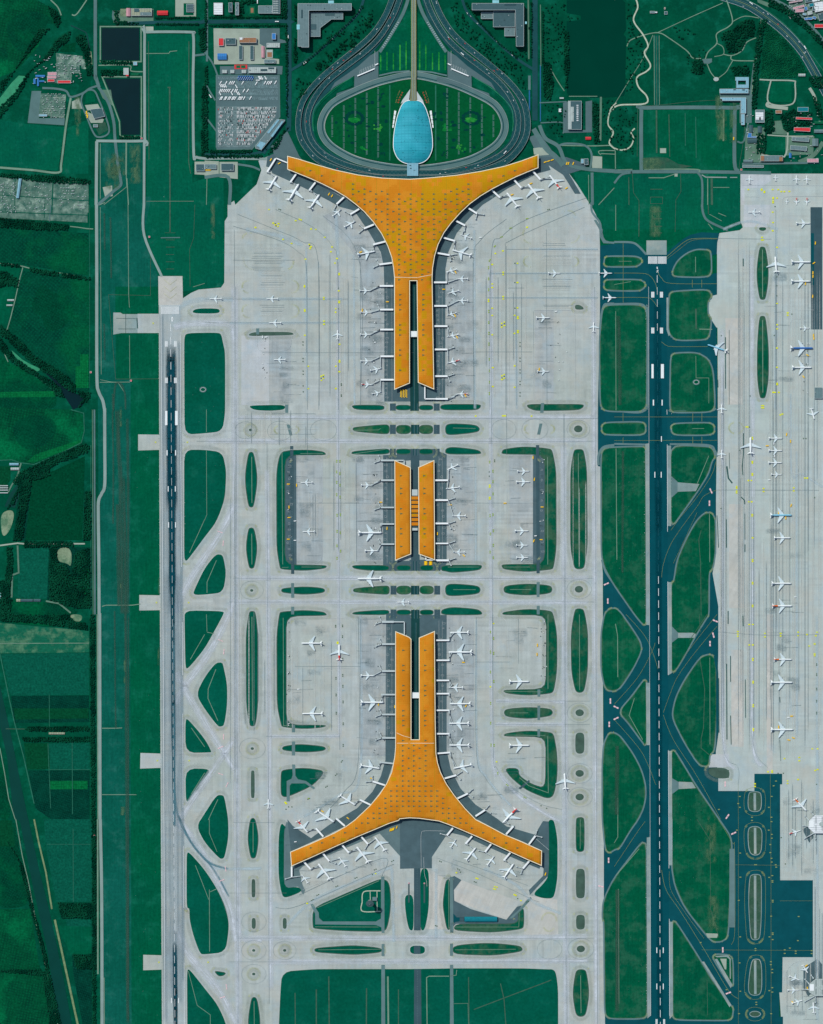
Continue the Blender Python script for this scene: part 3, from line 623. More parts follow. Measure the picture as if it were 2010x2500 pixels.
EI = [("N", "1479,631 1484,628 1550,628 1562,632 1566,638 1560,645 1550,649 1484,649 1477,645"), ("N", "1478,688 1486,685 1560,685 1571,690 1574,697 1568,704 1558,708 1486,707 1477,702"),
      ("N", "1482,747 1558,746 1572,752 1578,768 1577,985 1572,997 1560,1003 1490,1002 1474,998 1468,985 1466,830 1473,757"),
      ("N", "1472,1040 1480,1034 1560,1032 1574,1036 1574,1060 1480,1059 1472,1053"), ("N", "1478,1095 1570,1092 1575,1097 1576,1520 1572,1524 1552,1500 1500,1425 1476,1381 1471,1350 1470,1110"),
      ("N", "1478,1500 1490,1487 1508,1488 1543,1538 1562,1568 1565,1588 1545,1630 1515,1676 1500,1686 1480,1682 1470,1636 1470,1548"),
      ("33", "45,825 160,690 255,560 266,575 268,1105 240,1070 130,920"),
      ("N", "1488,1792 1500,1791 1514,1800 1543,1840 1563,1878 1573,1912 1575,1941 1569,1973 1556,2000 1535,2029 1512,2069 1500,2072 1488,2080 1480,2072 1473,2000 1473,1870 1476,1817"),
      ("N", "1576,2048 1579,2473 1572,2485 1490,2485 1479,2475 1477,2250 1473,2240 1475,2200 1500,2147"),
      ("31", "505,600 500,560 540,480 620,415 700,385 800,390 812,430 815,590 740,605"), ("31", "470,765 500,740 790,725 820,770 785,820 785,930 815,970 800,1100 770,1135 530,1140 480,1100 465,1040"),
      ("N", "1640,870 1650,864 1702,863 1728,878 1739,904 1744,990 1735,1004 1645,1005 1638,998"), ("N", "1640,1042 1650,1036 1730,1034 1742,1040 1742,1055 1730,1060 1645,1060"),
      ("32", "482,310 800,320 835,350 845,400 820,430 790,540 690,700 560,880 485,985"),
      ("N", "1722,1254 1737,1254 1745,1270 1745,1346 1739,1387 1729,1395 1729,1500 1722,1510 1700,1545 1670,1600 1648,1636 1641,1638 1641,1425 1648,1420 1655,1370 1675,1322 1702,1273"),
      ("33", "730,370 800,345 840,360 858,480 858,930 840,1150 800,1185 795,1280 720,1270 600,1080 510,900 500,830 530,700 600,560"),
      ("N", "1641,1835 1647,1835 1695,1915 1725,1960 1768,2022 1781,2042 1785,2066 1777,2260 1774,2288 1760,2297 1740,2297 1713,2265 1673,2213 1650,2162 1642,2112 1641,2000"),
      ("34", "497,870 520,880 700,1160 800,1330 960,1560 1000,1600 990,1680 950,1695 520,1690 497,1650"), ("34", "840,1170 860,1150 960,1155 995,1180 1000,1400 985,1400 920,1300")]
for t, s in EI:
 P0 = Z(t, s); P = chaikin(P0, 2, True, .2)
 ge.strip(P, 9, ZR, MT['shoul'], True); ge.strip(P, 2, ZG + .03, MT['brown_s'] if 'brown_s' in MT else MT['island_b'], True)
 gi.poly(P, ZG, MT['air_e']); ticks(P, 1.0, 4.5, 6, MT['tick'], .5, ZT, 3)
EW = [("33", "1135,1515 1160,1500 1220,1500 1245,1520 1245,1640 1220,1668 1160,1668 1130,1640"), ("34", "1130,85 1160,62 1215,60 1250,90 1250,180 1240,300 1160,305 1135,240"), ("34", "1145,490 1165,468 1225,465 1245,490 1245,800 1235,990 1215,1020 1160,1020 1150,950 1135,700"),
      ("34", "1160,1195 1200,1180 1245,1195 1250,1400 1240,1470 1215,1490 1150,1488 1130,1430"), ("34", "1140,1648 1165,1625 1215,1625 1245,1648 1215,1672 1165,1672")]
for t, s in EW:
 P = chaikin(Z(t, s), 2); gi.poly(P, ZG, MT['island_dry']); ge.strip(P, 1.6, ZG + .03, MT['conc_s'], True); ticks(P, 6.5, 5, 7, MT['tick'], .6, ZT, 4)
 ge.strip(offset(P, 10), .5, ZT, MT['tick'], True)
 ys = [p[1] for p in P]; xc = (min(p[0] for p in P) + max(p[0] for p in P)) / 2
 if max(ys) - min(ys) > 30: paths.strip([(xc, min(ys) + 3), (xc + .5, max(ys) - 3)], 6, ZT, MT['conc_s'])
struct('grass_islands', gi, 'green grass islands with bare edges between the taxiways')
struct('island_shoulders', ge, 'grey and brown shoulders around the grass islands')

p = paths
for t, s, m in [('32', "262,290 293,285 300,1733 270,1733", 'conc_s'), ('33', "268,0 300,0 300,90 270,88", 'conc_s'), ('33', "268,578 300,578 303,1105 272,1105", 'conc_s'), ('34', "275,155 306,150 311,1660 280,1685", 'conc_s'),
    ('31', "442,785 457,785 457,1050 475,1100 460,1110 442,1060", 'conc_s'), ('32', "450,305 480,305 482,985 452,985", 'conc_s'), ('32', "452,1460 484,1460 486,1733 454,1733", 'conc_s'),
    ('33', "456,0 487,0 487,495 456,515", 'conc_s'), ('33', "457,1155 487,1155 490,1733 460,1733", 'conc_s'), ('34', "462,0 492,0 492,390 462,390", 'conc_s'), ('34', "466,865 495,870 497,1660 468,1690", 'conc_s'),
    ('32', "535,615 720,630 690,690 535,695", 'conc_s'), ('32', "482,562 535,610 535,700 482,748", 'shoul'), ('33', "540,155 665,155 690,165 680,198 540,198", 'conc_s'), ('33', "487,100 540,155 540,198 487,240", 'shoul'),
    ('33', "545,1415 660,1420 690,1470 545,1478", 'conc_s'), ('33', "488,1385 545,1418 545,1478 490,1520", 'shoul'), ('34', "742,1205 760,1205 990,1570 975,1590", 'conc_s'), ('34', "850,1185 870,1180 1000,1400 985,1430", 'conc_s'),
    ('34', "975,250 1018,250 1020,915 972,915", 'shoul'), ('34', "775,965 880,968 870,1003 790,1003", 'yard'), ('34', "850,1158 960,1150 985,1180 985,1350 978,1350 975,1185 950,1165 870,1168", 'conc_s'), ('34', "895,1180 950,1180 948,1270 935,1270", 'yard'),
    ('33', "840,350 870,345 880,500 882,1000 862,1150 862,930 862,480", 'asph'), ('21', "1605,200 1625,205 1650,300 1733,320 1733,330 1640,325 1610,270", 'shoul')]:
 p.poly(Z(t, s), ZT - .03, MT[m])
for t, s, w_ in [('21', "1540,-20 1545,60 1610,150 1625,250 1660,310 1733,322", 5), ('31', "0,315 140,318 200,345 270,420", 5), ('31', "0,840 210,838 265,870 282,920 285,1600 275,1733", 4.5), ('21', "1630,1733 1615,1080 1640,870 1680,840 1733,838", 6),
               ('32', "0,10 200,25 270,0", 4.5), ('32', "0,290 230,295 290,300", 4.5), ('32', "470,0 500,15 800,12 860,-10", 4), ('32', "470,292 790,300 850,345 870,400", 4.5),
               ('22', "1600,470 1600,390 1640,320 1733,300", 6), ('22', "1628,1270 1660,1370 1733,1480", 5)]:
 p.strip(smooth(Z(t, s)), w_, ZR + .02, MT['shoul'])
struct('paved_shoulders', p, 'pale paved shoulders and pads beside the dark runway')

# --- small service roads crossing islands, central spine
r = MB(.001)
for t, s, m in [
    
    ('N', "696,988 704,988 704,1008 697,1008", 'shoul'), ('N', "1321,984 1329,984 1327,1008 1319,1008", 'shoul'), ('12', "693,125 720,128 742,218 718,218", 'shoul'), ('22', "1100,118 1125,118 1105,212 1080,210", 'shoul'), ('12', "723,308 750,308 758,1390 732,1390", 'serv_d'), ('22', "1070,300 1097,300 1102,1385 1075,1385", 'serv_d'),
    ('12', "732,1468 756,1468 758,1592 732,1592", 'shoul'), ('22', "1076,1460 1102,1460 1100,1585 1076,1585", 'shoul'), ('12', "732,1668 757,1668 757,1733 732,1733", 'shoul'), ('22', "1077,1660 1102,1660 1102,1733 1077,1733", 'shoul'),
    ('13', "738,935 765,935 765,997 738,997", 'shoul'), ('23', "1083,635 1107,635 1107,696 1083,696", 'shoul'), ('13', "738,1075 765,1075 765,1193 738,1193", 'shoul'), ('23', "1083,772 1107,772 1105,893 1083,893", 'shoul'), ('23', "1083,970 1107,970 1105,1035 1083,1035", 'shoul'),
    ('13', "740,1270 766,1270 768,1365 790,1395 860,1410 935,1468 922,1480 850,1430 735,1430 720,1450 720,1582 694,1582 694,1410 735,1390 745,1360", 'shoul'), ('23', "922,1470 1010,1400 1020,1412 940,1480", 'serv_d'),
    ('14', "1493,485 1520,485 1522,962 1498,962 1495,915 1450,895 990,890 935,890 935,800 895,720 915,715 965,790 968,835 1000,865 1450,865 1492,840", 'shoul'),
    ('14', "1497,1055 1522,1055 1522,1158 1497,1158", 'shoul'), ('24', "343,485 368,490 372,960 343,960", 'shoul'), ('24', "343,1052 368,1052 368,1156 343,1156", 'shoul'), ('14', "1495,1232 1525,1232 1528,1800 1495,1800", 'shoul'), ('24', "343,1232 370,1232 375,1800 343,1800", 'shoul'),
    ('24', "38,415 92,415 95,940 38,940", 'serv_d'), ('24', "38,1070 92,1070 92,1140 38,1140", 'serv_d'), ('24', "40,1270 98,1270 102,1800 38,1800", 'serv_d'), ('24', "1010,600 1140,470 1165,480 1020,640", 'serv'), ('11', "436,1046 461,1046 461,1098 436,1098", 'shoul'),
    ('N', "1003,1096 1024,1096 1025,1393 1004,1393", 'serv_d'), ('N', "1004,1489 1024.5,1489 1026,1810 1004,1810", 'black_s'), ('N', "1000,684 1019,684 1023,1003 1002,1003", 'black_s'),
    ('21', "1560,130 1580,125 1635,210 1630,280 1612,220", 'shoul'), ('24', "920,770 960,725 985,690 1025,655 1035,672 960,755 870,840 840,840", 'shoul')]:
 if m == 'black_s' and m not in MT: MT[m] = M_road('railway_cutting', C(26, 66, 66), .15)
 r.poly(Z(t, s), ZT - .02, MT[m])
ROWS = ((985, 1002.5), (1037, 1059.5), (1095.5, 1112)); ROW2 = ((1370, 1393.5), (1430, 1451.5), (1488, 1510))
for xs, rows in (((952.3, 1059.3), ROWS), ((953.8, 1060.6), ROW2)):
 for y0, y1 in rows:
  for x in xs:
   r.poly(rect(x, y0, x + 14.3, y1), ZT - .02, MT['serv_d'])
   for y in range(int(y0) + 1, int(y1) - 2, 6): r.strip([(x + 7, y), (x + 7, y + 2.4)], .6, ZT + .02, MT['shoul'])
  if (y0, y1) not in (ROWS[0], ROWS[2], ROW2[0], ROW2[2]): r.poly(rect(1003.6, y0, 1024, y1), ZT - .02, MT['black_s'])
  for x in (1010, 1018): r.strip([(x, y0), (x, y1)], 2.2, ZT + .05, MT['road']); r.strip([(x + 2.2, y0), (x + 2.2, y1)], .6, ZT + .05, MT['shoul'])
for x0, x1, y0, y1 in ( (1008, 1012, 700, 985), (1012, 1016, 1520, 1800)):
 r.strip([((x0 + x1) / 2, y0), ((x0 + x1) / 2 + .4, y1)], 2.2, ZT + .05, MT['road'])
 r.strip([((x0 + x1) / 2 + 2.2, y0), ((x0 + x1) / 2 + 2.6, y1)], .6, ZT + .05, MT['shoul'])
for x, y0, y1, m in ((1018.7, 2120, 2275, 0), (1019.5, 2365, 2520, 0), (1320, 1092, 1400, 0), (713.5, 1092, 1400, 0)):
 n = int((y1 - y0) / 3)
 for k in range(0, n, 2): r.strip([(x, y0 + k * 3), (x, y0 + k * 3 + 2.4)], .6, ZT + .02, MT['shoul'])
struct('crossing_roads', r, 'grey service roads and cuttings crossing the taxiway islands')

# --- paths: pale drainage lines in grass
r = MB(.002)
for t, s, w_, m in [('12', "15,0 15,190", 1, 'path'), ('12', "15,345 18,890 0,935", 1, 'path'), ('12', "398,400 400,790", 1.4, 'path'), ('12', "398,1050 400,1310", 1.4, 'path'), ('12', "655,365 660,1310", 1.2, 'path'), ('12', "655,1335 710,1335", .9, 'path'), ('12', "810,372 1000,370", 1, 'path'), ('12', "820,1332 990,1332", 1, 'path'),
     ('12', "1260,175 1470,172 1490,160", 1, 'path'), ('12', "1260,375 1420,352 1530,335", 1, 'path'), ('12', "100,1275 20,1460 20,1550", 1.4, 'path'), ('13', "15,0 20,145", 1.2, 'path'), ('13', "20,150 78,163", 1.4, 'path'),
     ('02', "1605,1210 1733,930", 1.4, 'path'), ('03', "1612,380 1733,170", 1.4, 'path'), ('13', "95,465 30,630 28,710 112,900", 1.6, 'path'), ('13', "400,20 405,900", 1.4, 'path'), ('13', "665,30 668,940 740,945", 1.2, 'path'), ('03', "1620,960 1733,1120", 1.4, 'path'), ('03', "1733,1340 1620,1520", 1.4, 'path'),
     ('13', "112,1565 30,1740", 1.4, 'path'), ('14', "40,0 40,120 105,275", 1.2, 'path'), ('14', "40,595 42,1120", 1.4, 'path'), ('14', "0,590 35,680", 1.2, 'path'), ('14', "45,615 100,590", 1.6, 'path'), ('04', "1655,390 1733,590", 1.4, 'path'), ('04', "1595,1285 1670,1575 1733,1620", 1.2, 'path'), ('14', "0,1620 48,1655 48,1740", 1.2, 'path'),
     ('14', "410,30 410,280", 1.3, 'path'), ('14', "418,1540 420,1740", 1.3, 'path'), ('22', "1168,400 1170,1310", 1.4, 'path'), ('22', "1428,370 1435,1330", 1.3, 'path'), ('22', "800,1332 1020,1332", 1, 'path'), ('22', "850,1522 1030,1522", 1, 'path'), ('22', "370,155 560,160", 1, 'path'), ('22', "370,1523 560,1523", 1, 'path'), ('22', "325,1332 590,1332", .9, 'path'),
     ('23', "1172,0 1172,630", 1.3, 'path'), ('23', "1438,0 1440,640", 1.2, 'path'), ('23', "850,833 1005,833", 1, 'path'), ('23', "1170,1030 1175,1510 1010,1450 930,1380", 1.4, 'path'), ('23', "805,650 1130,655", 1, 'path'), ('23', "815,1020 1150,1025", 1, 'path'), ('24', "1445,0 1445,250", 1, 'path'), ('24', "1448,1320 1452,1640", 1.4, 'path'),
     ('14', "955,748 1475,520", 1.2, 'path'), ('14', "935,910 1470,912", 1, 'path'), ('14', "960,1105 1490,1100", 1, 'path'), ('24', "385,1105 900,1100", 1, 'path'), ('24', "330,520 333,925", 1, 'path'), ('24', "385,912 925,912 930,790", 1, 'path'),
     ('14', "1050,1330 1055,1800", 2.8, 'brown_p'), ('14', "1550,1330 1555,1800", 4, 'path'), ('14', "945,1440 945,1800", 2.8, 'brown_p'), ('14', "765,1470 768,1800", 2.2, 'brown_p'), ('14', "1370,1430 1368,1800", 2.8, 'brown_p'), ('14', "1640,1440 1640,1800", 2.2, 'brown_p'), ('24', "500,1335 505,1800", 2.2, 'brown_p'), ('24', "770,1390 800,1520 820,1800", 2.2, 'brown_p'), ('24', "545,1610 780,1520 1150,1380 1200,1360", 2.2, 'brown_p'),
     ('24', "150,1800 145,1340 165,1328 335,1328", 2.2, 'path'), ('24', "345,1325 395,1320 400,1275", 1.5, 'path'), ('24', "375,1560 495,1558 500,1740", 1.2, 'yard_d'),
     ('31', "1254,380 1255,780", 1.8, 'path'), ('31', "1255,975 1257,1590", 1.8, 'path'), ('31', "12,900 15,1740", 1.4, 'path'), ('32', "15,330 22,1270", 1.6, 'path'), ('33', "10,80 28,180 30,530", 1.6, 'path'), ('33', "30,1550 30,1740", 1.4, 'path'), ('34', "30,0 30,150 0,200", 1.4, 'path'), ('34', "35,590 40,1560", 1.6, 'path'), ('34', "18,640 22,1550", 1.5, 'brown_p'),
     ('32', "700,630 800,390", 1.4, 'path'), ('32', "805,880 808,1290", 1.4, 'path'), ('32', "735,1020 715,1100 730,1300 735,1740", 1.6, 'brown_p'), ('33', "720,0 728,150", 1.4, 'brown_p'), ('33', "640,215 785,0", 1.4, 'brown_p'), ('33', "725,385 765,630 755,960 735,1050 735,1130 800,1185", 1.6, 'brown_p'), ('33', "808,365 810,1100", 1.2, 'path'), ('33', "170,710 125,855 240,1060", 1.4, 'path'), ('34', "700,0 812,180 815,760 885,1000", 1.3, 'brown_p'), ('34', "785,1360 790,1660", 1.2, 'brown_p'), ('34', "15,475 210,250", 1.5, 'path'),
     ('31', "687,440 688,570", 1.4, 'path'), ('31', "690,880 693,1050", 4, 'brown_p'), ('31', "690,1280 692,1465 800,1465 800,1680", 1, 'path'), ('31', "720,1052 828,1054", 2.2, 'path'), ('32', "660,160 760,160", 1, 'path'), ('31', "40,478 145,478", 1, 'path'), ('31', "0,675 140,650", 1, 'path'),
     ('01', "1085,0 1090,760 1097,870", 1.4, 'path'), ('01', "1097,1105 1100,1470", 1.2, 'path'), ('01', "850,20 855,880 858,1435", 1.2, 'path'), ('01', "920,760 1275,768 1275,430", 1, 'brown_p'), ('01', "920,760 950,1130 980,1475 1230,1473 1340,1473", 1, 'brown_p'), ('01', "845,1502 1100,1500", 1.6, 'path'), ('01', "850,1480 930,1497 1000,1505 1050,1580", 1.2, 'path'),
     ('01', "1610,690 1605,380 1640,280 1650,0", 1, 'brown_p'), ('01', "1635,695 1733,665", 1.4, 'path'), ('01', "1395,237 1485,237", 1, 'brown_p'), ('01', "1362,279 1525,277", 2.4, 'road_l'), ('01', "1405,297 1478,297", 1.2, 'brown_p'), ('01', "1405,358 1478,358", 1.2, 'brown_p'), ('01', "1405,421 1475,421", 1.2, 'brown_p'), ('01', "1405,482 1478,482", 1.2, 'brown_p'), ('01', "1408,543 1475,543", 1.2, 'brown_p'), ('01', "1440,0 1440,230", 3, 'brown_p'), ('00', "1437,740 1440,1733", 3.4, 'brown_p'), ('00', "1420,740 1445,740", 3, 'brown_p'),
     ('00', "1240,453 1430,452 1440,436 1500,430", 1.6, 'path'), ('00', "1258,350 1262,1350", 1.6, 'brown_p'), ('00', "1600,350 1598,1370 1615,1470", 2, 'brown_p'), ('00', "1240,1703 1640,1703", 1, 'path'), ('00', "850,1215 850,1680", 1.4, 'path'),
     ('00', "1070,1205 1070,1500 1075,1580 880,1733", 1.6, 'path'), ('00', "1070,1205 1068,1480", 3.6, 'path'), ('00', "1075,1510 1088,1733", 2.4, 'path'), ('01', "845,0 890,-20", 2, 'path'),
     ('10', "1100,1255 1100,1256", 1, 'path'), ('20', "1515,1480 1518,1733", 1.4, 'path'), ('20', "1545,1460 1548,1733", 7, 'road_l'), ('20', "1733,1590 1600,1733", 2, 'path'),
     ('30', "345,295 352,880", 12, 'air_t'), ('30', "349,300 352,880", 1.8, 'brown_p'), ('30', "330,295 333,870", 1.2, 'path'), ('30', "372,295 375,870", 1.2, 'path'), ('30', "350,915 352,1270", 3.5, 'brown_p'), ('30', "453,950 460,1300", 2, 'brown_p'), ('30', "588,940 590,1210", 2, 'stub_p'), ('30', "675,970 680,1310", 2, 'stub_p'), ('30', "907,910 905,1170", 4, 'dry'), ('30', "150,1440 160,1600 205,1665 205,1700", 1.2, 'brown_p'), ('30', "550,1440 553,1590 510,1660 510,1700", 1.2, 'brown_p'), ('30', "120,1470 122,1700", 2, 'brown_p'), ('31', "210,0 208,270", 2, 'brown_p'), ('31', "520,0 515,230", 1, 'brown_p'),
     ('31', "315,57 403,57", 1.2, 'brown_p'), ('31', "315,120 403,118", 2, 'brown_p'), ('31', "320,182 403,182", 2, 'brown_p'), ('31', "320,238 403,238", 2, 'brown_p'), ('30', "300,1570 400,1570", 1.4, 'brown_p'), ('30', "300,1635 400,1635 400,1690 300,1690 300,1635", 1.2, 'brown_p'),
     ('30', "285,1475 410,1475 500,1445", 2, 'path'), ('30', "725,1450 760,1470 935,1472", 2.6, 'conc_s'), ('30', "775,1480 775,1700", 2.2, 'path'), ('30', "808,1480 810,1700", 5, 'brown_p'), ('30', "820,1555 955,1555", 1.4, 'path'), ('30', "960,1472 1020,1472", 2.2, 'conc_s'),
     ('31', "795,0 797,80", 2, 'brown_p'), ('31', "880,70 945,97", 1.5, 'path'), ('31', "805,80 910,138", 1.2, 'path'), ('31', "795,160 835,210", 1.5, 'path'), ('31', "12,0 12,220", 1.5, 'path'),
     ('02', "865,1665 900,1655 1120,1655 1190,1645", 2, 'path'), ('03', "865,963 975,963 1035,960", 2, 'path'), ('03', "865,1525 1155,1525", 1.6, 'path'), ('03', "0,245 755,243", 1.6, 'path'), ('03', "50,968 215,970 750,968", 1.6, 'brown_p'), ('03', "407,1090 430,1640", 1.6, 'stub_p'), ('03', "612,1080 615,1690", 1.6, 'stub_p'), ('03', "418,680 420,950", 1.4, 'stub_p'), ('03', "425,1313 760,1313", 1.4, 'stub_p'), ('03', "0,330 60,620 120,900 200,1200 290,1600", 2.5, 'stub_p'),
     ('04', "620,80 622,700", 1.6, 'stub_p'), ('04', "400,212 770,212", 1.2, 'stub_p'), ('04', "290,0 330,200 390,450 440,760", 4, 'dry_p'), ('04', "465,850 520,1100 590,1420 660,1740", 5, 'dry_p'), ('04', "135,0 190,310 240,520 320,950 400,1300 490,1740", 2, 'path'), ('03', "0,1130 40,1340 75,1560 130,1733", 2, 'path'),
     ('02', "0,1150 150,1130 200,1135 720,1135", 3.6, 'yard'), ('02', "150,1150 160,1380 105,1400 100,1590", 4, 'yard_d'), ('02', "0,430 100,425 180,450 290,465 420,410 520,365 690,280 715,180 710,30 600,0", 2, 'stub_p'), ('02', "180,450 150,560 100,640 70,700", 3.6, 'yard_d'), ('02', "390,1620 500,1640 600,1720", 4, 'yard_d'), ('02', "770,300 772,1700", 1.5, 'stub_p'), ('00', "130,1500 125,1800", 1.6, 'island'), ('00', "450,1530 440,1800", 2.6, 'island'), ('00', "0,1650 750,1700", 1.8, 'island'), ('01', "0,60 750,88", 2, 'island'), ('01', "380,-20 375,110", 1.6, 'island'), ('00', "470,1530 745,1545", 2.2, 'yard_d'), ('02', "800,0 805,1733", 4, 'road_l'), ('02', "783,0 790,1733", 1, 'path'),
     ('01', "0,495 80,500 190,520 255,537", 2.6, 'path'), ('01', "500,575 720,615", 1.8, 'path'), ('01', "195,530 170,620 130,800 90,960 60,1060", 2.2, 'path'), ('01', "30,1240 70,1330", 2, 'path'), ('01', "300,1450 400,1520 470,1590", 2, 'stub_p'), ('01', "595,183 660,190 740,202 790,205", 2.4, 'path'), ('01', "760,0 760,1550", .9, 'stub_p'), ('01', "430,0 420,140", 2.6, 'road_l')]:
 if m not in MT: MT[m] = {'brown_p': lambda: M_plain('bare_track', C(62, 96, 80), .2, .08, .95, .05), 'stub_p': lambda: M_plain('faint_track', C(40, 104, 86), .2, .08, .95, .05), 'dry_p': lambda: M_plain('dry_bank', C(112, 136, 100), .25, .08, .95, .05)}[m]()
 r.strip(Z(t, s), w_, ZT, MT[m])
struct('tracks', r, 'thin pale drainage lines and dirt tracks in the grass')

# --- soft bands
b = MB(); ZBk = [ZB]; rnd0 = random.Random(12)
def band(pts, w_, m, step=None):
 if m == 'pale': w_ *= 1.7
 if m == 'pale2': w_ *= 1.4
 ZBk[0] += .001; b.strip(resample(smooth(pts), 30) if len(pts) > 2 else resample(pts, 60), w_, ZBk[0], MT[m])
for pts, w_, m in [
 ([(573, 690), (575, 1500), (580, 2100), (583, 2560)], 13, 'pale'), ([(652, 1140), (655, 1500), (660, 2100), (662, 2420)], 9, 'pale'), ([(825, 640), (826, 1200), (829, 1700), (830, 1800)], 7, 'pale'),
 ([(1199, 640), (1199, 1300), (1203, 1830), (1222, 1890), (1270, 1945), (1330, 1985), (1378, 2010)], 8, 'pale'), ([(1260, 760), (1262, 1000)], 6, 'pale2'), ([(1376, 1080), (1379, 1800), (1383, 2560)], 11, 'pale'), ([(1450, 700), (1452, 1500), (1457, 2560)], 10, 'pale'),
 ([(580, 1020), (1000, 1019), (1455, 1018)], 9, 'pale'), ([(500, 1076), (1000, 1077), (1440, 1075)], 9, 'pale'), ([(580, 1411), (1000, 1411), (1440, 1411)], 9, 'pale'), ([(570, 1469), (1000, 1470), (1440, 1470)], 9, 'pale'),
 ([(660, 1798), (830, 1797)], 7, 'pale'), ([(1210, 1711), (1380, 1713)], 7, 'pale'), ([(1210, 1768), (1380, 1768)], 7, 'pale'), ([(590, 2290), (1000, 2290), (1440, 2287)], 10, 'pale'), ([(650, 2348), (1000, 2347), (1440, 2345)], 10, 'pale'),
 ([(820, 510), (826, 640)], 8, 'pale2'), ([(420, 770), (440, 750), (470, 735), (520, 730), (570, 732)], 11, 'pale2'), ([(425, 800), (450, 792), (500, 789), (560, 792), (573, 830)], 12, 'pale'),
 ([(430, 1500), (450, 1440), (500, 1360), (545, 1290), (572, 1230)], 13, 'pale'), ([(428, 1720), (455, 1670), (500, 1610), (550, 1520), (572, 1460)], 13, 'pale'), ([(430, 1640), (455, 1690), (510, 1780), (575, 1880)], 13, 'pale'),
 ([(430, 2030), (455, 1975), (520, 1880), (575, 1800)], 12, 'pale'), ([(425, 1980), (455, 2030), (510, 2110), (560, 2210), (578, 2300)], 15, 'pale'), ([(425, 2010), (450, 2030), (510, 2105), (535, 2120), (640, 2120)], 7, 'pale2'), ([(430, 2260), (460, 2330), (530, 2410), (578, 2500)], 15, 'pale'), ([(580, 2240), (590, 2290), (640, 2295)], 9, 'pale'),
 ([(1203, 1240), (1199, 1300)], 9, 'pale'), ([(700, 2260), (770, 2195), (900, 2140), (960, 2115)], 7, 'pale2'), ([(1180, 2120), (1260, 2160), (1300, 2200), (1370, 2230)], 7, 'pale2'), ([(740, 1995), (830, 1940), (880, 1885), (880, 1500)], 6, 'pale2'), ([(1158, 560), (1160, 1000)], 6, 'pale2'), ([(1161, 1110), (1162, 1370)], 5, 'pale2'), ([(1163, 1510), (1165, 1830), (1190, 1900), (1250, 1970)], 5, 'pale2'),
 ([(957, 2120), (962, 2300)], 7, 'pale2'), ([(1065, 2120), (1065, 2290)], 7, 'pale2'), ([(864, 620), (866, 990)], 5, 'pale2'), ([(748, 600), (750, 980)], 5, 'pale2'), ([(400, 480), (401, 481)], 1, 'pale2'),
 ([(600, 560), (680, 575), (740, 600)], 9, 'pale2'), ([(590, 730), (840, 730)], 7, 'pale2'), ([(560, 789), (830, 788)], 6, 'pale2'), ([(1190, 668), (1460, 667)], 5, 'pale2'), ([(1200, 727), (1460, 727)], 5, 'pale2'), ([(1290, 608), (1460, 608)], 6, 'pale2'),
 ([(1763, 800), (1765, 1500), (1768, 1820), (1800, 1880)], 8, 'pale'), ([(1835, 620), (1838, 1300), (1838, 1800), (1870, 1870)], 9, 'pale'), ([(1930, 960), (1932, 1150), (1960, 1158), (2010, 1190)], 6, 'pale2'), ([(1895, 560), (1893, 1000)], 6, 'pale2'), ([(1765, 560), (1830, 540), (1900, 560)], 6, 'pale2'), ([(1995, 1500), (1996, 2500)], 7, 'pale2'), ([(1945, 1100), (1946, 1800)], 5, 'pale2'),
 ([(424, 1400), (426, 1900), (429, 2450)], 44, 'rubw'), ([(418, 1000), (423, 1500)], 44, 'rubw'), ([(417, 800), (418, 900)], 14, 'pale3'), ([(428, 1960), (430, 2280)], 9, 'pale3'), ([(418, 840), (418.5, 1000), (420, 1250)], 30, 'rub'), ([(418, 860), (418.5, 1000), (420, 1180)], 24, 'rub'), ([(419, 1000), (421, 1450)], 20, 'rub'), ([(419, 980), (421, 1480)], 16, 'rub'), ([(420.5, 1200), (424, 1850)], 12, 'rub'), ([(421, 1400), (424.5, 1960)], 8, 'rub'), ([(423, 1500), (426, 2020)], 8, 'rub2'), ([(395, 760), (399, 1600), (404, 2500)], 14, 'rubw'), ([(438, 830), (444, 1500), (448, 2400)], 10, 'rubw'), ([(423, 1800), (428, 1950), (442, 2010), (470, 2060), (510, 2105), (560, 2122)], 7, 'rub2'), ([(436, 1990), (470, 2062), (520, 2120), (560, 2190)], 6, 'rub2'),
 ([(424, 1500), (426, 2020)], 8, 'rub2'), ([(427, 2300), (430, 2560)], 13, 'rub'), ([(428, 2340), (430, 2560)], 9, 'rub'), ([(1605, 740), (1608, 1300)], 22, 'dark_s'), ([(1608, 1200), (1611, 2500)], 18, 'dark_s')]: band(pts, w_, m)
for x0, x1, y0, y1, n_ in ((612, 698, 605, 665, 14), (632, 698, 662, 712, 9), (632, 698, 745, 775, 6), (1318, 1385, 590, 618, 6), (1318, 1400, 625, 650, 7), (1318, 1400, 678, 712, 8), (1320, 1400, 745, 756, 3), (655, 780, 1010, 1110, 8)):
 for k in range(n_): y = y0 + (y1 - y0) * k / n_; band([(x0 + rnd0.uniform(0, 8), y), (x1 - rnd0.uniform(0, 12), y)], 2.2, rnd0.choice(('strk', 'strl')))
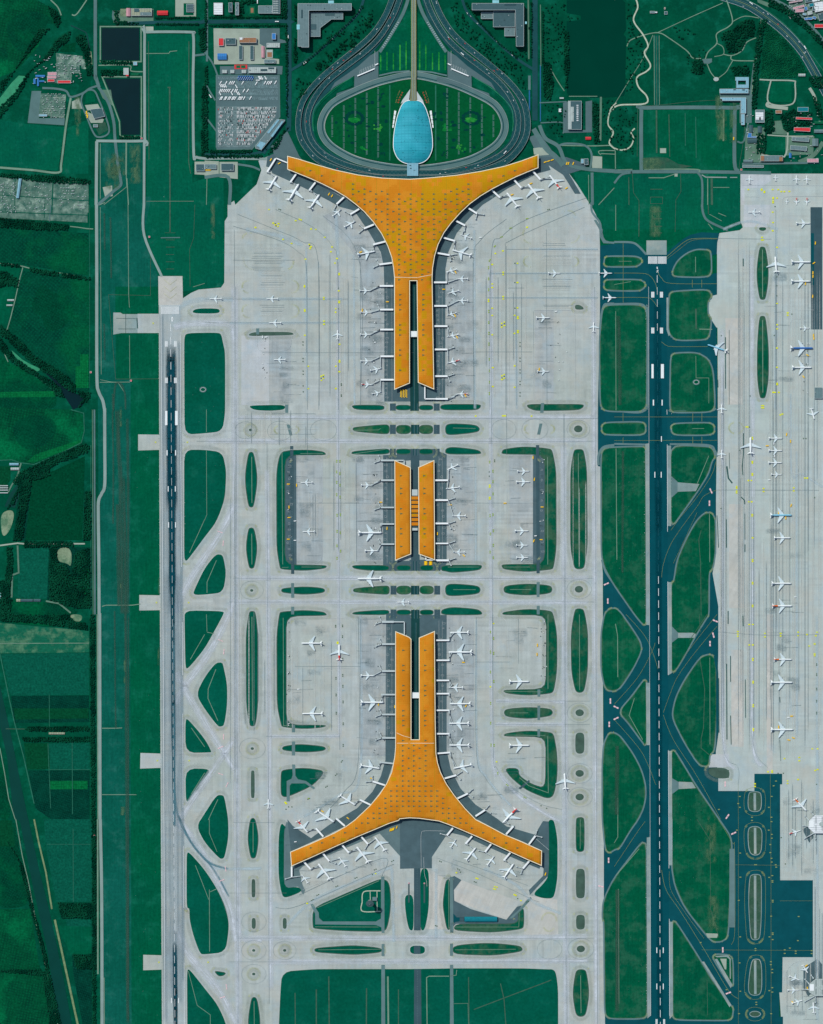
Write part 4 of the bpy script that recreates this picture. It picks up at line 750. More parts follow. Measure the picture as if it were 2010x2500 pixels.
for x0, x1, y0, y1, n_ in ((755, 780, 1200, 1330, 5), (815, 860, 1110, 1370, 5), (700, 820, 1560, 1790, 9), (560, 680, 1480, 1800, 10), (1400, 1450, 1080, 1500, 3), (800, 860, 600, 980, 9), (1180, 1290, 640, 980, 12), (560, 600, 1100, 2100, 5), (1840, 1900, 1200, 1850, 8), (1757, 1775, 860, 1840, 7), (1800, 1830, 560, 1840, 14), (1880, 2005, 620, 1860, 30), (1910, 2000, 1900, 2140, 12), (1990, 2008, 2150, 2480, 6), (1920, 2000, 2350, 2490, 8), (600, 760, 1000, 1090, 10)):
 for k in range(n_): x = x0 + (x1 - x0) * k / n_ + rnd0.uniform(-3, 3); L_ = (y1 - y0) * rnd0.uniform(.4, 1); ys = rnd0.uniform(y0, y1 - L_); band([(x, ys), (x + .2, ys + L_)], rnd0.uniform(2, 4), rnd0.choice(('strk', 'strl')))
for pts, w_ in [([(302, 1160), (305, 1300), (307, 1490), (309, 1800), (312, 2500)], 9), ([(286, 1000), (290, 1100), (294, 1160), (296, 1260), (299, 1500)], 13), ([(275, 1000), (277, 1150), (276, 1280)], 5), ([(311, 1020), (313, 1200), (312, 1500)], 8), ([(276, 960), (277, 1000), (282, 940), (296, 938), (305, 960), (307, 1000)], 6), ([(255, 520), (256, 610)], 5), ([(270, 530), (272, 680)], 5), ([(287, 1230), (290, 1480)], 10), ([(314, 1500), (314, 2500)], 4), ([(330, 1510), (332, 1511)], 1), ([(255, 790), (256, 880)], 5), ([(1521, 1100), (1520, 1400)], 7), ([(1510, 770), (1514, 990)], 12), ([(1507, 1820), (1506, 1990)], 12), ([(1508, 2170), (1507, 2470)], 13), ([(280, 1490), (283, 1780)], 5)]: band(pts, w_, 'brown')
for x, y, w_, h in [(295, 1018, 7, 50), (295, 1430, 4, 12), (1762, 300, 28, 90), (1755, 260, 20, 60), (290, 400, 40, 60), (275, 420, 40, 90), (1590, 400, 60, 30), (520, 540, 12, 90), (300, 1980, 12, 22), (305, 1640, 6, 60), (1735, 2050, 30, 120), (1742, 2230, 30, 90), (388, 1420, 4, 60), (387, 1600, 4, 50), (190, 290, 9, 90), (190, 270, 18, 70), (330, 400, 30, 100), (1790, 300, 20, 100), (1600, 540, 30, 80)]: band([(x, y - h / 2), (x, y + h / 2)], w_, 'brown2')
dl = MB()
for t, s, w_ in [('31', "940,1120 941,1555", 2), ('31', "972,1060 972,1690", 1), ('31', "875,1480 877,1545", 2), ('31', "1090,455 1091,520", 2.4), ('32', "1092,200 1092,380 1082,480 1088,555", 2), ('32', "868,895 875,1000 881,1168", 1.6), ('32', "947,928 949,1168", 2.2), ('32', "1072,740 1100,765 1105,800", 2.4), ('32', "1105,880 1106,1100", 1.2), ('32', "1106,1140 1105,1205", 2), ('32', "972,365 976,500", 1), ('32', "952,480 965,580 998,622", 3.4), ('33', "883,540 886,1000", 2), ('33', "950,418 953,1058", 2.4), ('33', "963,-30 963,80", 2.2), ('33', "983,350 984,570", 1.8), ('33', "984,855 989,1100", 1.8), ('33', "1108,550 1111,875", 1.6), ('33', "1401,1060 1408,1240", .8), ('33', "1400,700 1402,745", 1.6), ('33', "1088,10 1090,100", 2.4), ('01', "1160,958 1165,1045", 2.2), ('01', "1065,925 1065,1085", .8), ('01', "985,960 1150,962", .6), ('01', "1000,1050 1150,1050", .6)]: dl.strip(Z(t, s), w_, ZM - .2, MT['greendk'] if 'greendk' in MT else MT.setdefault('greendk', M_plain('dark_drain_grate', C(40, 84, 82), .2, .1)))
struct('drain_slots', dl, 'dark slot drains and repair strips across the right apron')
rnd = random.Random(3)
for x0, y0, x1, y1, n in [(880, 690, 937, 985, 34), (1090, 660, 1155, 985, 34), (1300, 760, 1355, 980, 12), (650, 830, 730, 980, 12), (870, 1115, 935, 1375, 22), (1092, 1115, 1150, 1375, 22), (725, 1115, 790, 1375, 14), (1240, 1115, 1300, 1375, 14), (880, 1510, 942, 1850, 26), (1092, 1510, 1150, 1850, 26), (700, 1510, 790, 1770, 12), (1230, 1510, 1300, 1640, 8), (860, 560, 925, 680, 12), (1075, 520, 1150, 640, 14), (1870, 640, 1960, 980, 10), (1880, 1250, 1960, 1800, 16), (1920, 1950, 1990, 2140, 8), (1920, 2350, 1990, 2490, 8), (700, 2030, 900, 2160, 14), (1070, 2050, 1300, 2150, 14), (1100, 1860, 1250, 1990, 12), (760, 1880, 900, 2000, 12), (1230, 1810, 1330, 1900, 6)]:
 for k in range(n):
  x, y = rnd.uniform(x0, x1), rnd.uniform(y0, y1); L_ = rnd.uniform(18, 46); band([(x - L_ / 2, y), (x + L_ / 2, y + rnd.uniform(-2, 2))], *((rnd.uniform(1.2, 3), 'stain') if rnd.random() < .62 else (rnd.uniform(14, 30), 'stainw')))
struct('wear_bands', b, 'pale taxi lanes, tyre rubber and stains worn into the paving')

# --- markings
m = MB(.002)
def q(x0, y0, x1, y1, mt='white', z=ZM): m.poly(rect(x0, y0, x1, y1), z, MT[mt])
MT['dim'] = M_plain('worn_paint', C(30, 100, 112), .1, .3)
def ln(pts, w_=.6, mt='line', z=ZM): m.strip(pts, w_, z, MT[mt])
for k in range(16): q(395 + k * 2.72, 748.2, 396.5 + k * 2.72, 767)
ln([(393.5, 745.3), (440, 745.3)], 1, 'white'); ln([(393.8, 745), (395, 1000), (399, 1600), (403.5, 2560)], .9, 'white')
for a_, c_ in (((440.8, 819), (443.5, 1384)), ((445.7, 1519), (446, 1648)), ((446.8, 1742), (447.4, 1972)), ((448, 2065), (449, 2216)), ((450, 2350), (451.5, 2560))): ln([a_, c_], .8, 'white')
y = 791
while y < 2560:
 x = 417 + (y - 791) * .0062; ln([(x, y), (x + .1, y + 18)], 1.1 if y < 1000 else .8, 'white' if y < 900 or y > 1950 else 'line'); y += 31 if y < 1000 else 26.5
for y0, y1 in ((833, 846.5), (922, 935.5)):
 for k in range(3): q(403.3 + k * 2.4, y0, 405 + k * 2.4, y1); q(425.5 + k * 2.4, y0, 427.2 + k * 2.4, y1)
q(403.5, 1003, 409, 1038); q(428, 1003, 434.5, 1038)
for x0, x1, y0, y1 in ((407, 409.5, 1099, 1112), (428, 430.5, 1099, 1112), (410, 412, 1187, 1200), (427.5, 429.5, 1187, 1200), (411, 413, 1275, 1288), (428, 430, 1275, 1288), (418, 420, 2436, 2449), (435.5, 437.5, 2436, 2449)): q(x0, y0, x1, y1)
for k in range(16): q(1583.2 + k * 2.76 + (1 if k > 7 else 0) - .3, 626, 1584.9 + k * 2.76 + (1 if k > 7 else 0) - .3, 644)
y = 672
while y < 2560:
 x = 1604.7 + (y - 672) * .0042; ln([(x, y), (x + .1, y + 18)], 1.1, 'white' if y < 700 or y > 1400 else 'line') if (y < 800 or y > 1390) else ln([(x, y), (x + .1, y + 18)], .6, 'dim'); y += 29.4
for y0, y1 in ((712.5, 726.5), (800, 814)):
 for k in range(3): q(1590.3 + k * 2.6, y0, 1592.3 + k * 2.6, y1); q(1611.5 + k * 2.6, y0, 1613.5 + k * 2.6, y1)
q(1590.7, 889, 1596, 923.5); q(1613.8, 889, 1621, 923.5)
for x0, x1, y0, y1 in ((1594, 1597, 976, 990), (1615.5, 1618, 976, 990), (1614, 1616, 1065, 1078), (1598, 1600, 1152, 1166), (1613.5, 1615.5, 1152, 1166), (1602.8, 1604.8, 2313, 2326.5), (1618.5, 1620.5, 2313, 2326.5), (1602.8, 1604.8, 2401, 2415), (1618.5, 1620.5, 2401, 2415)): q(x0, y0, x1, y1)
for k in range(2): q(1601 + k * 2.6, 2488, 1602.8 + k * 2.6, 2520); q(1619.5 + k * 2.6, 2488, 1621.3 + k * 2.6, 2520)
ln([(1583.8, 700), (1584.5, 1000), (1586, 1500), (1588.6, 2480)], .7, 'line')
for a_, c_ in (((1628.5, 1000), (1628.8, 1012)), ((1629.2, 1085), (1630, 1298)), ((1630.5, 1420), (1631.5, 1648)), ((1632, 1832), (1633.5, 2120)), ((1634.3, 2243), (1635, 2480))): ln([a_, c_], .8, 'white')
for t, s, w_, mt in [('31', "0,578 230,580 300,600 345,660 362,720", .6, 'tick'), ('31', "0,785 260,785 320,805 362,860", .6, 'tick'), ('31', "362,560 400,620 480,665 870,668", .6, 'tick'), ('31', "400,1160 440,1190 500,1200 790,1200", .6, 'tick'), ('31', "443,440 600,310 700,285 870,285", .7, 'tick'), ('31', "443,460 560,370 640,310 740,290 870,290", .4, 'tick'), ('31', "75,320 75,830", .6, 'tick'), ('31', "660,635 660,700", .7, 'tick'), ('31', "740,635 740,700", .7, 'tick'), ('32', "0,62 870,62", .5, 'tick'), ('32', "0,262 870,260", .5, 'tick'), ('32', "74,30 74,100", .6, 'tick'), ('32', "74,235 74,290", .6, 'tick'), ('32', "664,30 664,100", .7, 'tick'), ('32', "664,230 664,290", .7, 'tick'), ('32', "741,30 741,100", .7, 'tick'), ('32', "741,230 741,290", .7, 'tick'),
                      ('32', "860,440 820,560 700,740 560,910 480,1020", .5, 'tick'), ('32', "400,1420 420,1290 500,1100 700,820 760,730 865,680", .5, 'tick'), ('32', "500,1300 600,1090 700,870", .4, 'tick'), ('33', "870,100 700,300 540,520 470,680 415,830", .5, 'tick'), ('33', "100,0 250,170 320,310 370,460", .5, 'tick'), ('33', "0,760 200,530 320,310 345,240", .5, 'tick'), ('33', "0,890 200,1120 280,1260 350,1440", .5, 'tick'), ('33', "415,850 500,1060 700,1370 900,1733", .5, 'tick'), ('33', "870,0 640,290 500,500", .5, 'tick'),
                      ('34', "0,400 180,130 260,20", .5, 'tick'), ('34', "400,430 440,600 560,780 760,1100 960,1440 1050,1520", .6, 'tick'), ('34', "465,440 480,600 600,790 760,1010", .4, 'tick'), ('34', "880,0 1000,200 1018,250 1020,930 990,1060", .5, 'tick'), ('34', "1050,0 1050,1733", .4, 'tick'), ('34', "1325,0 1327,1733", .4, 'tick'), ('33', "1048,1440 1050,1733", .4, 'tick'), ('33', "1320,1350 1322,1733", .4, 'tick'), ('34', "740,1105 1680,1110", .4, 'tick'), ('34', "1020,385 1400,390", .35, 'tick'), ('34', "1400,690 1680,690", .35, 'tick'),
                      ('31', "1366,40 1368,1733", .5, 'dline'), ('32', "1155,0 1160,1733", .5, 'dline'), ('33', "1160,0 1165,1040 1300,1300", .5, 'dline'), ('32', "908,0 912,1733", .5, 'dline'), ('33', "920,0 920,1100 1045,1290 1048,1440", .5, 'dline'), ('32', "870,680 1733,682", .5, 'dline'), ('33', "880,148 1280,175 1733,170", .5, 'dline'), ('31', "870,285 1330,290", .5, 'dline')]:
 ln(resample(smooth(Z(t, s)), 3) if len(Z(t, s)) > 2 else Z(t, s), w_, mt)
for x, y0, y1 in ((572, 560, 2500), (575.5, 700, 2500), (652, 1080, 2450), (749, 640, 1000), (778, 640, 990), (826, 640, 1010), (826.5, 1010, 1830), (879.5, 640, 990), (1236, 600, 990), (1260, 640, 990), (1334, 560, 990), (1199, 640, 1850), (1237, 1010, 1110), (1376, 1010, 2560), (1452, 700, 2560), (750.5, 1010, 1110), (870, 1130, 1370), (1155, 640, 990), (1302, 760, 850), (1266, 1510, 1620), (880, 1510, 1840), (1378.5, 1010, 2560)): ln([(x, y0), (x + (y1 - y0) * .004, y1)], .5, 'dline')
for y, x0, x1 in ((730, 500, 850), (788, 500, 850), (861, 640, 1010), (608.5, 1236, 1460), (667.5, 1200, 1460), (727, 1190, 1460), (703, 1240, 1280), (859, 1155, 1300), (1021, 580, 1460), (1077, 480, 1450), (1411.5, 570, 1450), (1469.5, 560, 1450), (1228, 700, 950), (1228, 1150, 1310), (1627, 720, 880), (1616, 1160, 1245), (1798, 650, 830), (1711.5, 1210, 1440), (1768.5, 1210, 1440), (2290, 580, 1450), (2348, 560, 1450), (635, 570, 720), (2180, 560, 700), (2008, 570, 670)): ln([(x0, y), (x1, y)], .5, 'dline')
for cx, cy, rx in [(600, 1050, 26), (683, 1052, 30), (790, 1050, 32), (615, 1441, 28), (616, 1827, 32), (620, 2320, 30), (695, 2320, 28), (620, 2378, 30), (1230, 1048, 30), (1306, 1048, 32), (1412, 1048, 28), (1414, 1438, 30), (1415, 1740, 30), (1416, 1888, 30), (1416, 1946, 30), (1418, 2316, 32), (1342, 2317, 30), (620, 2250, 30)]:
 ln([(cx + rx * math.cos(a * math.pi / 18), cy + rx * .8 * math.sin(a * math.pi / 18)) for a in range(37)], .35, 'dline')
for t, s in [('11', "280,80 600,210 820,310 960,480 965,1733"), ('11', "600,40 900,180 1080,350 1125,560 1130,1733"), ('11', "1000,90 1310,480 1318,1690"), ('11', "240,180 600,290 780,390 860,540 862,1250"), ('21', "810,330 815,1733"), ('21', "1480,20 1000,230 810,325"), ('21', "1500,-60 1000,120 780,270 690,450 680,1733"), ('14', "800,640 1500,330 1500,480"), ('14', "600,745 800,730 1480,430 1600,380"), ('24', "370,340 700,450 1000,560"), ('24', "240,330 600,470 1000,660 1100,700"), ('13', "1300,20 1300,1230 1180,1500 1050,1650"), ('23', "565,20 565,1150 640,1380 780,1560"), ('21', "550,1650 540,520 600,300 820,120"), ('23', "705,0 708,1160 740,1300 850,1450 1100,1600 1290,1650")]:
 P = Z(t, s); ln(resample(smooth(P), 4), .6, 'dline')
for t, s in [('11', "440,1105 445,1220 475,1240 720,1240 740,1110"), ('12', "780,390 985,390 998,410 1000,770 980,790 780,800"), ('12', "780,1305 995,1305 1000,810"), ('12', "1500,390 1300,390 1275,410 1272,770 1300,792 1500,790"), ('22', "545,1300 545,400 535,390 330,390"), ('22', "830,1290 830,400 850,388 1040,388"), ('21', "1050,890 1380,890 1400,920 1400,1650"), ('21', "1050,1650 1045,920"), ('31', "1480,30 1480,890 1690,890"), ('31', "1480,1560 1480,965 1590,965 1640,1000"), ('30', "1060,1535 1733,1540"), ('30', "1393,1698 1393,1628 1733,1628"), ('30', "1085,1632 1222,1632 1222,1698"), ('32', "1440,590 1440,200 1400,175 1288,175 1288,590"), ('33', "1535,0 1540,1080 1570,1120 1733,1120"), ('34', "1470,-60 1450,100 1480,240 1690,380 1690,1160"), ('34', "1690,1190 1520,1200 1435,1310 1430,1500 1500,1640 1733,1660"), ('14', "830,595 1480,345 1510,350 1520,480"), ('23', "560,20 830,20 840,400"), ('13', "1000,30 1280,30 1280,410"), ('13', "1005,455 1275,455"), ('24', "100,410 95,110 120,95 300,100"), ('24', "1070,165 1180,260"), ('24', "120,320 125,470 145,520 148,570"), ('32', "1490,0 1488,500 1500,545 1620,550 1733,640")]: ln(resample(chaikin(Z(t, s), 2, False), 5), .55, 'line')
YM = {'11': "430,192 580,155 600,170 620,182 625,160 770,135 800,122 815,128 545,40 900,205 940,208 1017,275 735,327 663,293 885,335 900,355 893,370 1078,357 1068,397 1120,455 853,460 1103,493 1138,580 1138,592 845,685 845,695 1135,728 1008,785 1008,800 1138,815 1138,828 847,888 847,900 1110,880 1108,909 1010,985 1010,1010 848,1104 1141,1180 1141,1318 1141,1330 1110,1366 877,1366 1140,1412 987,1450 1005,1442 1005,1470 988,1485 1110,1555 878,1556",
      '21': "790,390 727,412 700,505 793,571 793,590 914,495 700,670 700,700 793,777 793,797 669,803 669,818 914,658 700,875 914,872 700,936 890,935 917,948 917,962 780,1003 803,993 803,1022 780,1035 917,1066 917,1080 700,1100 888,1088 705,1378 890,1363 783,1447 801,1437 801,1467 783,1478 705,1538 890,1544 995,190",
      '22': "560,55 790,53 808,53 1033,55 679,640 679,655 679,743 679,757", '13': "1125,235 1125,245 690,1600 682,1590", '14': "1447,460 868,712", '24': "397,452 565,498 577,503 722,570 740,574 712,588 726,592 888,638 900,644 943,688", '23': "711,77 685,612 737,1247",
      '31': "1340,62 1343,150 1340,220 1250,275 1248,298 1260,298 1377,360 1467,915 1467,935 1377,835 1378,1015 1378,1050 1376,1212 1376,1375 1378,1510 1378,1522 1345,1587 1360,1587 1392,1587 1248,1700 1260,1700 1248,1718 1262,1718",
      '30': "1112,1573 1222,1570 1222,1578 1245,1588 1245,1597 1313,1573 1360,1573 1385,1590 1410,1590 1452,1588 1318,1640 1318,1650 1350,1643 1317,1668 1317,1682", '32': "1168,235 1168,250 1168,440 1168,453 1168,542 1168,555 1135,600 1160,600 1117,147 1128,147 1035,652 1035,665 1035,690 1035,705 1263,668 1263,693 1518,662 1518,688 1405,45 1422,38 1612,579 1632,579 1167,887 1167,900 1170,1085 1170,1270 1170,1284 1170,1462 1170,1475 1170,1655 1170,1668 1138,780 1162,780",
      '33': "1142,85 1172,85 1045,145 1045,165 1045,185 1142,258 1172,258 1172,374 1172,388 1174,567 1174,580 1175,765 1175,780 1176,968 1176,982 1275,160 1275,190 1407,160 1407,182 1555,150 1555,180 1695,335 1695,350 1695,250 1565,1210 1565,1238 1440,1220 1300,1332 1335,1322 1335,1335 1700,1320 1720,1312 1190,1433 1190,1455 1466,1408 1466,1430 1555,1397 1715,150 1705,180 1630,170 1650,267 1675,1137 1720,1137"}
rnd = random.Random(5)
for t, s in YM.items():
 for (x, y) in Z(t, s):
  w_ = rnd.uniform(1.9, 2.5); h = rnd.uniform(1.3, 1.8); q(x - w_, y - h, x + w_, y + h, 'yel', ZM + .02)
YO = {'21': "990,118 1002,116 851,198 863,196 772,275 784,270 718,355 726,347 675,476 683,465 670,525 670,540 670,620 670,634 670,712 670,726 671,895 671,910 671,990 671,1003 672,1080 672,1095 672,1170 672,1186 676,1302 676,1315 677,1398 677,1412 677,1494 677,1507 676,1590 676,1605",
      '12': "1118,430 1118,444 1144,430 1144,444 1118,520 1118,534 1144,535 1144,548 1118,608 1118,622 1145,632 1145,646 1118,713 1118,728 1145,733 1145,748 1121,887 1121,901 1148,883 1148,897 1121,1023 1121,1037 1147,1035 1147,1049 1120,1146 1120,1160 1150,1190 1150,1204 1120,1250 1120,1265",
      '22': "679,436 679,450 706,513 706,528 706,603 706,617 707,706 707,720 682,890 682,905 707,883 707,897 709,1018 709,1032 684,1045 684,1059 709,1140 709,1155 682,1198 682,1212 709,1246 709,1260", '13': "880,1557", '23': "685,142 685,155 711,197 711,211 685,310 685,325 712,322 712,336 685,480 685,494 713,560 713,574 687,745 687,759 687,913 687,927 690,1097 690,1112 716,1100 716,1114 747,1337 747,1350 822,1438 833,1448 970,1545 984,1552"}
for t, s in YO.items():
 for (x, y) in Z(t, s): q(x - 1.5, y - 1.2, x + 1.5, y + 1.2, 'yg', ZM + .02)
YD = {'13': "1108,93 1108,106 1166,90 1166,103 1166,181 1166,194 1168,371 1168,385 1168,508 1168,522 1111,533 1111,547 1169,600 1169,614 1112,674 1112,688 1171,733 1171,747 1113,828 1113,842 1172,918 1172,932 1172,1101 1172,1115 1157,1248 1164,1237 1107,1361 1118,1350 1024,1461 1036,1453 873,1563 887,1557 710,1628 738,1628 688,1648", '14': "1583,357 1597,348 1436,428 1450,422 1273,498 1287,492 1111,570 1125,564 950,643 964,637 905,688 917,680 1420,468", '24': "255,354 269,360 408,420 423,428 432,447 548,528 562,534 915,670 993,700 1005,694 220,900 232,904", '11': "628,37 642,42 598,160 603,178 888,345 985,1468 1005,1455 1156,1515 1156,1527 1156,1608 1156,1620 832,1160 832,1186 832,1300 832,1326 833,1407 833,1434 833,1532 834,1582 1132,706 1132,880", '21': "891,495 891,658 891,874 780,1020 803,1007 935,1166 935,1196 935,1297 935,1324 935,1396 935,1422 935,1495 935,1520 935,1590 935,1618 783,1465 801,1452 1170,42 1183,38", '22': "720,426 720,440 675,527 675,563", '23': "1113,1618 1160,1640", '31': "1502,925 1375,685 1375,770 1375,610 905,1108 1353,1106 1150,1618 1360,15", '32': "1143,147 1062,343 1600,245 1622,245 903,838 1695,745", '33': "1712,418 1712,430 1712,503 1712,516 1712,625 1712,638 1712,727 1712,740 1712,828 1712,841 1385,1343 1430,1343 1712,1437", '34': "1412,155 1447,378"}
for t, s in YD.items():
 for (x, y) in Z(t, s): q(x - 1.3, y - 1.2, x + 1.3, y + 1.2, 'dk', ZM + .02)
YT = {'34': "1165,10 1330,20 1037,92 1307,92 1332,128 1332,160 1065,286 1320,282 1320,214 1190,385 1200,385 1330,330 1332,362 1365,385 1370,405 1067,490 1337,477 1310,492 1338,520 1338,532 1053,686 1340,686 1340,700 1327,820 1065,995 1340,962 1340,975 1340,1018 1313,995 1553,1027 1195,1095 1195,1110 1442,1105 1442,1135 1485,1090 1535,1115 1535,1135 1670,1112 1670,1136 1060,1215 1325,1205 1325,1230 1336,1270 1336,1298 950,1442 1066,1455 1312,1450 1337,1425 1337,1462 1202,1548 1202,1568 1055,1645 1327,1645 730,1043 1560,823", '33': "1062,1540 1062,1632 1308,1632 1332,1540 1348,1450 1368,1410 1165,1716 1330,1716 885,1650 1048,1600"}
for t, s in YT.items():
 for (x, y) in Z(t, s): q(x - 2.2, y - 1.1, x + 2.2, y + 1.1, 'tick', ZM + .02)
for x0, x1, y0, y1, n_ in ((939, 950, 690, 980, 26), (1064, 1086, 690, 980, 26), (937, 950, 1120, 1370, 18), (1064, 1088, 1120, 1370, 18), (944, 962, 1520, 1800, 22), (1064, 1088, 1520, 1800, 22), (740, 790, 410, 450, 0), (1255, 1300, 405, 450, 4), (1150, 1230, 470, 520, 5), (700, 716, 1120, 1370, 16), (1320, 1328, 1120, 1370, 10)):
 for k in range(n_):
  x, y = rnd.uniform(x0, x1 - 6), y0 + (y1 - y0) * k / n_; w_, h = rnd.uniform(3, 7), rnd.uniform(2, 5); ln([(x, y), (x + w_, y), (x + w_, y + h), (x, y + h), (x, y)], .3, 'line', ZM - .1)
for x in (945, 957, 1072, 1080): 
 for y0, y1 in ((690, 985), (1115, 1375), (1515, 1800)): ln([(x, y0), (x + .5, y1)], .35, 'line', ZM - .12)
for s_ in ('11', "320,300 340,250 420,240 600,330 720,420 750,480 730,530 680,545 340,545"), ('11', "320,690 345,645 760,640 795,690 760,745 345,745"), ('11', "320,895 345,848 760,845 800,895 760,955 345,955"), ('21', "960,250 990,190 1330,50 1400,70 1440,250 1400,320 990,325"), ('21', "965,480 1000,435 1400,440 1430,480 1400,520 1000,525"), ('12', "590,170 620,140 760,140 800,170 760,205 620,205"), ('22', "975,160 1000,130 1200,130 1225,165 1200,200 1000,205"), ('24', "1120,850 1150,800 1210,800 1245,850 1210,940 1150,940"), ('32', "970,155 1000,115 1060,115 1095,155 1060,195 1000,195"): ticks(chaikin(Z(*s_)), 0, 4.5, 6, MT['tick2'], .35, ZT, 3)
struct('shoulder_ticks', tk, 'painted tan tick marks around taxiway bends')
def blk(t, x, y, ang, n=2, L_=6, w_=3.4):
 cx, cy = zp(t, x, y); c_, s_ = math.cos(R(ang)), math.sin(R(ang))
 for k in range(n):
  o_ = (k - (n - 1) / 2) * (L_ + 1); m.strip([(cx + (o_ - L_ / 2) * c_, cy + (o_ - L_ / 2) * s_), (cx + (o_ + L_ / 2) * c_, cy + (o_ + L_ / 2) * s_)], w_, ZM + .01, MT['pink'])
for a_ in [('33', 855, 55, 22), ('33', 838, 175, 75), ('33', 810, 247, 90), ('33', 15, 785, 25), ('33', 15, 880, -25), ('33', 938, 1435, 90), ('33', 957, 1710, -55), ('34', 1010, 118, -25), ('34', 918, 1105, 90), ('34', 965, 1470, -20), ('32', 818, 688, 65), ('32', 805, 792, 90), ('23', 1700, 733, 90), ('23', 1690, 930, 90), ('22', 1665, 1475, -25), ('22', 1678, 1620, 90), ('24', 1685, 347, 90), ('24', 1620, 568, 15),
           ('12', 130, 1035, 20, 2, 6, 1.6), ('12', 157, 1130, 95, 2, 6, 2.2), ('13', 135, 220, 22, 2, 6, 1.6), ('13', 163, 315, 95, 2, 6, 2.2), ('13', 160, 1035, 92, 2, 6, 2.2), ('13', 135, 1125, -25, 2, 7, 2), ('13', 190, 1440, -65, 2, 6, 1.8), ('13', 135, 1350, 20, 2, 6, 1.6), ('14', 177, 420, 80, 2, 6, 2), ('14', 145, 517, -20, 2, 6, 2), ('14', 185, 1417, 80, 2, 6, 2), ('14', 150, 1507, -18, 2, 6, 2)]: blk(*a_)
for t, x, y in [('02', 1318, 276), ('02', 1587, 276), ('02', 1325, 1633), ('02', 1597, 1633), ('03', 1333, 1237), ('03', 1602, 1237), ('04', 1346, 1210), ('14', 30, 1210), ('01', 1298, 1003)]:
 x, y = zp(t, x, y); ln([(x - 2, y - 2), (x + 2, y + 2)], .8, 'yel'); ln([(x - 2, y + 2), (x + 2, y - 2)], .8, 'yel')
for cx, cy in ((496, 951), (1700, 933)):
 for rr, w_, mt in ((6.2, .9, 'line'), (8.4, 1.1, 'shoul')): ln([(cx + rr * math.cos(a * math.pi / 12), cy + rr * .76 * math.sin(a * math.pi / 12)) for a in range(25)], w_, mt)
rnd = random.Random(8)
for x0, y0, x1, y1 in ((388, 815, 397, 2500), (449.5, 825, 452, 1360), (1574, 1100, 1576, 1520), (1641, 1000, 1641, 1280), (1579, 2060, 1579, 2470), (1642, 2010, 1642, 2110), (1578, 760, 1578, 980)):
 n_ = int((y1 - y0) / 9)
 for k in range(n_):
  u = (k + rnd.random() * .4) / n_; x, y = x0 + (x1 - x0) * u - rnd.uniform(0, 1.5), y0 + (y1 - y0) * u; s_ = rnd.uniform(.3, .7); q(x - s_, y - s_ * .8, x + s_, y + s_ * .8, 'shoul' if rnd.random() < .6 else 'line')
for k in range(150):
 x, y = rnd.choice(((rnd.uniform(455, 545), rnd.uniform(830, 1300)), (rnd.uniform(1480, 1570), rnd.uniform(1110, 1400)), (rnd.uniform(330, 385), rnd.uniform(1100, 2480)), (rnd.uniform(1480, 1570), rnd.uniform(2150, 2470)), (rnd.uniform(1650, 1720), rnd.uniform(1900, 2200)))); q(x - .5, y - .4, x + .5, y + .4, 'shoul')
for k in range(3):
 y = 690 + k * 17; ln([(400, y - 8), (416, y + 5), (432, y - 8)], .5, 'tick2')
struct('paint_markings', m, 'white, yellow and pink painted markings on runways and aprons')
def text(body, px, py, size, mat, rot, name, sx=1, sy=1, z=ZM):
 cu = bpy.data.curves.new(name, 'FONT'); cu.body = body; cu.size = size * S; cu.offset = size * S * .035 if size > 8 else 0; cu.align_x = 'CENTER'; cu.align_y = 'CENTER'
 o = bpy.data.objects.new(name, cu); link(o); bpy.context.view_layer.update()
 dg = bpy.context.evaluated_depsgraph_get(); me = bpy.data.meshes.new_from_object(o.evaluated_get(dg)); bpy.data.objects.remove(o)
 me.materials.clear(); me.materials.append(mat)
 o = bpy.data.objects.new(name, me); link(o); o.location = W((px, py), z); o.rotation_euler = (0, 0, R(rot)); o.scale = (sx, sy, 1)
 return tag(o, None, None, None, 'structure')
tag(text('0', 421, 779, 16, MT['white'], 180, 'runway_number', .55, .95), 'white runway digit 0 painted below the left threshold bars', 'marking')
tag(text('1', 414, 779, 16, MT['line'], 180, 'runway_number', .5, .95), 'worn white runway digit 1 painted beside the 0', 'marking')
tag(text('36', 1605, 662, 9.5, MT['white'], 180, 'runway_number', .62, .9), 'white runway number 36 painted on the dark runway', 'marking')
tag(text('R', 1604.7, 654, 8.5, MT['white'], 180, 'runway_letter', .62, .9), 'small white runway letter R above the number 36', 'marking')
for body, x, y, sz, rt, mt, lb in [("Welcome", 974, 227, 3.4, 250, 'tanp', 'left'), ("to", 970, 238, 3.4, 250, 'tanp', 'left'), ("Beijing", 968, 247, 3.4, 260, 'tanp', 'left'), ("Beijing", 1040.5, 226.5, 3.4, -68, 'tanp', 'right'), ("to", 1043.5, 235, 3.4, -72, 'tanp', 'right'), ("Welcome", 1046.5, 246, 3.4, -78, 'tanp', 'right')]:
 tag(text(body, x, y, sz, MT[mt], rt, 'flower_lettering', 1, 1, 1.6), 'tan planted word %s %s of the blue egg roof' % (body, lb), 'lettering')
for (x, y), ch in zip([(982.5, 226.5), (980.2, 232), (977.4, 238), (974.5, 244), (973, 250)], "北京欢迎您"): tag(text(ch, x, y, 4.2, MT['redp'], 70, 'flower_character', 1.1, .9, 1.6), 'red planted character %s left of the blue egg roof' % ch, 'lettering')
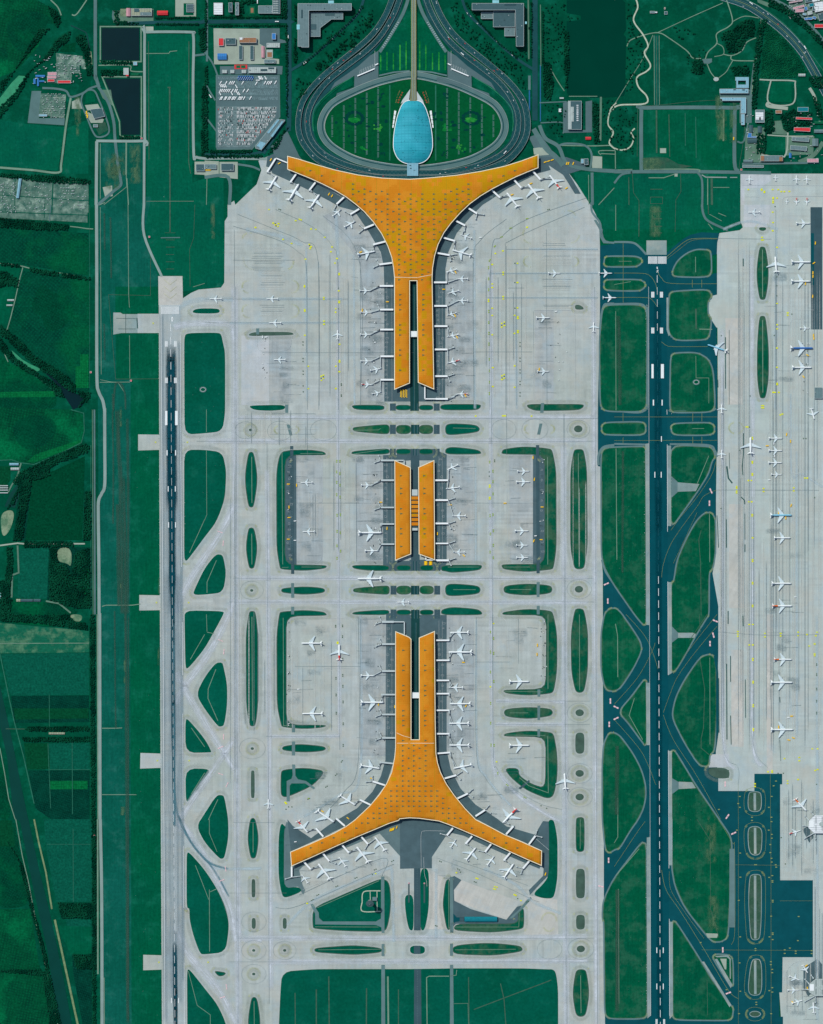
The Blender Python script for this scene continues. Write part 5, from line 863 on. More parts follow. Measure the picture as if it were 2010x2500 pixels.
for (x, y), ch in zip([(1033.5, 226.5), (1035.5, 232.5), (1038, 238.5), (1039.7, 245), (1042, 250)], "北京欢迎您"): tag(text(ch, x, y, 4.2, MT['redp'], -75, 'flower_character', 1.1, .9, 1.6), 'red planted character %s right of the blue egg roof' % ch, 'lettering')
# ------------------------------------------------------------------ landside roads, gardens, yards
MT['white_p'] = M_plain('pale_park_path', C(170, 184, 166), .15, .1, .9, .05); MT['bluef'] = M_plain('blue_walkway_roof', C(30, 96, 140), .1, .3)
r = MB(.0015)
for t, s, w_, m in [
 ('00', "808,-20 808,600 815,660 840,740", 8, 'road_l'), ('00', "835,740 880,800 930,900 965,1040 975,1180 1000,1400 1022,1520 1020,1570 960,1620 830,1733", 7, 'road_l'),
 ('00', "820,1195 815,1733", 7.5, 'road_p'), ('01', "818,0 820,500 820,1000 822,1480 836,1580 872,1660 888,1750", 7.5, 'road_p'), ('02', "887,-10 888,300 888,630 862,710 836,770 833,900 838,1300 840,1733", 7.5, 'road_p'), ('03', "845,-10 848,1733", 7.5, 'road_p'), ('04', "850,0 862,700 865,1760", 7.5, 'road_p'), ('03', "825,0 832,1733", 3, 'path'), ('04', "828,0 830,1310", 3.6, 'path'), ('04', "882,1340 885,1733", 2, 'path'),
 ('00', "815,1192 1215,1192 1225,1150 1225,300 1245,272 1610,272 1636,295 1640,420 1635,700 1640,1290 1665,1330 1740,1342", 6.4, 'road_p'), ('00', "1222,1180 1220,1733", 6, 'road_p'), ('01', "1220,-10 1222,260 1370,605", 6.2, 'road_p'), ('10', "0,1345 200,1340 530,1345", 6, 'road_p'),
 ('00', "0,1418 280,1440 495,1460 520,1380 560,1060 600,830", 5, 'path'), ('00', "360,745 470,750 560,770 600,820 700,790 760,750 830,725", 5, 'road_l'), ('00', "700,800 690,870 740,1000 790,1120 830,1160 900,1145 925,1100 900,1000 840,850 800,770 740,765 700,800", 4, 'road_l'), ('00', "835,553 1090,553 1110,600 1210,607", 2.6, 'path'), ('00', "610,125 650,120 735,0", 3, 'path'), ('00', "430,0 490,60 520,130", 3, 'path'), ('00', "1645,470 1733,460", 5, 'road_l'), ('00', "1100,200 1320,190 1680,190 1733,170", 8, 'road'), ('00', "960,90 980,180 1200,185", 4, 'road_l'), ('00', "600,215 700,260 735,290 760,410", 2.6, 'black_s'),
 ('10', "0,185 660,180 720,190", 9, 'road'), ('10', "715,-20 715,1000 700,1060", 11, 'road'), ('10', "0,440 70,540 110,640", 4, 'road_l'), ('10', "0,700 90,850", 4, 'road_l'), ('10', "0,980 100,1110", 4, 'road_l'), ('10', "20,0 20,520", 5, 'road_l'), ('10', "0,1310 400,1305 560,1240", 7, 'road'), ('10', "680,1010 620,1120 500,1300", 6, 'road'),
 ('10', "0,1500 200,1500 210,1733", 8, 'road_l'), ('10', "280,1390 400,1410 470,1440", 5, 'road_l'), ('10', "20,1500 15,1733", 1.5, 'path'), ('10', "100,1250 100,640 630,640 635,990 400,1262 100,1262", 3, 'road_l'),
 ('20', "1062,-20 1062,1020", 13, 'road'), ('20', "1015,640 1015,760", 6, 'road_l'), ('20', "1005,0 1010,500", 3.4, 'yard_d'), ('20', "1100,870 1330,860", 2.6, 'road_l'), ('20', "1110,1040 1300,1040 1300,1130", 2.6, 'road_l'), ('20', "1108,40 1112,560", 2, 'yard_d'), ('20', "1190,575 1250,680 1310,770", 2, 'path'),
 ('20', "1100,1060 1150,1170 1260,1240 1330,1380 1500,1430 1760,1450", 9, 'road_l'), ('20', "1050,1090 1150,1250 1230,1320 1300,1400", 12, 'road_l'), ('20', "1260,1235 1330,1215 1480,1230 1540,1300 1530,1420", 5, 'road_l'), ('20', "1280,1230 1540,1235 1700,1230", 2.4, 'path'),
 ('20', "1733,920 1690,960 1680,1050 1720,1130 1690,1200 1740,1260", 2.6, 'path'), ('20', "1620,820 1615,1190", 5, 'yard_d'), ('20', "1350,815 1590,815", 1.6, 'path'), ('20', "1620,1310 1600,1290 1620,1275 1740,1275", 2, 'path'), ('20', "1620,1300 1740,1305", 2, 'path'),
 ('30', "175,-20 195,60 160,170 240,290 280,380 250,440 300,540 270,590 190,640 200,720 270,800 255,860 60,870 0,890", 3.6, 'white_p'), ('20', "1750,870 1700,930 1680,1050 1725,1120 1690,1210 1740,1262", 3, 'white_p'), ('30', "105,385 140,330 290,280 380,275 460,320 600,420 650,480 720,485", 2.4, 'path'), ('30', "350,275 640,140 900,25", 1.6, 'path'), ('30', "0,870 110,690 240,480 320,290", 1.4, 'path'), ('30', "925,-20 980,160 950,220 850,280 850,360 780,430 755,490", 2.6, 'path'), ('30', "850,360 900,390 905,450 830,470", 1.8, 'path'), ('30', "905,450 980,460 1060,420 1100,350 1190,310 1205,320", 2.4, 'path'), ('30', "970,460 985,500 1160,505", 2.4, 'path'), ('30', "985,500 955,550 925,600 860,650", 1.8, 'path'), ('30', "770,530 800,600 840,650", 2.2, 'path'), ('30', "980,180 1080,135 1200,150", 1.8, 'path'),
 ('30', "-10,1225 60,1245 130,1220 160,1150 140,1100 170,1065", 3.2, 'white_p'), ('30', "225,1420 225,920 260,895 980,895 998,930 998,1350 1030,1420", 9, 'road_l'), ('30', "0,1425 700,1425 1300,1435", 8, 'road_l'), ('30', "5,1410 150,1405", 1.6, 'path'), ('30', "250,1405 670,1405 700,1430", 2.6, 'path'), ('30', "690,1430 728,1500 730,1700", 5, 'road_l'), ('31', "742,0 755,80 800,140 960,215", 5.5, 'road_l'), ('30', "0,1520 60,1450 150,1430", 5, 'road_l'), ('30', "8,1250 10,1400", 2, 'path'),
 ('30', "190,1298 195,920 215,885 330,875 1030,870 1035,1400", 1, 'brown_p'), ('30', "1140,780 1130,900 1080,1160 1020,1175", 4, 'road_l'), ('30', "1160,510 1130,760 1110,1000", 3, 'road_l'), ('30', "1220,160 1200,330 1160,600 1140,780", 3, 'path'), ('30', "1205,660 1300,665 1480,670 1500,700 1480,860 1280,850 1300,665", 3.4, 'yard'), ('30', "1280,850 1280,880 1440,900", 8, 'yard'), ('30', "1440,1100 1410,1300 1220,1280", 4, 'yard'), ('30', "1270,1120 1440,1130 1650,1130", 3, 'yard'), ('30', "1060,1360 1350,1355 1700,1350", 5, 'road_l'), ('30', "1620,730 1660,800 1680,880", 7, 'yard'), ('30', "1530,1345 1650,1290 1733,1180", 10, 'yard_d'),
 ('20', "1108,550 1108,1028", 2.6, 'bluef'), ('20', "1015,765 1016,935", 3.4, 'bluef'), ('10', "692,690 692,980", 1.6, 'bluef'), ('14', "1333,700 1334,640 1352,612 1400,606 1488,606", 2.4, 'white_p'), ('14', "1333,700 1334,778 1488,779", 2.4, 'white_p'), ('14', "1458,606 1460,778", 1.8, 'white_p'), ('14', "1400,606 1402,700", 1.6, 'white_p'), ('30', "0,-10 3,0", 1, 'path'), ('20', "1095,180 1095,181", 1, 'path')]:
 P = Z(t, s); P = resample(smooth(P), 5) if len(P) > 2 and m != 'x' and not (t == '10' and '100,1250' in s) else P
 r.strip(P, w_, ZT + .03 + .0007 * len(s), MT[m])
P = Z('30', "900,-30 1080,30 1220,110 1400,250 1540,400 1640,560 1760,780"); r.strip(smooth(P), 22, ZT, MT['road'])
P2 = Z('30', "1250,-30 1400,40 1520,120 1640,230 1760,380"); r.strip(smooth(P2), 10, ZT, MT['road_l'])
P3 = Z('30', "1020,-30 1180,40 1350,150 1500,290 1640,460 1760,620"); r.strip(smooth(P3), 2, ZT + .02, MT['stub_p'])
for off in (-10.5, -3.5, 0, 3.5, 10.5):
 Q = [(x + off * .6, y - off * .8) for x, y in smooth(P)]; r.strip(Q, .5 if off else .8, ZT + .04, MT['line' if abs(off) > 5 else 'tick' if not off else 'shoul'])
for t, s, m in [('10', "75,240 465,245 465,370 520,370 515,490 630,500 630,540 80,545", 'yard'), ('10', "465,240 635,240 635,330 690,345 690,362 640,365 635,408 525,405 465,370", 'lot'), ('10', "130,560 250,560 250,548 370,548 370,545 660,560 655,630 130,630", 'lot'),
    ('10', "95,640 635,640 630,990 400,1260 100,1260", 'lot'), ('10', "110,900 615,900 600,990 380,1245 110,1245", 'lot_c'), ('10', "110,648 620,648 620,672 110,672", 'bays'), ('10', "110,688 620,688 620,745 110,745", 'bays'), ('10', "110,756 620,756 620,805 110,805", 'bays'), ('10', "110,818 620,818 620,846 110,846", 'bays'), ('10', "0,1360 120,1365 120,1490 0,1490", 'yard'), ('10', "125,1370 280,1370 280,1515 125,1500", 'yard'), ('00', "1648,1368 1740,1368 1740,1480 1648,1475", 'yard'),
    ('00', "1485,-10 1660,-10 1660,140 1485,140", 'yard'), ('00', "1110,75 1300,75 1300,180 960,190 960,90 1110,90", 'yard_d'), ('00', "1020,75 1070,75 1070,140 1020,140", 'dry'), ('00', "1232,225 1300,225 1300,260 1240,262", 'yard'), ('00', "1555,28 1640,28 1640,130 1555,130", 'air_b'),
    ('00', "475,450 700,475 700,545 480,545", 'junk'), ('00', "475,545 670,545 680,620 480,625", 'junk'), ('00', "690,500 760,510 750,590 690,580", 'junk'), ('00', "400,610 610,625 605,710 400,700", 'junk'), ('00', "270,770 350,770 330,1000 550,1000 545,1060 235,1040", 'road_l'), ('00', "345,790 560,800 545,1000 330,970", 'junk'), ('00', "610,860 670,830 700,920 610,920", 'yard'), ('00', "720,890 830,880 850,920 740,935", 'yard'), ('00', "715,935 880,1010 870,1040 770,1040", 'yard'), ('00', "840,760 940,760 960,900 870,830", 'yard_d'), ('00', "870,1585 950,1570 955,1660 890,1665", 'yard'), ('00', "800,1060 890,1030 915,1100 840,1145", 'brownf'), ('00', "730,770 800,770 810,860 720,880", 'air_b'),
    ('00', "755,430 775,440 785,545 765,545", 'dry'),
    ('10', "560,1240 700,1110 800,1320 840,1370 720,1340 600,1330", 'lot'), ('10', "530,1335 600,1335 700,1385 700,1445 520,1410", 'serv'), ('20', "1010,1160 1100,1130 1240,1320 1130,1400 1085,1430 1085,1320", 'lot'), ('20', "1080,1330 1330,1330 1500,1390 1480,1430 1350,1470 1450,1640 1400,1640 1300,1480 1180,1400 1060,1430", 'serv'),
    ('20', "1545,1320 1630,1325 1630,1425 1545,1420", 'yard'), ('20', "1300,870 1340,860 1340,1100 1490,1100 1490,860 1545,850 1545,1120 1300,1125", 'lot'), ('20', "1550,1100 1600,1100 1600,1220 1540,1200", 'air_b'),
    ('30', "730,490 810,485 810,515 785,530 730,525", 'road_l'), ('30', "870,745 1140,745 1140,1020 1040,1020 1040,850 880,845", 'road_l'), ('30', "1320,1005 1385,1000 1400,1070 1440,1100 1420,1120 1310,1110", 'yard_d'), ('30', "1270,1130 1430,1135 1410,1260 1260,1250", 'air_b'), ('30', "1310,680 1470,680 1475,850 1290,845", 'air_b'), ('30', "1090,1060 1250,1060 1250,1350 1080,1340", 'yard_d'), ('30', "1420,1130 1660,1130 1650,1280 1420,1290", 'yard_d'), ('30', "1430,-10 1760,-10 1760,160 1610,160 1540,110 1460,60", 'junk'), ('30', "1185,-10 1300,30 1280,60 1190,20", 'yard_d'),
    ('30', "380,1230 430,1230 430,1270 380,1270", 'yard'), ('30', "245,1310 350,1300 440,1310 530,1360 650,1380 540,1400 245,1398", 'brownf'), ('30', "500,1440 525,1440 525,1465 500,1465", 'yard'),
    ('N', "1302,362 1316,360 1342,362 1345,370 1340,378 1318,380 1304,377", 'yard'),
    ('14', "1328,635 1350,610 1400,603 1490,603 1490,630 1470,640 1472,755 1492,757 1492,783 1328,783", 'path'), ('14', "1342,645 1400,618 1455,620 1455,760 1345,765", 'island')]:
 if m not in MT: MT[m] = {'bays': lambda: M_crop('slanted_bays', C(98, 124, 128), C(70, 96, 102), 5.4, 7, .6, -30, False), 'lot_c': lambda: M_crop('car_park_bays', C(104, 128, 130), C(84, 110, 114), 30, 7.5, .35, 0, True), 'brownf': lambda: M_grass('brown_ground', C(50, 86, 70), C(62, 92, 78), C(28, 84, 66), .5)}[m]()
 r.poly(Z(t, s), ZA + .1, MT[m])
struct('road', r, 'landside roads, paths, yards and car park surfaces at the top of the site')

# --- garden rings and highways
EG = [(1008.5, 194)] + Z('10', "1560,708 1400,757 1250,822 1130,885 1070,940 1032,1010 1022,1080 1045,1150 1110,1220 1250,1300 1400,1348 1600,1383") + [(1008.5, 402)]
EGR = mir(EG)[::-1]; EGF = smooth(EG[:-1] + EGR[:-1], True)
gd = MB(.002)
gd.poly(Z('10', "1475,450 1530,370 1640,220 1733,90") + [(1008.5, 12)] + mir(Z('10', "1475,450 1530,370 1640,220 1733,90"))[::-1] + mir(Z('10', "1475,620"), 1008.5) + [(1008.5, 172)] + Z('10', "1475,630"), ZT + .1, MT['gfield'] if 'gfield' in MT else MT['air_b'])
gd.poly(EGF, ZT + .2, MT['garden'] if 'garden' in MT else M_grass('garden_lawn', C(6, 84, 46), C(4, 76, 46), C(4, 66, 44), .62))
struct('garden_lawn', gd, 'oval green lawn around the blue egg shaped roof')
MT['stripe'] = M_grass('planted_stripe', C(24, 130, 54), C(10, 104, 52), C(60, 160, 60), .55, None, .1); hw = MB(.0015)
base = Z('10', "1590,-20 1400,320 1150,520 960,690 830,870 770,1050 790,1180 880,1320 1000,1400 1200,1470 1500,1515") + [(1008.5, 440)]
base = base + mir(base)[::-1][1:] + mir(Z('10', "1690,-20 1600,150 1500,300 1380,450 1200,600 1050,720 960,850 925,960 905,1060 960,1200 1100,1310 1300,1390 1500,1420"))
left = Z('10', "1590,-20 1400,320 1150,520 960,690 830,870 770,1050 790,1180 880,1320 1000,1400 1200,1470 1500,1515") + [(1008.5, 440), (1008.5, 425)] + Z('10', "1560,1455 1300,1400 1100,1310 960,1200 905,1060 925,960 990,840 1100,720 1250,610 1400,470 1540,310 1640,150 1690,-20")
for P in (left, mir(left)): hw.poly(P, ZT + .05, MT['road'])
ROADS = []
def ring(off): return smooth([p for p in offset(EG[:-1] + EGR[:-1], off)], True)
hw.strip(ring(2.2), 2.2, ZT + .24, MT['conc_s'], True); hw.strip(ring(11), 15, ZT + .22, MT['road_l'], True); hw.strip(ring(7), 2.5, ZT + .26, MT['road'], True); hw.strip(ring(14.5), 1.0, ZT + .28, MT['shoul'], True); hw.strip(ring(18.8), .9, ZT + .28, MT['conc_s'], True)
H1 = Z('10', "1592,-20 1530,130 1440,270 1330,380 1180,500 1000,650 880,780 815,900 792,1050 812,1170 880,1280 980,1370 1150,1440 1300,1480 1500,1505") + [(1008.5, 436)]
H2 = Z('10', "1655,-20 1600,120 1500,290 1380,420 1200,560 1050,680 950,800 885,930 870,1050 900,1180 990,1290 1130,1370 1300,1425 1500,1458") + [(1008.5, 421)]
H0 = Z('10', "1725,-20 1700,60 1660,150 1560,320 1480,440")
HG = Z('10', "1245,660 1080,780 960,900 925,1000 925,1100 960,1200 1060,1300")
L1 = Z('10', "1350,-20 1300,110 1180,230 1000,400 850,520 720,600")
for mm in (lambda p: p, mir):
 for P, w_, m in ((L1, 6.5, 'road'), (H0, 8, 'road_l')): hw.strip(smooth(mm(P)), w_, ZT + .3, MT[m])
 hw.strip(smooth(mm(HG)), 3.2, ZT + .31, MT['gstrip'] if 'gstrip' in MT else MT['air_b'])
 hw.strip(smooth(mm(Z('10', "1255,650 1080,760 940,900 915,1010 920,1110"))), 1.2, ZT + .33, MT['hedge'] if 'hedge' in MT else MT['algae'])
 P = smooth(mm(Z('10', "1620,-20 1560,130 1470,280 1350,405 1190,530 1020,665 915,790 850,920"))); hw.strip(P, 2.6, ZT + .31, MT['air_b'])
 hw.poly(mm(Z('10', "1470,430 1470,655 1560,650 1560,690 1400,720 1250,770 1170,800 1110,820 1120,790 1265,740 1268,640 1100,735 1060,770 1100,700 1300,560 1400,470")), ZT + .2, MT['lot'])
 hw.poly(mm(Z('10', "1250,650 1255,725 1180,760 1150,770 1160,730")), ZT + .34, MT['air_b'])
 hw.strip(mm(Z('10', "1475,640 1600,612 1735,600")), 3.4, ZT + .36, MT['shoul'])
 hw.strip(mm(Z('10', "1440,430 1440,600")), .5, ZT + .3, MT['line'])
 for k in range(9):
  x = 1310 + k * 15; hw.strip(mm(Z('10', [(x, 625 - k * 6.5), (x + 8, 590 - k * 6.5)])), .5, ZT + .4, MT['line'])
 for k in range(14): hw.strip(mm(Z('10', [(1500 + k * 10 + 0, 395 - k * 16), (1515 + k * 10, 402 - k * 16)])), .9, ZT + .42, MT['line'])
 for x, y0 in ((1490, 465), (1543, 440), (1597, 450), (1653, 380), (1705, 350)): hw.strip(mm(Z('10', [(x, y0), (x, 595 if x > 1500 else 595)])), 3.2, ZT + .45, MT['stripe'])
for x, y0, y1 in ((811.6, 283, 337), (840, 256, 364), (868, 238, 376), (896, 225, 382), (923.6, 214, 388), (952, 208, 392), (1064, 208, 392), (1092, 214, 388), (1120.6, 224, 382), (1148.6, 237, 375), (1177, 255, 364), (1205, 281, 337)):
 n = int((y1 - y0) / 2.2)
 if x in (952, 1064): hw.strip([(x, y0), (x, y1)], 3.2, ZT + .4, MT['stub_p']); continue
 for k in range(n): hw.strip([(x - 1.9, y0 + k * 2.2), (x + 1.9, y0 + k * 2.2)], 1.0, ZT + .4, MT['shoul'] if (k + int(x)) % 7 else MT['island'])
 hw.strip([(x - 2.3, y0), (x - 2.3, y1)], .5, ZT + .41, MT['stub_p'])
struct('highway', hw, 'curving asphalt highways and ring road around the oval garden')
fb = MB(.002); rnd = random.Random(11)
MT['bedg'] = M_grass('bright_flower_bed', C(20, 124, 56), C(10, 102, 48), C(60, 146, 56), .55, None, .1); MT['bedd'] = M_grass('dark_flower_bed', C(4, 62, 52), C(6, 56, 56), None, .5, None, .1)
def bed(cx, cy, rx, ry, m, n=16, z=ZT + .44):
 P = [(cx + rx * (1 + rnd.uniform(-.28, .22)) * math.cos(a * 2 * math.pi / n), cy + ry * (1 + rnd.uniform(-.28, .22)) * math.sin(a * 2 * math.pi / n)) for a in range(n)]; fb.poly(chaikin(P, 1), z, MT[m])
for c_ in (866, 1151):
 for k in range(14):
  a = k * math.pi / 7; bed(c_ + 20 * math.cos(a), 289 + 15 * math.sin(a), 5.5, 4, 'bedd', 9, ZT + .42)
 bed(c_ - 1, 293, 15, 6.5, 'bedg', 20)
for x, y, s_ in ((923, 312, 10), (888, 362, 8), (1092, 311, 11), (1126, 361, 11), (930, 233, 7), (935, 375, 6), (1090, 230, 7), (1085, 375, 6)):
 g_ = s_ > 7
 for k in range(12): bed(x + rnd.uniform(-s_, s_), y + rnd.uniform(-s_, s_) * .8, s_ * .3, s_ * .24, 'bedg' if g_ else 'bedd', 8)
for k in range(36):
 x = rnd.uniform(820, 960) if k % 2 else rnd.uniform(1060, 1200); y = rnd.uniform(235, 370)
 if inside((x, y), offset(EGF, -12)): bed(x, y, rnd.uniform(3, 7), rnd.uniform(2, 5), 'bedd', 9, ZT + .41)
tag(struct('flower_beds', fb), 'dark and bright flower shaped beds planted in the oval lawn', 'flower bed', None, 'stuff')

# --- raised carriageways: solid decks with parapets
def deck(name, pts, wd, z0, z1, mat, label, cat='road', piers=True, kind=None):
 root = empty(name, W(pts[len(pts) // 2], 0)); tag(root, label, cat, None, kind)
 n = len(pts); d = MB()
 zz = [z1] * n
 L_, R_ = d.strip(pts, wd, zz, mat)
 for A in (L_, R_):
  for i in range(n - 1):
   a, b_ = A[i], A[i + 1]; dz = Vector((0, 0, z1 - z0))
   f = [a - dz, b_ - dz, b_, a] if A is R_ else [b_ - dz, a - dz, a, b_]; d.face(f, MT['conc_s'])
 dk_ = d.build('deck'); dk_.parent = root; dk_.matrix_parent_inverse = root.matrix_world.inverted(); 
 for sgn in (-1, 1):
  e = MB(); Q = []
  for i in range(n):
   c_ = (Vector(L_[i]) + Vector(R_[i])) / 2; s_ = (L_[i] if sgn < 0 else R_[i]); v = c_ + (Vector(s_) - c_) * .97
   Q.append((v.x / S + 1005, 1250 - v.y / S))
  e.strip(Q, .7, z1 + 1.0, MT['conc_s'])
  for i in range(n - 1):
   a, b_ = W(Q[i]), W(Q[i + 1]); up = Vector((0, 0, z1 + 1)); lo = Vector((0, 0, z1)); e.face([a + lo, b_ + lo, b_ + up, a + up], MT['conc_s'])
  p_ = e.build('parapet'); p_.parent = root; p_.location = -root.location
 dk_.matrix_parent_inverse = Matrix(); dk_.location = -root.location
 if piers:
  k = 0
  for i in range(2, n - 1, max(1, n // 12)):
   c_ = (Vector(L_[i]) + Vector(R_[i])) / 2; b_ = MB(); b_.box(c_.x, c_.y, 0, 3, 3, z0 + .3, MT['conc_s']); o = b_.build('pier'); o.parent = root; o.location = -root.location
 mk = MB(); w0 = wd if not isinstance(wd, list) else wd[0]
 for off in (-.25, .25):
  Q = []
  for i in range(n):
   v = (Vector(L_[i]) + Vector(R_[i])) / 2 + (Vector(L_[i]) - Vector(R_[i])) * off; Q.append((v.x / S + 1005, 1250 - v.y / S))
  Q = resample(Q, 4)
  for i in range(0, len(Q) - 1, 2): mk.strip(Q[i:i + 2], .4, z1 + .15, MT['shoul'])
 o = mk.build('lane_marking'); o['kind'] = 'stuff'; o.parent = root; o.location = -root.location
 return root
deck('elevated_highway', resample(smooth(H1), 9), 13, 5, 7, MT['road'], 'outer raised highway curving down the left side of the oval garden', 'highway')
deck('elevated_highway', resample(smooth(mir(H1)), 9), 14, 5, 7, MT['road'], 'outer raised highway curving down the right side of the oval garden', 'highway')
deck('elevated_road', resample(smooth(H2), 9), 12, 2.4, 4, MT['road'], 'inner raised road on the left between the outer highway and ring road', 'road', False)
deck('elevated_road', resample(smooth(mir(H2)), 9), 12, 2.4, 4, MT['road'], 'inner raised road on the right between the outer highway and ring road', 'road', False)
MT['track'] = M_plain('track_bed', C(122, 128, 98), .12, .1, .9); MT['track2'] = M_plain('rail_slab', C(74, 104, 88), .12, .1, .9)
rv = empty('railway_viaduct', W((1010, 100))); tag(rv, 'straight tan railway viaduct running down into the blue egg roof', 'viaduct')
d = MB()
d.prism([(1004.5, -30), (1015.5, -30), (1016, 170), (1017, 222), (1018, 248), (1001, 248), (1003, 222), (1004.5, 170)], 7, 9, MT['track']); o = d.build('deck'); o.parent = rv; o.location = -rv.location
for k, x in enumerate((1007.3, 1012.8)):
 d = MB(); d.strip([(x, -30), (x + .4, 246)], 2.2, 9.3, MT['track2']); d.strip([(x - .5, -30), (x - .1, 246)], .3, 9.5, MT['line']); d.strip([(x + .5, -30), (x + .9, 246)], .3, 9.5, MT['line']); o = d.build('track'); o.parent = rv; o.location = -rv.location
for x in (1004.6, 1015.6):
 d = MB(); d.strip([(x, -30), (x + .4, 190)], .8, 10, MT['yardp'] if 'yardp' in MT else MT['tick2']); o = d.build('parapet'); o.parent = rv; o.location = -rv.location
for y in range(-10, 240, 22):
 d = MB(); v = W((1010, y)); d.box(v.x, v.y, 0, 7, 3, 7.1, MT['conc_s']); o = d.build('pier'); o.parent = rv; o.location = -rv.location
# ------------------------------------------------------------------ terminals
def put(o, root):
 o.parent = root; o.location = -root.location; return o
def roof_fn(Pw, z0, rise, fall):
 def f(x, y):
  d = dist_poly((x, y), Pw); return z0 + rise * (1 - math.exp(-d / fall))
 return f
def roof_mesh(name, P, z0, rise, fall, step, mat, root, thick=2.5):
 Pw = [(W(p).x, W(p).y) for p in P]
 if area(Pw) < 0: Pw = Pw[::-1]
 fn = roof_fn(Pw, z0, rise, fall)
 bm = bmesh.new(); bm.faces.new([bm.verts.new((x, y, 0)) for x, y in Pw])
 xs = [p[0] for p in Pw]; ys = [p[1] for p in Pw]
 for ax, lo, hi in ((0, min(xs), max(xs)), (1, min(ys), max(ys))):
  v = math.floor(lo / step) * step + step
  while v < hi:
   co = (v, 0, 0) if ax == 0 else (0, v, 0); no = (1, 0, 0) if ax == 0 else (0, 1, 0)
   bmesh.ops.bisect_plane(bm, geom=bm.verts[:] + bm.edges[:] + bm.faces[:], plane_co=co, plane_no=no); v += step
 for v in bm.verts: v.co.z = fn(v.co.x, v.co.y)
 bm.normal_update()
 for fc in bm.faces:
  if fc.normal.z < 0: fc.normal_flip()
 be = [e for e in bm.edges if len(e.link_faces) == 1]
 ex = bmesh.ops.extrude_edge_only(bm, edges=be)
 for g_ in ex['geom']:
  if isinstance(g_, bmesh.types.BMVert): g_.co.z -= thick
 for fc in bm.faces: fc.smooth = abs(fc.normal.z) > .5
 me = bpy.data.meshes.new(name); bm.to_mesh(me); bm.free(); me.materials.append(mat)
 o = bpy.data.objects.new(name, me); link(o); put(o, root); return fn
def walls(P, z0, z1, root, m='glass', inset=3):
 Q = offset(P, -inset); d = MB(); A = [(p[0], -p[1]) for p in Q]
 if area(A) < 0: Q = Q[::-1]
 n = len(Q)
 for i in range(n):
  a, b_ = Q[i], Q[(i + 1) % n]; d.face([W(a, z0), W(b_, z0), W(b_, z1), W(a, z1)], MT[m] if m in MT else m)
 put(d.build('wall'), root)
def edge_trim(P, z, root, w_=1.7, name='roof_edge', m='rim'):
 d = MB(); Q = offset(P, .3); d.strip(Q, w_, z, MT[m], True)
 n = len(Q)
 for i in range(n):
  a, b_ = offset(Q, w_ / 2)[i] if False else Q[i], Q[(i + 1) % n]; d.face([W(a, z - 3), W(b_, z - 3), W(b_, z + .05), W(a, z + .05)], MT[m])
 put(d.build(name), root)
T3C = Z('10', "705,1330 800,1355 950,1402 1100,1445 1300,1488 1500,1514 1733,1524") + Z('20', "100,1518 200,1510 400,1490 600,1458 800,1415 950,1368 1085,1318 1085,1425 1000,1458 900,1500 800,1550 700,1602 600,1662 510,1728") + \
 Z('21', "430,70 350,160 290,240 240,340 210,440 194,540 190,620 197,1100 205,1560 75,1505 65,645") + Z('11', "1733,645 1733,1510 1608,1562 1608,620 1600,540 1585,450 1550,350 1500,250 1430,150 1350,60 1280,0") + Z('10', "1200,1672 1100,1612 1000,1562 900,1516 800,1476 705,1437")
T3E = Z('13', "1617,145 1730,192") + [(1003.5, 1560), (1003.5, 1805), (1024.5, 1805), (1024, 1557)] + Z('23', "210,143 216,900 222,1170 235,1250 260,1330 310,1430 380,1530 470,1640 560,1733") + Z('24', "680,60 800,125 950,187 1115,262 1113,383 1000,335 800,245 600,152 450,87 330,37 250,8") + Z('23', "170,1730 80,1718 0,1714") + Z('13', "1650,1722") + Z('14', "1640,3 1560,28 1450,75 1300,137 1100,226 900,317 738,388 730,272 900,202 1100,112 1200,55") + Z('13', "1275,1733 1400,1615 1480,1520 1540,1430 1585,1330 1610,1200 1617,1120")
T3DW = [(964.5, 1125), (1002, 1142), (1003, 1352), (966, 1367)]; T3DE = [(1022.5, 1141.5), (1059.5, 1125), (1061, 1366), (1023.7, 1352)]
def skylights(root, spots, fn):
 d = MB(); s = 3.7
 def tri(d_, x, y):
  v = W((x, y)); z = fn(v.x, v.y)
  A = [Vector((v.x - s * .9 * S, v.y + s * .62 * S, z + .3)), Vector((v.x - s * .9 * S, v.y - s * .62 * S, z + .3)), Vector((v.x + s * S, v.y, z + .5))]; top = Vector((v.x - s * .35 * S, v.y, z + .9))
  for i in range(3): d_.face([A[i], A[(i + 1) % 3], top], MT['skyl'])
  for i in range(3):
   a, b_ = A[i], A[(i + 1) % 3]; o_ = Vector((0, 0, -1.2)); d_.face([a + o_, b_ + o_, b_, a], MT['skyl'])
 for i, (x, y) in enumerate(spots):
  if i < 99:
   e = MB(); tri(e, x, y); put(e.build('skylight'), root)
  else: tri(d, x, y)
 if d.f: o = put(d.build('skylight_array'), root); o['kind'] = 'stuff'
limbL = [y for y in (765, 807, 850, 892, 1020, 1062, 1105, 1232, 1275, 1402)]
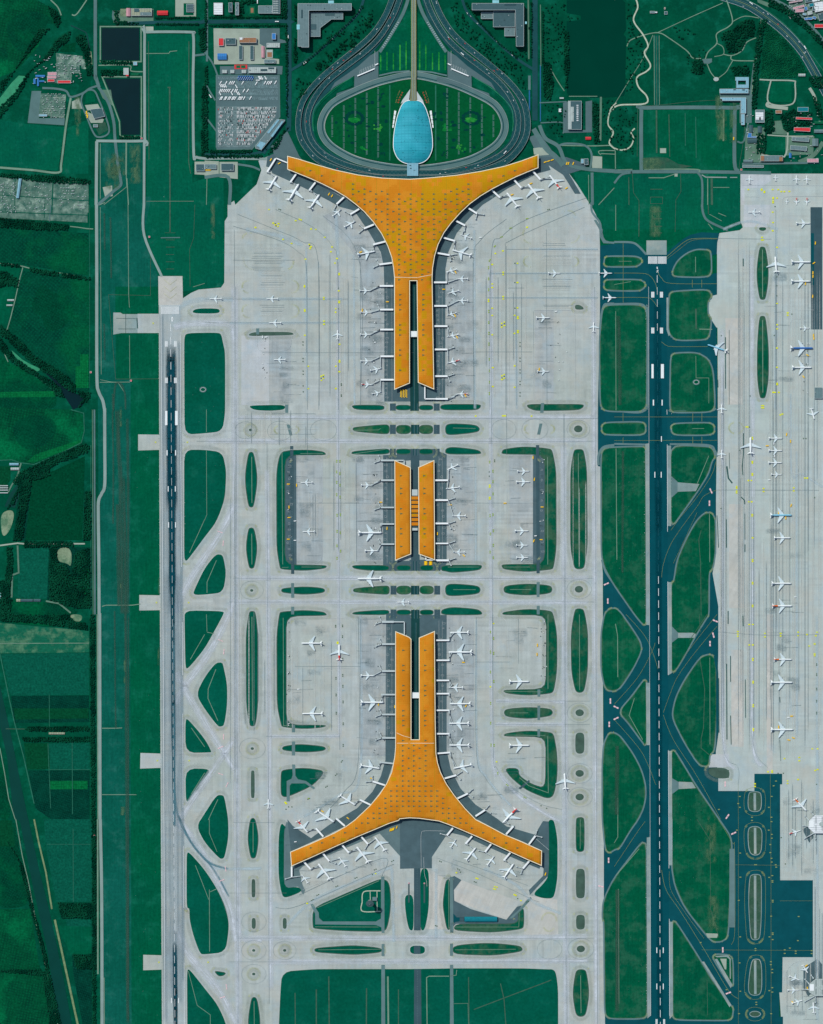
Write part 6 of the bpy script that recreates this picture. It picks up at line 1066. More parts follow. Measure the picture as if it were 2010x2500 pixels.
def t3c_spots():
 out = []
 for t, x in (('21', 120), ('11', 1657)):
  out += [zp(t, x, y) for y in limbL]
 top = {-5: 0}
 for k in range(-10, 11):
  xd = 1003.9 + 14.05 * k; dense = k % 2 == 0
  ad = abs(xd - 1008)
  if xd < 700 or xd > 1330: continue
  yy = [500 + (2.5 + 42.4 * j) / 3.466 for j in range(-10, 16)] if dense else [500 + (-20 + 85 * j) / 3.466 for j in range(-4, 8)]
  for y in yy:
   if not inside((xd, y), T3C) or y > 686: continue
   d = dist_poly((xd, y), T3C)
   if d < 9: continue
   ty = 430 + 10 * (1 - min(1, ad / 300)) ; topy = 439 - (ad / 210) ** 2 * 28
   if y - topy < (36 if ad < 70 else 30 if ad < 110 else 22): continue
   out.append((xd, y))
 for x, y in ((892, 1452), (795, 1495), (697, 1540)): out += [zp('20', x, y), (2 * 1008.5 - zp('20', x, y)[0], zp('20', x, y)[1])]
 return out
def t3e_spots():
 out = []; c0 = 1012.3
 for y in (300, 428, 470, 598, 640, 682, 810, 852, 893, 935): out += [zp('23', 135, y), (2 * c0 - zp('23', 135, y)[0], zp('23', 135, y)[1])]
 pts = [(138, [1062, 1105, 1148, 1190, 1232, 1275, 1317, 1360, 1402, 1445, 1487, 1530, 1572, 1615]), (40, [1105, 1148, 1190, 1232, 1275, 1317, 1360, 1402, 1445, 1487, 1530, 1572, 1615]), (88, [1127, 1210, 1295, 1402, 1445, 1487, 1530, 1572, 1615, 1657]), (187, [1445, 1487, 1530, 1572, 1615, 1657]), (236, [1487, 1530, 1572, 1615, 1657]), (285, [1550, 1590, 1633, 1675]), (335, [1633, 1675, 1717]), (385, [1675, 1717]), (433, [1717, 1758]), (482, [1758]), (530, [1801]), (625, [1840]), (722, [1883]), (820, [1926]), (915, [1968])]
 for x, ys in pts:
  for y in ys:
   p_ = zp('23', x, y); out.append(p_); 
   if abs(p_[0] - c0) > 3: out.append((2 * c0 - p_[0], p_[1]))
 return out
def terminal(name, P, label, z0, rise, spots):
 c_ = (sum(p[0] for p in P) / len(P), sum(p[1] for p in P) / len(P))
 root = empty(name, W(c_)); tag(root, label, 'terminal')
 walls(P, 0, z0 - 1, root); fn = roof_mesh('roof', P, z0, rise, 45, 13, MT['roof'], root); edge_trim(P, z0 + .6, root)
 skylights(root, spots, fn); return root, fn
tA, fA = terminal('main_terminal', T3C, 'great Y shaped orange roofed terminal below the blue egg roof', 20, 12, t3c_spots())
tB, fB = terminal('south_terminal', T3E, 'inverted Y shaped orange roofed terminal at the lower middle', 20, 12, t3e_spots())
LB = [(1663, 560), (1665, 667), (1665, 710), (1665, 838), (1667, 880), (1665, 1007), (1667, 1050), (1667, 1157)]
tC, fC = terminal('concourse_building', T3DW, 'left long orange roofed concourse of the middle pair', 16, 7, [zp('12', x, y) for x, y in LB])
tD, fD = terminal('concourse_building', T3DE, 'right long orange roofed concourse of the middle pair', 16, 7, [zp('22', x - 1733 + 197, y) for x, y in LB])
for root, pts in ((tA, [[(964, 678), (1000, 679), (1019, 679), (1055, 672)]]), (tB, [[(969, 1788), (985, 1795), (1003, 1800)], [(970, 1813), (1060, 1813)]])):
 for P in pts:
  d = MB(); fn = fA if root is tA else fB; Q = resample(P, 3); L_ = []
  for a, b_ in zip(Q, Q[1:]):
   A, B_ = W(a), W(b_); A.z = fn(A.x, A.y) + .3; B_.z = fn(B_.x, B_.y) + .3; o_ = Vector((0, .6, 0)); d.face([A - o_, B_ - o_, B_ + o_, A + o_], MT['rim'])
  put(d.build('roof_seam'), root)
def simple(name, label, cat, parts, group=None, c_=None):
 """parts: (child name, list of px-polygons, z0, z1, mat, topmat)"""
 P = parts[0][1][0]; c_ = c_ or (sum(p[0] for p in P) / len(P), sum(p[1] for p in P) / len(P))
 root = empty(name, W(c_)); tag(root, label, cat, group)
 for nm, polys, z0, z1, m, mt in parts:
  for Q in polys:
   d = MB(); d.prism(list(Q), z0, z1, m, mt); put(d.build(nm), root)
 return root
simple('link_bridge', 'white glazed bridge joining the limbs of the upper Y terminal', 'bridge', [('hall', [rect(1001.5, 809, 1018.5, 823)], 6, 12, MT['alu'], MT['alu']), ('skylight', [rect(1002.5, 808, 1005, 809), rect(1008, 823, 1011, 824.5), rect(1014, 823, 1017, 824.5)], 8, 11, MT['glass'], None)])
simple('link_bridge', 'white glazed bridge joining the limbs of the lower Y terminal', 'bridge', [('hall', [rect(1006, 1690, 1024, 1704)], 6, 12, MT['alu'], MT['alu']), ('skylight', [rect(1008, 1688, 1023, 1690)], 8, 11, MT['glass'], None)])
lb = empty('concourse_link', W((1013, 1245))); tag(lb, 'row of seven orange louvre roofs between the two middle concourses', 'link')
for k in range(7):
 y = 1000 + (735 + k * 36.5) / 3.466; d = MB(); d.prism(rect(1004, y, 1021.5, y + 7.6), 11, 13 + .01 * k, MT['roof']); put(d.build('roof_slat'), lb)
d = MB(); d.prism(rect(1004.5, 1195, 1021, 1296), 0, 8, MT['glass'], MT['greyroof'] if 'greyroof' in MT else MT['wall_d']); put(d.build('hall'), lb)
d = MB(); d.prism(rect(1006, 1195, 1020, 1210), 8, 9.5, MT['alu2']); d.prism(rect(1007, 1289, 1020, 1295), 8, 9.5, MT['alu2']); put(d.build('roof_unit'), lb)

EGG = [(1008.5, 246.3)] + Z('20', "60,853 92,862 112,878 130,905 148,950 165,1005 180,1075 190,1140 194,1200 193,1255 180,1300 158,1340 130,1366 95,1382 60,1388") + [(1008.5, 400.8)]
EGGP = smooth(EGG[:-1] + mir(EGG)[::-1][:-1], True)
MT['egg'] = None
t = NT('egg_roof', .6, .1); X = t.sep(t.pos)
col = t.mix(t.rng(t.noise(.012, 3, t.mul(t.pos, (1, 2, 1))), .35, .65), C(34, 152, 168), C(58, 168, 188))
s_ = t.math('LESS_THAN', t.math('FRACT', t.math('DIVIDE', X[1], 26)), .06); s2 = t.math('LESS_THAN', t.math('FRACT', t.math('DIVIDE', X[1], 9)), .2); s3 = t.math('LESS_THAN', t.math('FRACT', t.math('DIVIDE', X[0], 11)), .16)
col = t.mix(t.math('MULTIPLY', s_, .45), col, C(20, 120, 140)); col = t.mix(t.math('MULTIPLY', t.math('MAXIMUM', s2, s3), .28), col, C(20, 120, 146))
col = t.mix(t.math('MULTIPLY', t.math('LESS_THAN', t.white(t.snap(t.pos, (3, 3, 100))), .03), .55), col, C(20, 96, 110)); col = t.val(col, t.rng(t.white(t.snap(t.pos, (200, 26, 100))), 0, 1, .95, 1.05)); MT['egg'] = t.done(col)
egg = empty('transport_hall', W((1008.5, 325))); tag(egg, 'egg shaped turquoise roofed transport hall in the oval garden', 'transport hall')
fE = roof_mesh('roof', EGGP, 8, 19, 30, 8, MT['egg'], egg, 3); edge_trim(EGGP, 8.4, egg, 1.6, 'roof_edge', 'alu'); walls(EGGP, 0, 7, egg, 'glass', 1.5)
simple('entrance_canopy', 'pale pointed canopy at the top tip of the turquoise egg roof', 'canopy', [('roof_panel', [[(1001, 219), (982, 246), (979, 254), (990, 247), (999, 245), (1002, 219)], [(1017, 222), (1033, 246), (1036, 256), (1027, 248), (1019, 245), (1016.5, 222)]], 5, 6.4, MT['alu2'], MT['alu2'])], None, (1008.5, 235))
simple('link_building', 'pale blue flat roofed link between the egg hall and orange terminal', 'link', [('hall', [rect(994.5, 399, 1021.5, 430.5)], 0, 11, MT['alu2'], RC['lblue']), ('roof_light', [rect(1000, 404, 1004, 406), rect(1001, 411, 1005, 413), rect(1010, 416, 1014, 417)], 11, 11.6, MT['glass'], None)])
for s_, lb_ in (("963,283 968,284 963,312 960,312", 'left'), ("1049,271 1054,270 1059,312 1056,312", 'right')):
 P = Z('N', s_) if lb_ == 'right' else mir(Z('N', "1049,271 1054,270 1059,312 1056,312")); xs = [p[0] for p in P]
 a, b_ = P[0], P[3]; L_ = [( (P[0][0] * (1 - u) + P[3][0] * u), (P[0][1] * (1 - u) + P[3][1] * u), (P[1][0] * (1 - u) + P[2][0] * u), (P[1][1] * (1 - u) + P[2][1] * u)) for u in (0, .24, .27, .52, .55, .78, .81, 1)]
 simple('skylight_strip', 'row of white roof lights in the lawn at the %s of the egg roof' % lb_, 'roof lights', [('light_box', [[(L_[k][0], L_[k][1]), (L_[k][2], L_[k][3]), (L_[k + 1][2], L_[k + 1][3]), (L_[k + 1][0], L_[k + 1][1])] for k in (0, 2, 4, 6)], .5, 2.2, MT['alu'], None)])
MT['asph_b'] = MT['wall_d']

# ------------------------------------------------------------------ aircraft
def lathe(d, prof, m, M, n=12, yc=0, zc=0, mrange=None):
 """prof: (x, radius, zshift)"""
 rings = []
 for x, r_, dz in prof: rings.append([M @ Vector((x, yc + r_ * math.cos(a * 2 * math.pi / n), zc + dz + r_ * math.sin(a * 2 * math.pi / n))) for a in range(n)])
 for i in range(len(rings) - 1):
  mm = m
  if mrange and prof[i][0] <= mrange[0]: mm = mrange[1]
  for k in range(n): d.face([rings[i][k], rings[i + 1][k], rings[i + 1][(k + 1) % n], rings[i][(k + 1) % n]], mm)
def wingm(d, pts, z, th, dih, m, M, side):
 """pts: planform (x, y); flat aerofoil slab with dihedral"""
 top = [M @ Vector((x, y * side, z + abs(y) * dih + th * (.5 if i in (0, len(pts) - 1) else .12))) for i, (x, y) in enumerate(pts)]
 bot = [M @ Vector((x, y * side, z + abs(y) * dih - th * (.4 if i in (0, len(pts) - 1) else .1))) for i, (x, y) in enumerate(pts)]
 if side > 0: top_, bot_ = top, bot[::-1]
 else: top_, bot_ = top[::-1], bot
 d.face(top_, m); d.face(bot_, m); n = len(pts)
 for i in range(n):
  a, b_ = i, (i + 1) % n; q_ = [bot[a], bot[b_], top[b_], top[a]]; d.face(q_ if side < 0 else q_[::-1], m)
PT = {  # length, span, fuselage radius, kind
 'n': dict(L=44, sp=36, r=2.1, eng=[(6.2, 5.8)], er=1.25, el=4.6), 'w': dict(L=66, sp=62, r=3.15, eng=[(10.0, 9.6)], er=2.0, el=7), 'j': dict(L=70, sp=65, r=3.3, eng=[(12.5, 11.5), (6.5, 20.5)], er=1.7, el=6),
 'b': dict(L=40, sp=29, r=1.9, eng=[], er=1.1, el=5)}
MCACHE = {}
def plane_parts(kind, ang, scl, tailc, bodyc):
 key = (kind, round(ang / 3), round(scl, 2), tailc, bodyc)
 if key in MCACHE: return MCACHE[key]
 ang = round(ang / 3) * 3
 D = PT[kind]; L_, sp, r_ = D['L'], D['sp'], D['r']; h = sp / 2; out = []
 M = Matrix.Diagonal((1, .755, 1, 1)) @ Matrix.Rotation(R(ang), 4, 'Z') @ Matrix.Scale(scl, 4)
 W_ = MT['alu']; B_ = MT[bodyc] if bodyc else W_
 f = L_ / 2; zc = r_ + (1.6 if kind in 'nb' else 2.4)
 d = MB(); prof = [(f, .05, -.5 * r_), (f - .5, r_ * .38, -.35 * r_), (f - 1.6, r_ * .66, -.2 * r_), (f - 3.5, r_ * .9, -.06 * r_), (f - 6, r_, 0), (0, r_, 0), (-f * .42, r_, 0), (-f * .62, r_ * .88, r_ * .1), (-f * .8, r_ * .6, r_ * .35), (-f * .92, r_ * .33, r_ * .55), (-f, .12, r_ * .7)]
 lathe(d, prof[::-1], B_, M, 12, 0, zc, (-f * .62, MT[tailc]) if tailc else None)
 out.append(('fuselage', d))
 cw = .17 * L_; x0 = f * .22
 for s_ in (1, -1):
  d = MB(); P = [(x0 + r_, r_ * .7), (x0 - h * .5, h * .985), (x0 - h * .56, h), (x0 - h * .56 - 1.4, h), (x0 - cw * .62 - h * .22, h * .38), (x0 - cw * 1.02, r_ * .7)]
  wingm(d, P, zc - r_ * .55, r_ * .55, .09, MT['wing'], M, s_); out.append(('wing', d))
  d = MB(); hs = h * .345; xt = -f * .76 if kind != 'b' else -f * .86
  P = [(xt, r_ * .3), (xt - hs * .62, hs), (xt - hs * .62 - 1.5, hs), (xt - L_ * .095, r_ * .3)]
  wingm(d, P, zc + r_ * .5 + (r_ * 2.4 if kind == 'b' else 0), r_ * .22, .06, MT[tailc] if (tailc and kind == 'b') else W_, M, s_); out.append(('tailplane', d))
  for ex, ey in D['eng']:
   d = MB(); X0 = x0 - (ey - r_) * .5 + D['el'] * .55; er = D['er']; ec = zc - r_ * .55 + ey * .09 - er * 1.05
   lathe(d, [(X0 - D['el'], er * .35, 0), (X0 - D['el'] * .8, er * .7, 0), (X0 - D['el'] * .45, er * .98, 0), (X0 - .4, er, 0), (X0, er * .86, 0), (X0 - .7, er * .7, 0), (X0 - .8, .05, 0)], MT['engine'], M, 10, ey * s_, ec)
   d.face([M @ Vector((X0 - D['el'] * .2, ey * s_, ec + er * .9)), M @ Vector((X0 - D['el'] * .9, ey * s_, ec + er * .6)), M @ Vector((X0 - D['el'] * 1.2, ey * s_, ec + er * 1.5)), M @ Vector((X0 - D['el'] * .7, ey * s_, ec + er * 1.5))], W_)
   out.append(('engine', d))
  if kind == 'b':
   d = MB(); er = 1.05; xe = -f * .5
   lathe(d, [(xe - 5, er * .5, 0), (xe - 4, er * .85, 0), (xe - 1, er, 0), (xe, er * .8, 0), (xe - .4, .1, 0)], MT['engine'], M, 10, (r_ + 1.2) * s_, zc + .6); out.append(('engine', d))
 d = MB(); T = MT[tailc] if tailc else W_; th = .22 * r_; top = r_ * 3.0 + 2
 a0 = [(-f * .66, zc + r_ * .7), (-f * .93, zc + r_ * .5 + top), (-f * .93 - 2.4 - r_ * .6, zc + r_ * .5 + top), (-f * .95, zc + r_ * .8)]
 A = [M @ Vector((x, th, z)) for x, z in a0]; B2 = [M @ Vector((x, -th, z)) for x, z in a0]
 d.face(A, T); d.face(B2[::-1], T)
 for i in range(4): d.face([B2[i], B2[(i + 1) % 4], A[(i + 1) % 4], A[i]], T)
 out.append(('tail_fin', d))
 d = MB()
 for gx, gy in ((f * .78, 0), (x0 - cw * .6, r_ * 1.1), (x0 - cw * .6, -r_ * 1.1)):
  v = M @ Vector((gx, gy, 0)); d.box(v.x, v.y, 0, .7, .7, zc - r_ * .6, MT['black'])
 out.append(('landing_gear', d))
 mes = []
 for nm, d in out:
  o = d.build(nm); me = o.data; bpy.data.objects.remove(o); mes.append((nm, me))
 for nm, me in mes:
  if nm in ('fuselage', 'engine'): me.polygons.foreach_set('use_smooth', [True] * len(me.polygons))
 MCACHE[key] = mes; return mes
PLANES = []
SZ = {'n': 'slim white', 'w': 'wide white', 'j': 'four engine white', 'b': 'rear engine white'}
def plane(kind, t, n0, t0, label, tail=None, body=None, group=None, name='airliner'):
 a, b_ = zp(t, *n0), zp(t, *t0)
 dx, dy = a[0] - b_[0], -(a[1] - b_[1]) / .755
 Lp = math.hypot(dx, dy); ang = math.degrees(math.atan2(dy, dx)); scl = Lp * S / PT[kind]['L'] * .985
 c_ = ((a[0] + b_[0]) / 2, (a[1] + b_[1]) / 2)
 root = empty(name, W(c_, GZ)); tag(root, label, 'airliner', group)
 for nm, me in plane_parts(kind, ang, scl, tail, body):
  o = bpy.data.objects.new(nm, me); link(o); o.parent = root
 PLANES.append((a, b_, c_, kind)); return root
ORD = ['first', 'second', 'third', 'fourth', 'fifth', 'sixth', 'seventh', 'eighth', 'ninth', 'tenth', 'eleventh', 'twelfth', 'thirteenth', 'fourteenth', 'fifteenth']
def series(where, frm, lst):
 for i, e in enumerate(lst):
  k, t, n0, t0 = e[:4]; tail = e[4] if len(e) > 4 else None; body = e[5] if len(e) > 5 else None; nm = SZ[k]
  if tail: nm = nm.replace('white', tail + ' tailed')
  if body: nm = nm.replace('white', {'lblue': 'light blue', 'blue': 'blue'}[body])
  plane(k, t, n0, t0, '%s jet %s, %s from %s' % (nm, where, ORD[i], frm.replace('the ', '')), tail, body)
n, w_k, j, bz = 'n', 'w', 'j', 'b'
series('at the upper left arm of the top terminal', 'the left', [('w', '10', (612, 1488), (540, 1610)), ('w', '10', (797, 1556), (715, 1700)), ('w', '10', (972, 1645), (893, 1765)), ('n', '11', (1158, 38), (1085, 97)), ('n', '11', (1280, 138), (1182, 190))])
series('at the left gates of the top terminal', 'the top', [('w', '11', (1446, 393), (1293, 424)), ('n', '11', (1408, 728), (1310, 728)), ('n', '11', (1415, 911), (1318, 911)), ('n', '11', (1413, 1098), (1314, 1098)), ('n', '11', (1418, 1323), (1318, 1323)), ('n', '11', (1502, 1384), (1400, 1404)), ('n', '11', (1424, 1522), (1325, 1520), 'red'), ('n', '11', (1500, 1583), (1415, 1602))])
series('at the upper right arm of the top terminal', 'the right', [('w', '20', (1186, 1482), (1268, 1594), 'red'), ('w', '20', (1003, 1556), (1095, 1682)), ('w', '20', (822, 1630), (915, 1752))])
series('at the right gates of the top terminal', 'the top', [('n', '21', (430, 252), (525, 286)), ('w', '21', (360, 382), (522, 430)), ('n', '21', (305, 571), (402, 547)), ('n', '21', (393, 628), (495, 628)), ('n', '21', (320, 752), (420, 728)), ('n', '21', (395, 812), (497, 812)), ('n', '21', (314, 938), (400, 915)), ('n', '21', (316, 1118), (417, 1099)), ('n', '21', (313, 1343), (424, 1315), 'red'), ('n', '21', (392, 1602), (492, 1602), 'red')])
series('on the taxi lanes of the upper left apron', 'the left', [('n', '11', (40, 797), (145, 797)), ('n', '11', (520, 797), (620, 797)), ('n', '11', (541, 1000), (650, 1000))])
plane('n', '11', (583, 1312), (685, 1312), 'slim white jet alone on the lower left part of the upper apron', None)
plane('n', '11', (1125, 1058), (1125, 1140), 'slim white jet pointing up the taxi lane left of the top terminal')
plane('n', '21', (1280, 580), (1173, 580), 'slim white jet alone on the upper right apron, nose to the right')
plane('n', '21', (1717, 580), (1600, 580), 'slim white jet leaving the apron onto the upper dark taxiway')
plane('n', '31', (20, 787), (-100, 787), 'slim white jet on the dark taxiway between two grass ovals')
plane('n', '21', (1190, 957), (1070, 957), 'slim white jet in the upper stand of the right remote apron')
plane('n', '21', (1186, 1410), (1080, 1410), 'slim white jet in the lower stand of the right remote apron')
plane('n', '21', (1558, 992), (1558, 1075), 'slim white jet taxiing up along the right edge of the apron')
plane('n', '31', (1127, 65), (1233, 65), 'slim white jet on the pale square stand, nose to the left')
series('nose right at the right edge', 'the top', [('n', '31', (1660, 158), (1536, 158)), ('w', '31', (1664, 485), (1494, 485)), ('w', '31', (1662, 648), (1492, 648)), ('n', '31', (1656, 1045), (1568, 1045)), ('j', '31', (1682, 1213), (1484, 1213), None, 'blue'), ('j', '31', (1672, 1377), (1498, 1377))])
plane('w', '31', (1362, 438), (1368, 572), 'wide white jet taxiing up beside the upper lens shaped grass island')
plane('w', '31', (788, 1182), (950, 1240), 'light blue wide airliner turning from the dark taxiway onto the right apron', None, 'lblue')
series('nose up along the top right road', 'the left', [('b', '30', (1120, 1455), (1120, 1520)), ('b', '30', (1336, 1450), (1336, 1499)), ('b', '30', (1510, 1455), (1510, 1519)), ('b', '30', (1597, 1455), (1597, 1519))])
series('nose down in the upper right boxed stands', 'the left', [('b', '30', (1431, 1695), (1431, 1652)), ('b', '30', (1511, 1703), (1511, 1646), 'red'), ('b', '30', (1597, 1703), (1597, 1646), 'red')])
plane('n', '12', (810, 617), (914, 617), 'slim white jet at the upper remote stand left of the middle concourses')
plane('n', '12', (827, 1032), (932, 1032), 'slim white jet at the lower remote stand left of the middle concourses')
series('at the left gates of the middle concourse', 'the top', [('n', '12', (1423, 640), (1324, 640)), ('j', '12', (1503, 1040), (1298, 1042)), ('n', '12', (1475, 1195), (1354, 1195))])
plane('j', '12', (1291, 1430), (1498, 1430), 'large four engine white airliner taxiing left below the middle concourse')
plane('n', '12', (1623, 1630), (1733, 1630), 'slim white jet taxiing left on the lower crossing taxiway')
series('at the right gates of the middle concourses', 'the top', [('n', '22', (318, 510), (412, 467)), ('n', '22', (305, 672), (427, 655)), ('n', '22', (357, 900), (477, 900)), ('n', '22', (366, 1207), (468, 1207))])
series('on the remote stands right of the concourses', 'the top', [('n', '22', (1018, 522), (911, 522)), ('n', '22', (1022, 612), (902, 612)), ('n', '22', (1010, 1027), (889, 1027)), ('n', '22', (1004, 1148), (900, 1148)), ('n', '22', (1008, 1252), (903, 1252))])
plane('n', '32', (908, -45), (908, 32), 'slim white jet taxiing up the left edge of the right apron')
plane('n', '32', (908, 340), (908, 412), 'slim white jet taxiing up beside the dark taxiway, lower of two')
plane('w', '32', (1150, 232), (1152, 374), 'wide white jet taxiing up the middle of the right apron')
series('in the boxed block of the right apron', 'the top', [('n', '32', (1425, 243), (1304, 243)), ('n', '32', (1422, 347), (1302, 347)), ('n', '32', (1420, 449), (1301, 449)), ('n', '32', (1419, 549), (1324, 549))])
plane('n', '32', (1692, 84), (1665, -12), 'slim white jet pointing down at the right edge of the picture')
series('in the long column of right hand stands', 'the top', [('j', '32', (1503, 893), (1314, 893), None, 'lblue'), ('w', '32', (1493, 1085), (1347, 1085)), ('w', '32', (1500, 1470), (1326, 1470)), ('w', '32', (1506, 1660), (1331, 1660), 'orange'), ('w', '33', (1504, 380), (1346, 380), 'orange'), ('j', '33', (1510, 574), (1317, 574)), ('j', '33', (1515, 973), (1319, 973))])
plane('w', '13', (816, 243), (994, 243), 'wide white jet at the upper remote stand left of the lower terminal')
plane('w', '13', (824, 838), (1000, 838), 'wide white jet at the lower remote stand left of the lower terminal')
plane('w', '13', (1138, 252), (1140, 385), 'large white red tailed jet taxiing up left of the lower terminal', 'red')
series('at the left gates of the lower terminal', 'the top', [('n', '13', (1439, 517), (1319, 517)), ('w', '13', (1518, 743), (1318, 743)), ('w', '13', (1485, 1304), (1314, 1275)), ('w', '13', (1278, 1612), (1136, 1528)), ('w', '13', (1098, 1758), (945, 1655))])
plane('w', '14', (873, 112), (785, 10), 'large white red tailed jet above the left arm of the lower terminal', 'red')
plane('n', '13', (540, 1562), (540, 1642), 'slim white jet taxiing up the long lane left of the lower terminal')
series('at the right gates of the lower terminal', 'the top', [('w', '23', (340, 152), (502, 152)), ('w', '23', (326, 318), (530, 318)), ('n', '23', (332, 618), (454, 618)), ('w', '23', (338, 755), (518, 755)), ('w', '23', (332, 920), (505, 922)), ('w', '23', (332, 1105), (509, 1105)), ('w', '23', (368, 1302), (530, 1270))])
plane('w', '23', (788, 1765), (905, 1640), 'large white red banded jet above the right arm of the lower terminal', 'red')
plane('w', '23', (1015, 567), (841, 567), 'wide white jet at the upper remote stand right of the lower terminal')
plane('w', '23', (1017, 1107), (841, 1107), 'wide white jet in the bay enclosed by the L shaped grass strip')
plane('w', '23', (1311, 1342), (1320, 1477), 'wide white jet taxiing up between the L grass strip and round islands')
series('below the left arm of the lower terminal', 'the left', [('n', '14', (820, 466), (876, 537)), ('w', '14', (963, 372), (1062, 504)), ('n', '14', (1135, 318), (1196, 397)), ('w', '14', (1286, 229), (1388, 361)), ('n', '14', (1441, 148), (1527, 262))])
series('below the right arm of the lower terminal', 'the left', [('n', '24', (395, 167), (350, 238)), ('w', '24', (560, 236), (482, 344)), ('n', '24', (719, 307), (660, 387)), ('w', '24', (882, 374), (800, 492))])
plane('w', '33', (1624, 1662), (1525, 1556), 'large white orange tailed jet at the upper octagonal pier', 'orange')
plane('n', '34', (1578, 94), (1478, 122), 'slim white red tailed jet below left of the upper octagonal pier', 'red')
series('around the lower octagonal pier', 'the top', [('n', '34', (1637, 1302), (1592, 1232)), ('n', '34', (1572, 1361), (1476, 1325)), ('n', '34', (1565, 1445), (1463, 1445)), ('n', '34', (1597, 1530), (1500, 1556)), ('n', '34', (1683, 1546), (1687, 1637))])

# ------------------------------------------------------------------ boarding piers
def seg(p, q_, wd):
 dx, dy = q_[0] - p[0], q_[1] - p[1]; L_ = math.hypot(dx, dy) or 1; nx, ny = -dy / L_ * wd / 2, dx / L_ * wd / 2
 return [(p[0] + nx, p[1] + ny), (q_[0] + nx, q_[1] + ny), (q_[0] - nx, q_[1] - ny), (p[0] - nx, p[1] - ny)]
used = set()
def pier(where, idx, t, a, b_, wd=4.2, link_pts=None, m='alu', tt='top'):
 A, B = zp(t, *a), zp(t, *b_)
 root = empty('boarding_pier', W(((A[0] + B[0]) / 2, (A[1] + B[1]) / 2))); tag(root, 'white boarding pier %s, %s from %s' % (where, ORD[idx], tt), 'boarding pier', 'boarding piers around the orange terminals')
 d = MB(); P = seg(A, B, wd); d.prism(P, 5, 9.5, MT[m]); put(d.build('corridor'), root)
 d = MB(); Q = seg((A[0] * .72 + B[0] * .28, A[1] * .72 + B[1] * .28), B, 1.6); d.prism(Q, 0, 5, MT['wall_d']); put(d.build('leg'), root)
 if link_pts:
  L_ = Z(t, link_pts); 
  for u, v in zip(L_, L_[1:]): d = MB(); d.prism(seg(u, v, 2.8), 5, 9 + .05 * len(L_), MT[m]); put(d.build('corridor'), root)
 c = 0; ux, uy = B[0] - A[0], B[1] - A[1]; LL = math.hypot(ux, uy); ux /= LL; uy /= LL
 cand = sorted(range(len(PLANES)), key=lambda i: math.hypot(PLANES[i][0][0] - B[0], PLANES[i][0][1] - B[1]))
 for i in cand[:4]:
  no, ta, ce, kd = PLANES[i]; dd = math.hypot(no[0] - B[0], no[1] - B[1])
  if dd > 40 or i in used: continue
  L_ = math.hypot(no[0] - ta[0], no[1] - ta[1]); vx, vy = (ta[0] - no[0]) / L_, (ta[1] - no[1]) / L_
  dr = (no[0] + vx * 4, no[1] + vy * 4); sx, sy = B[0] - dr[0], B[1] - dr[1]; sl_ = math.hypot(sx, sy) or 1; dr = (dr[0] + sx / sl_ * 2, dr[1] + sy / sl_ * 2)
  used.add(i); c += 1; arm(root, B, dr)
  if kd in 'wj':
   dr2 = (dr[0] + vx * 5, dr[1] + vy * 5); arm(root, (B[0] - ux * 3, B[1] - uy * 3), dr2); c += 1
  if c >= 2: break
 base = math.atan2(uy, ux)
 while c < 2:
  an = base + (R(-24) if c % 2 == idx % 2 else R(70)); Ln = 16; arm(root, B, (B[0] + Ln * math.cos(an), B[1] + Ln * .8 * math.sin(an))); c += 1
def arm(root, a, b_):
 m_ = (a[0] * .45 + b_[0] * .55, a[1] * .45 + b_[1] * .55); k = MT['alu2']
 r_ = MB(); r_.prism(seg(a, m_, 1.9), 4.6, 7.6, k); r_.prism(seg(m_, b_, 1.5), 4.4, 7.2, k)
 v = W(b_); r_.box(v.x, v.y, 3.6, 4.2, 3.6, 4, MT['alu2']); v2 = W(((m_[0] + b_[0]) / 2, (m_[1] + b_[1]) / 2)); r_.box(v2.x, v2.y, 0, 2, 2, 4.5, MT['black']); v3 = W(a); r_.box(v3.x, v3.y, 0, 4, 4, 8, k)
 put(r_.build('jet_bridge'), root)
def piers(where, tt, lst):
 for i, e in enumerate(lst): pier(where, i, e[0], e[1], e[2], *(e[3:] if len(e) > 3 else ()), tt=tt)
piers('on the upper left arm of the top terminal', 'left', [('10', (600, 1345), (530, 1457), 4, "700,1380 607,1342 600,1350"), ('10', (776, 1473), (726, 1543)), ('10', (938, 1545), (886, 1612)), ('10', (1180, 1670), (1116, 1730)), ('11', (1308, 37), (1232, 83)), ('11', (1433, 168), (1347, 203)), ('11', (1530, 312), (1427, 338))])
piers('on the left side of the top terminal', 'top', [('11', (1585, 493), (1477, 507)), ('11', (1597, 688), (1480, 688)), ('11', (1597, 888), (1483, 888)), ('11', (1597, 1057), (1485, 1057)), ('11', (1600, 1283), (1487, 1283)), ('11', (1600, 1481), (1487, 1481))])
piers('on the upper right arm of the top terminal', 'right', [('20', (1045, 1453), (1107, 1522)), ('20', (885, 1525), (944, 1592)), ('20', (698, 1612), (765, 1675)), ('21', (498, 30), (572, 77)), ('21', (393, 138), (472, 178)), ('21', (287, 280), (384, 308)), ('21', (232, 409), (340, 428))])
piers('on the right side of the top terminal', 'top', [('21', (207, 658), (318, 658)), ('21', (207, 857), (320, 857)), ('21', (207, 1028), (322, 1028)), ('21', (210, 1225), (323, 1225)), ('21', (210, 1451), (323, 1451)), ('21', (222, 1643), (325, 1643), 4.2, "130,1540 130,1643 222,1643")])
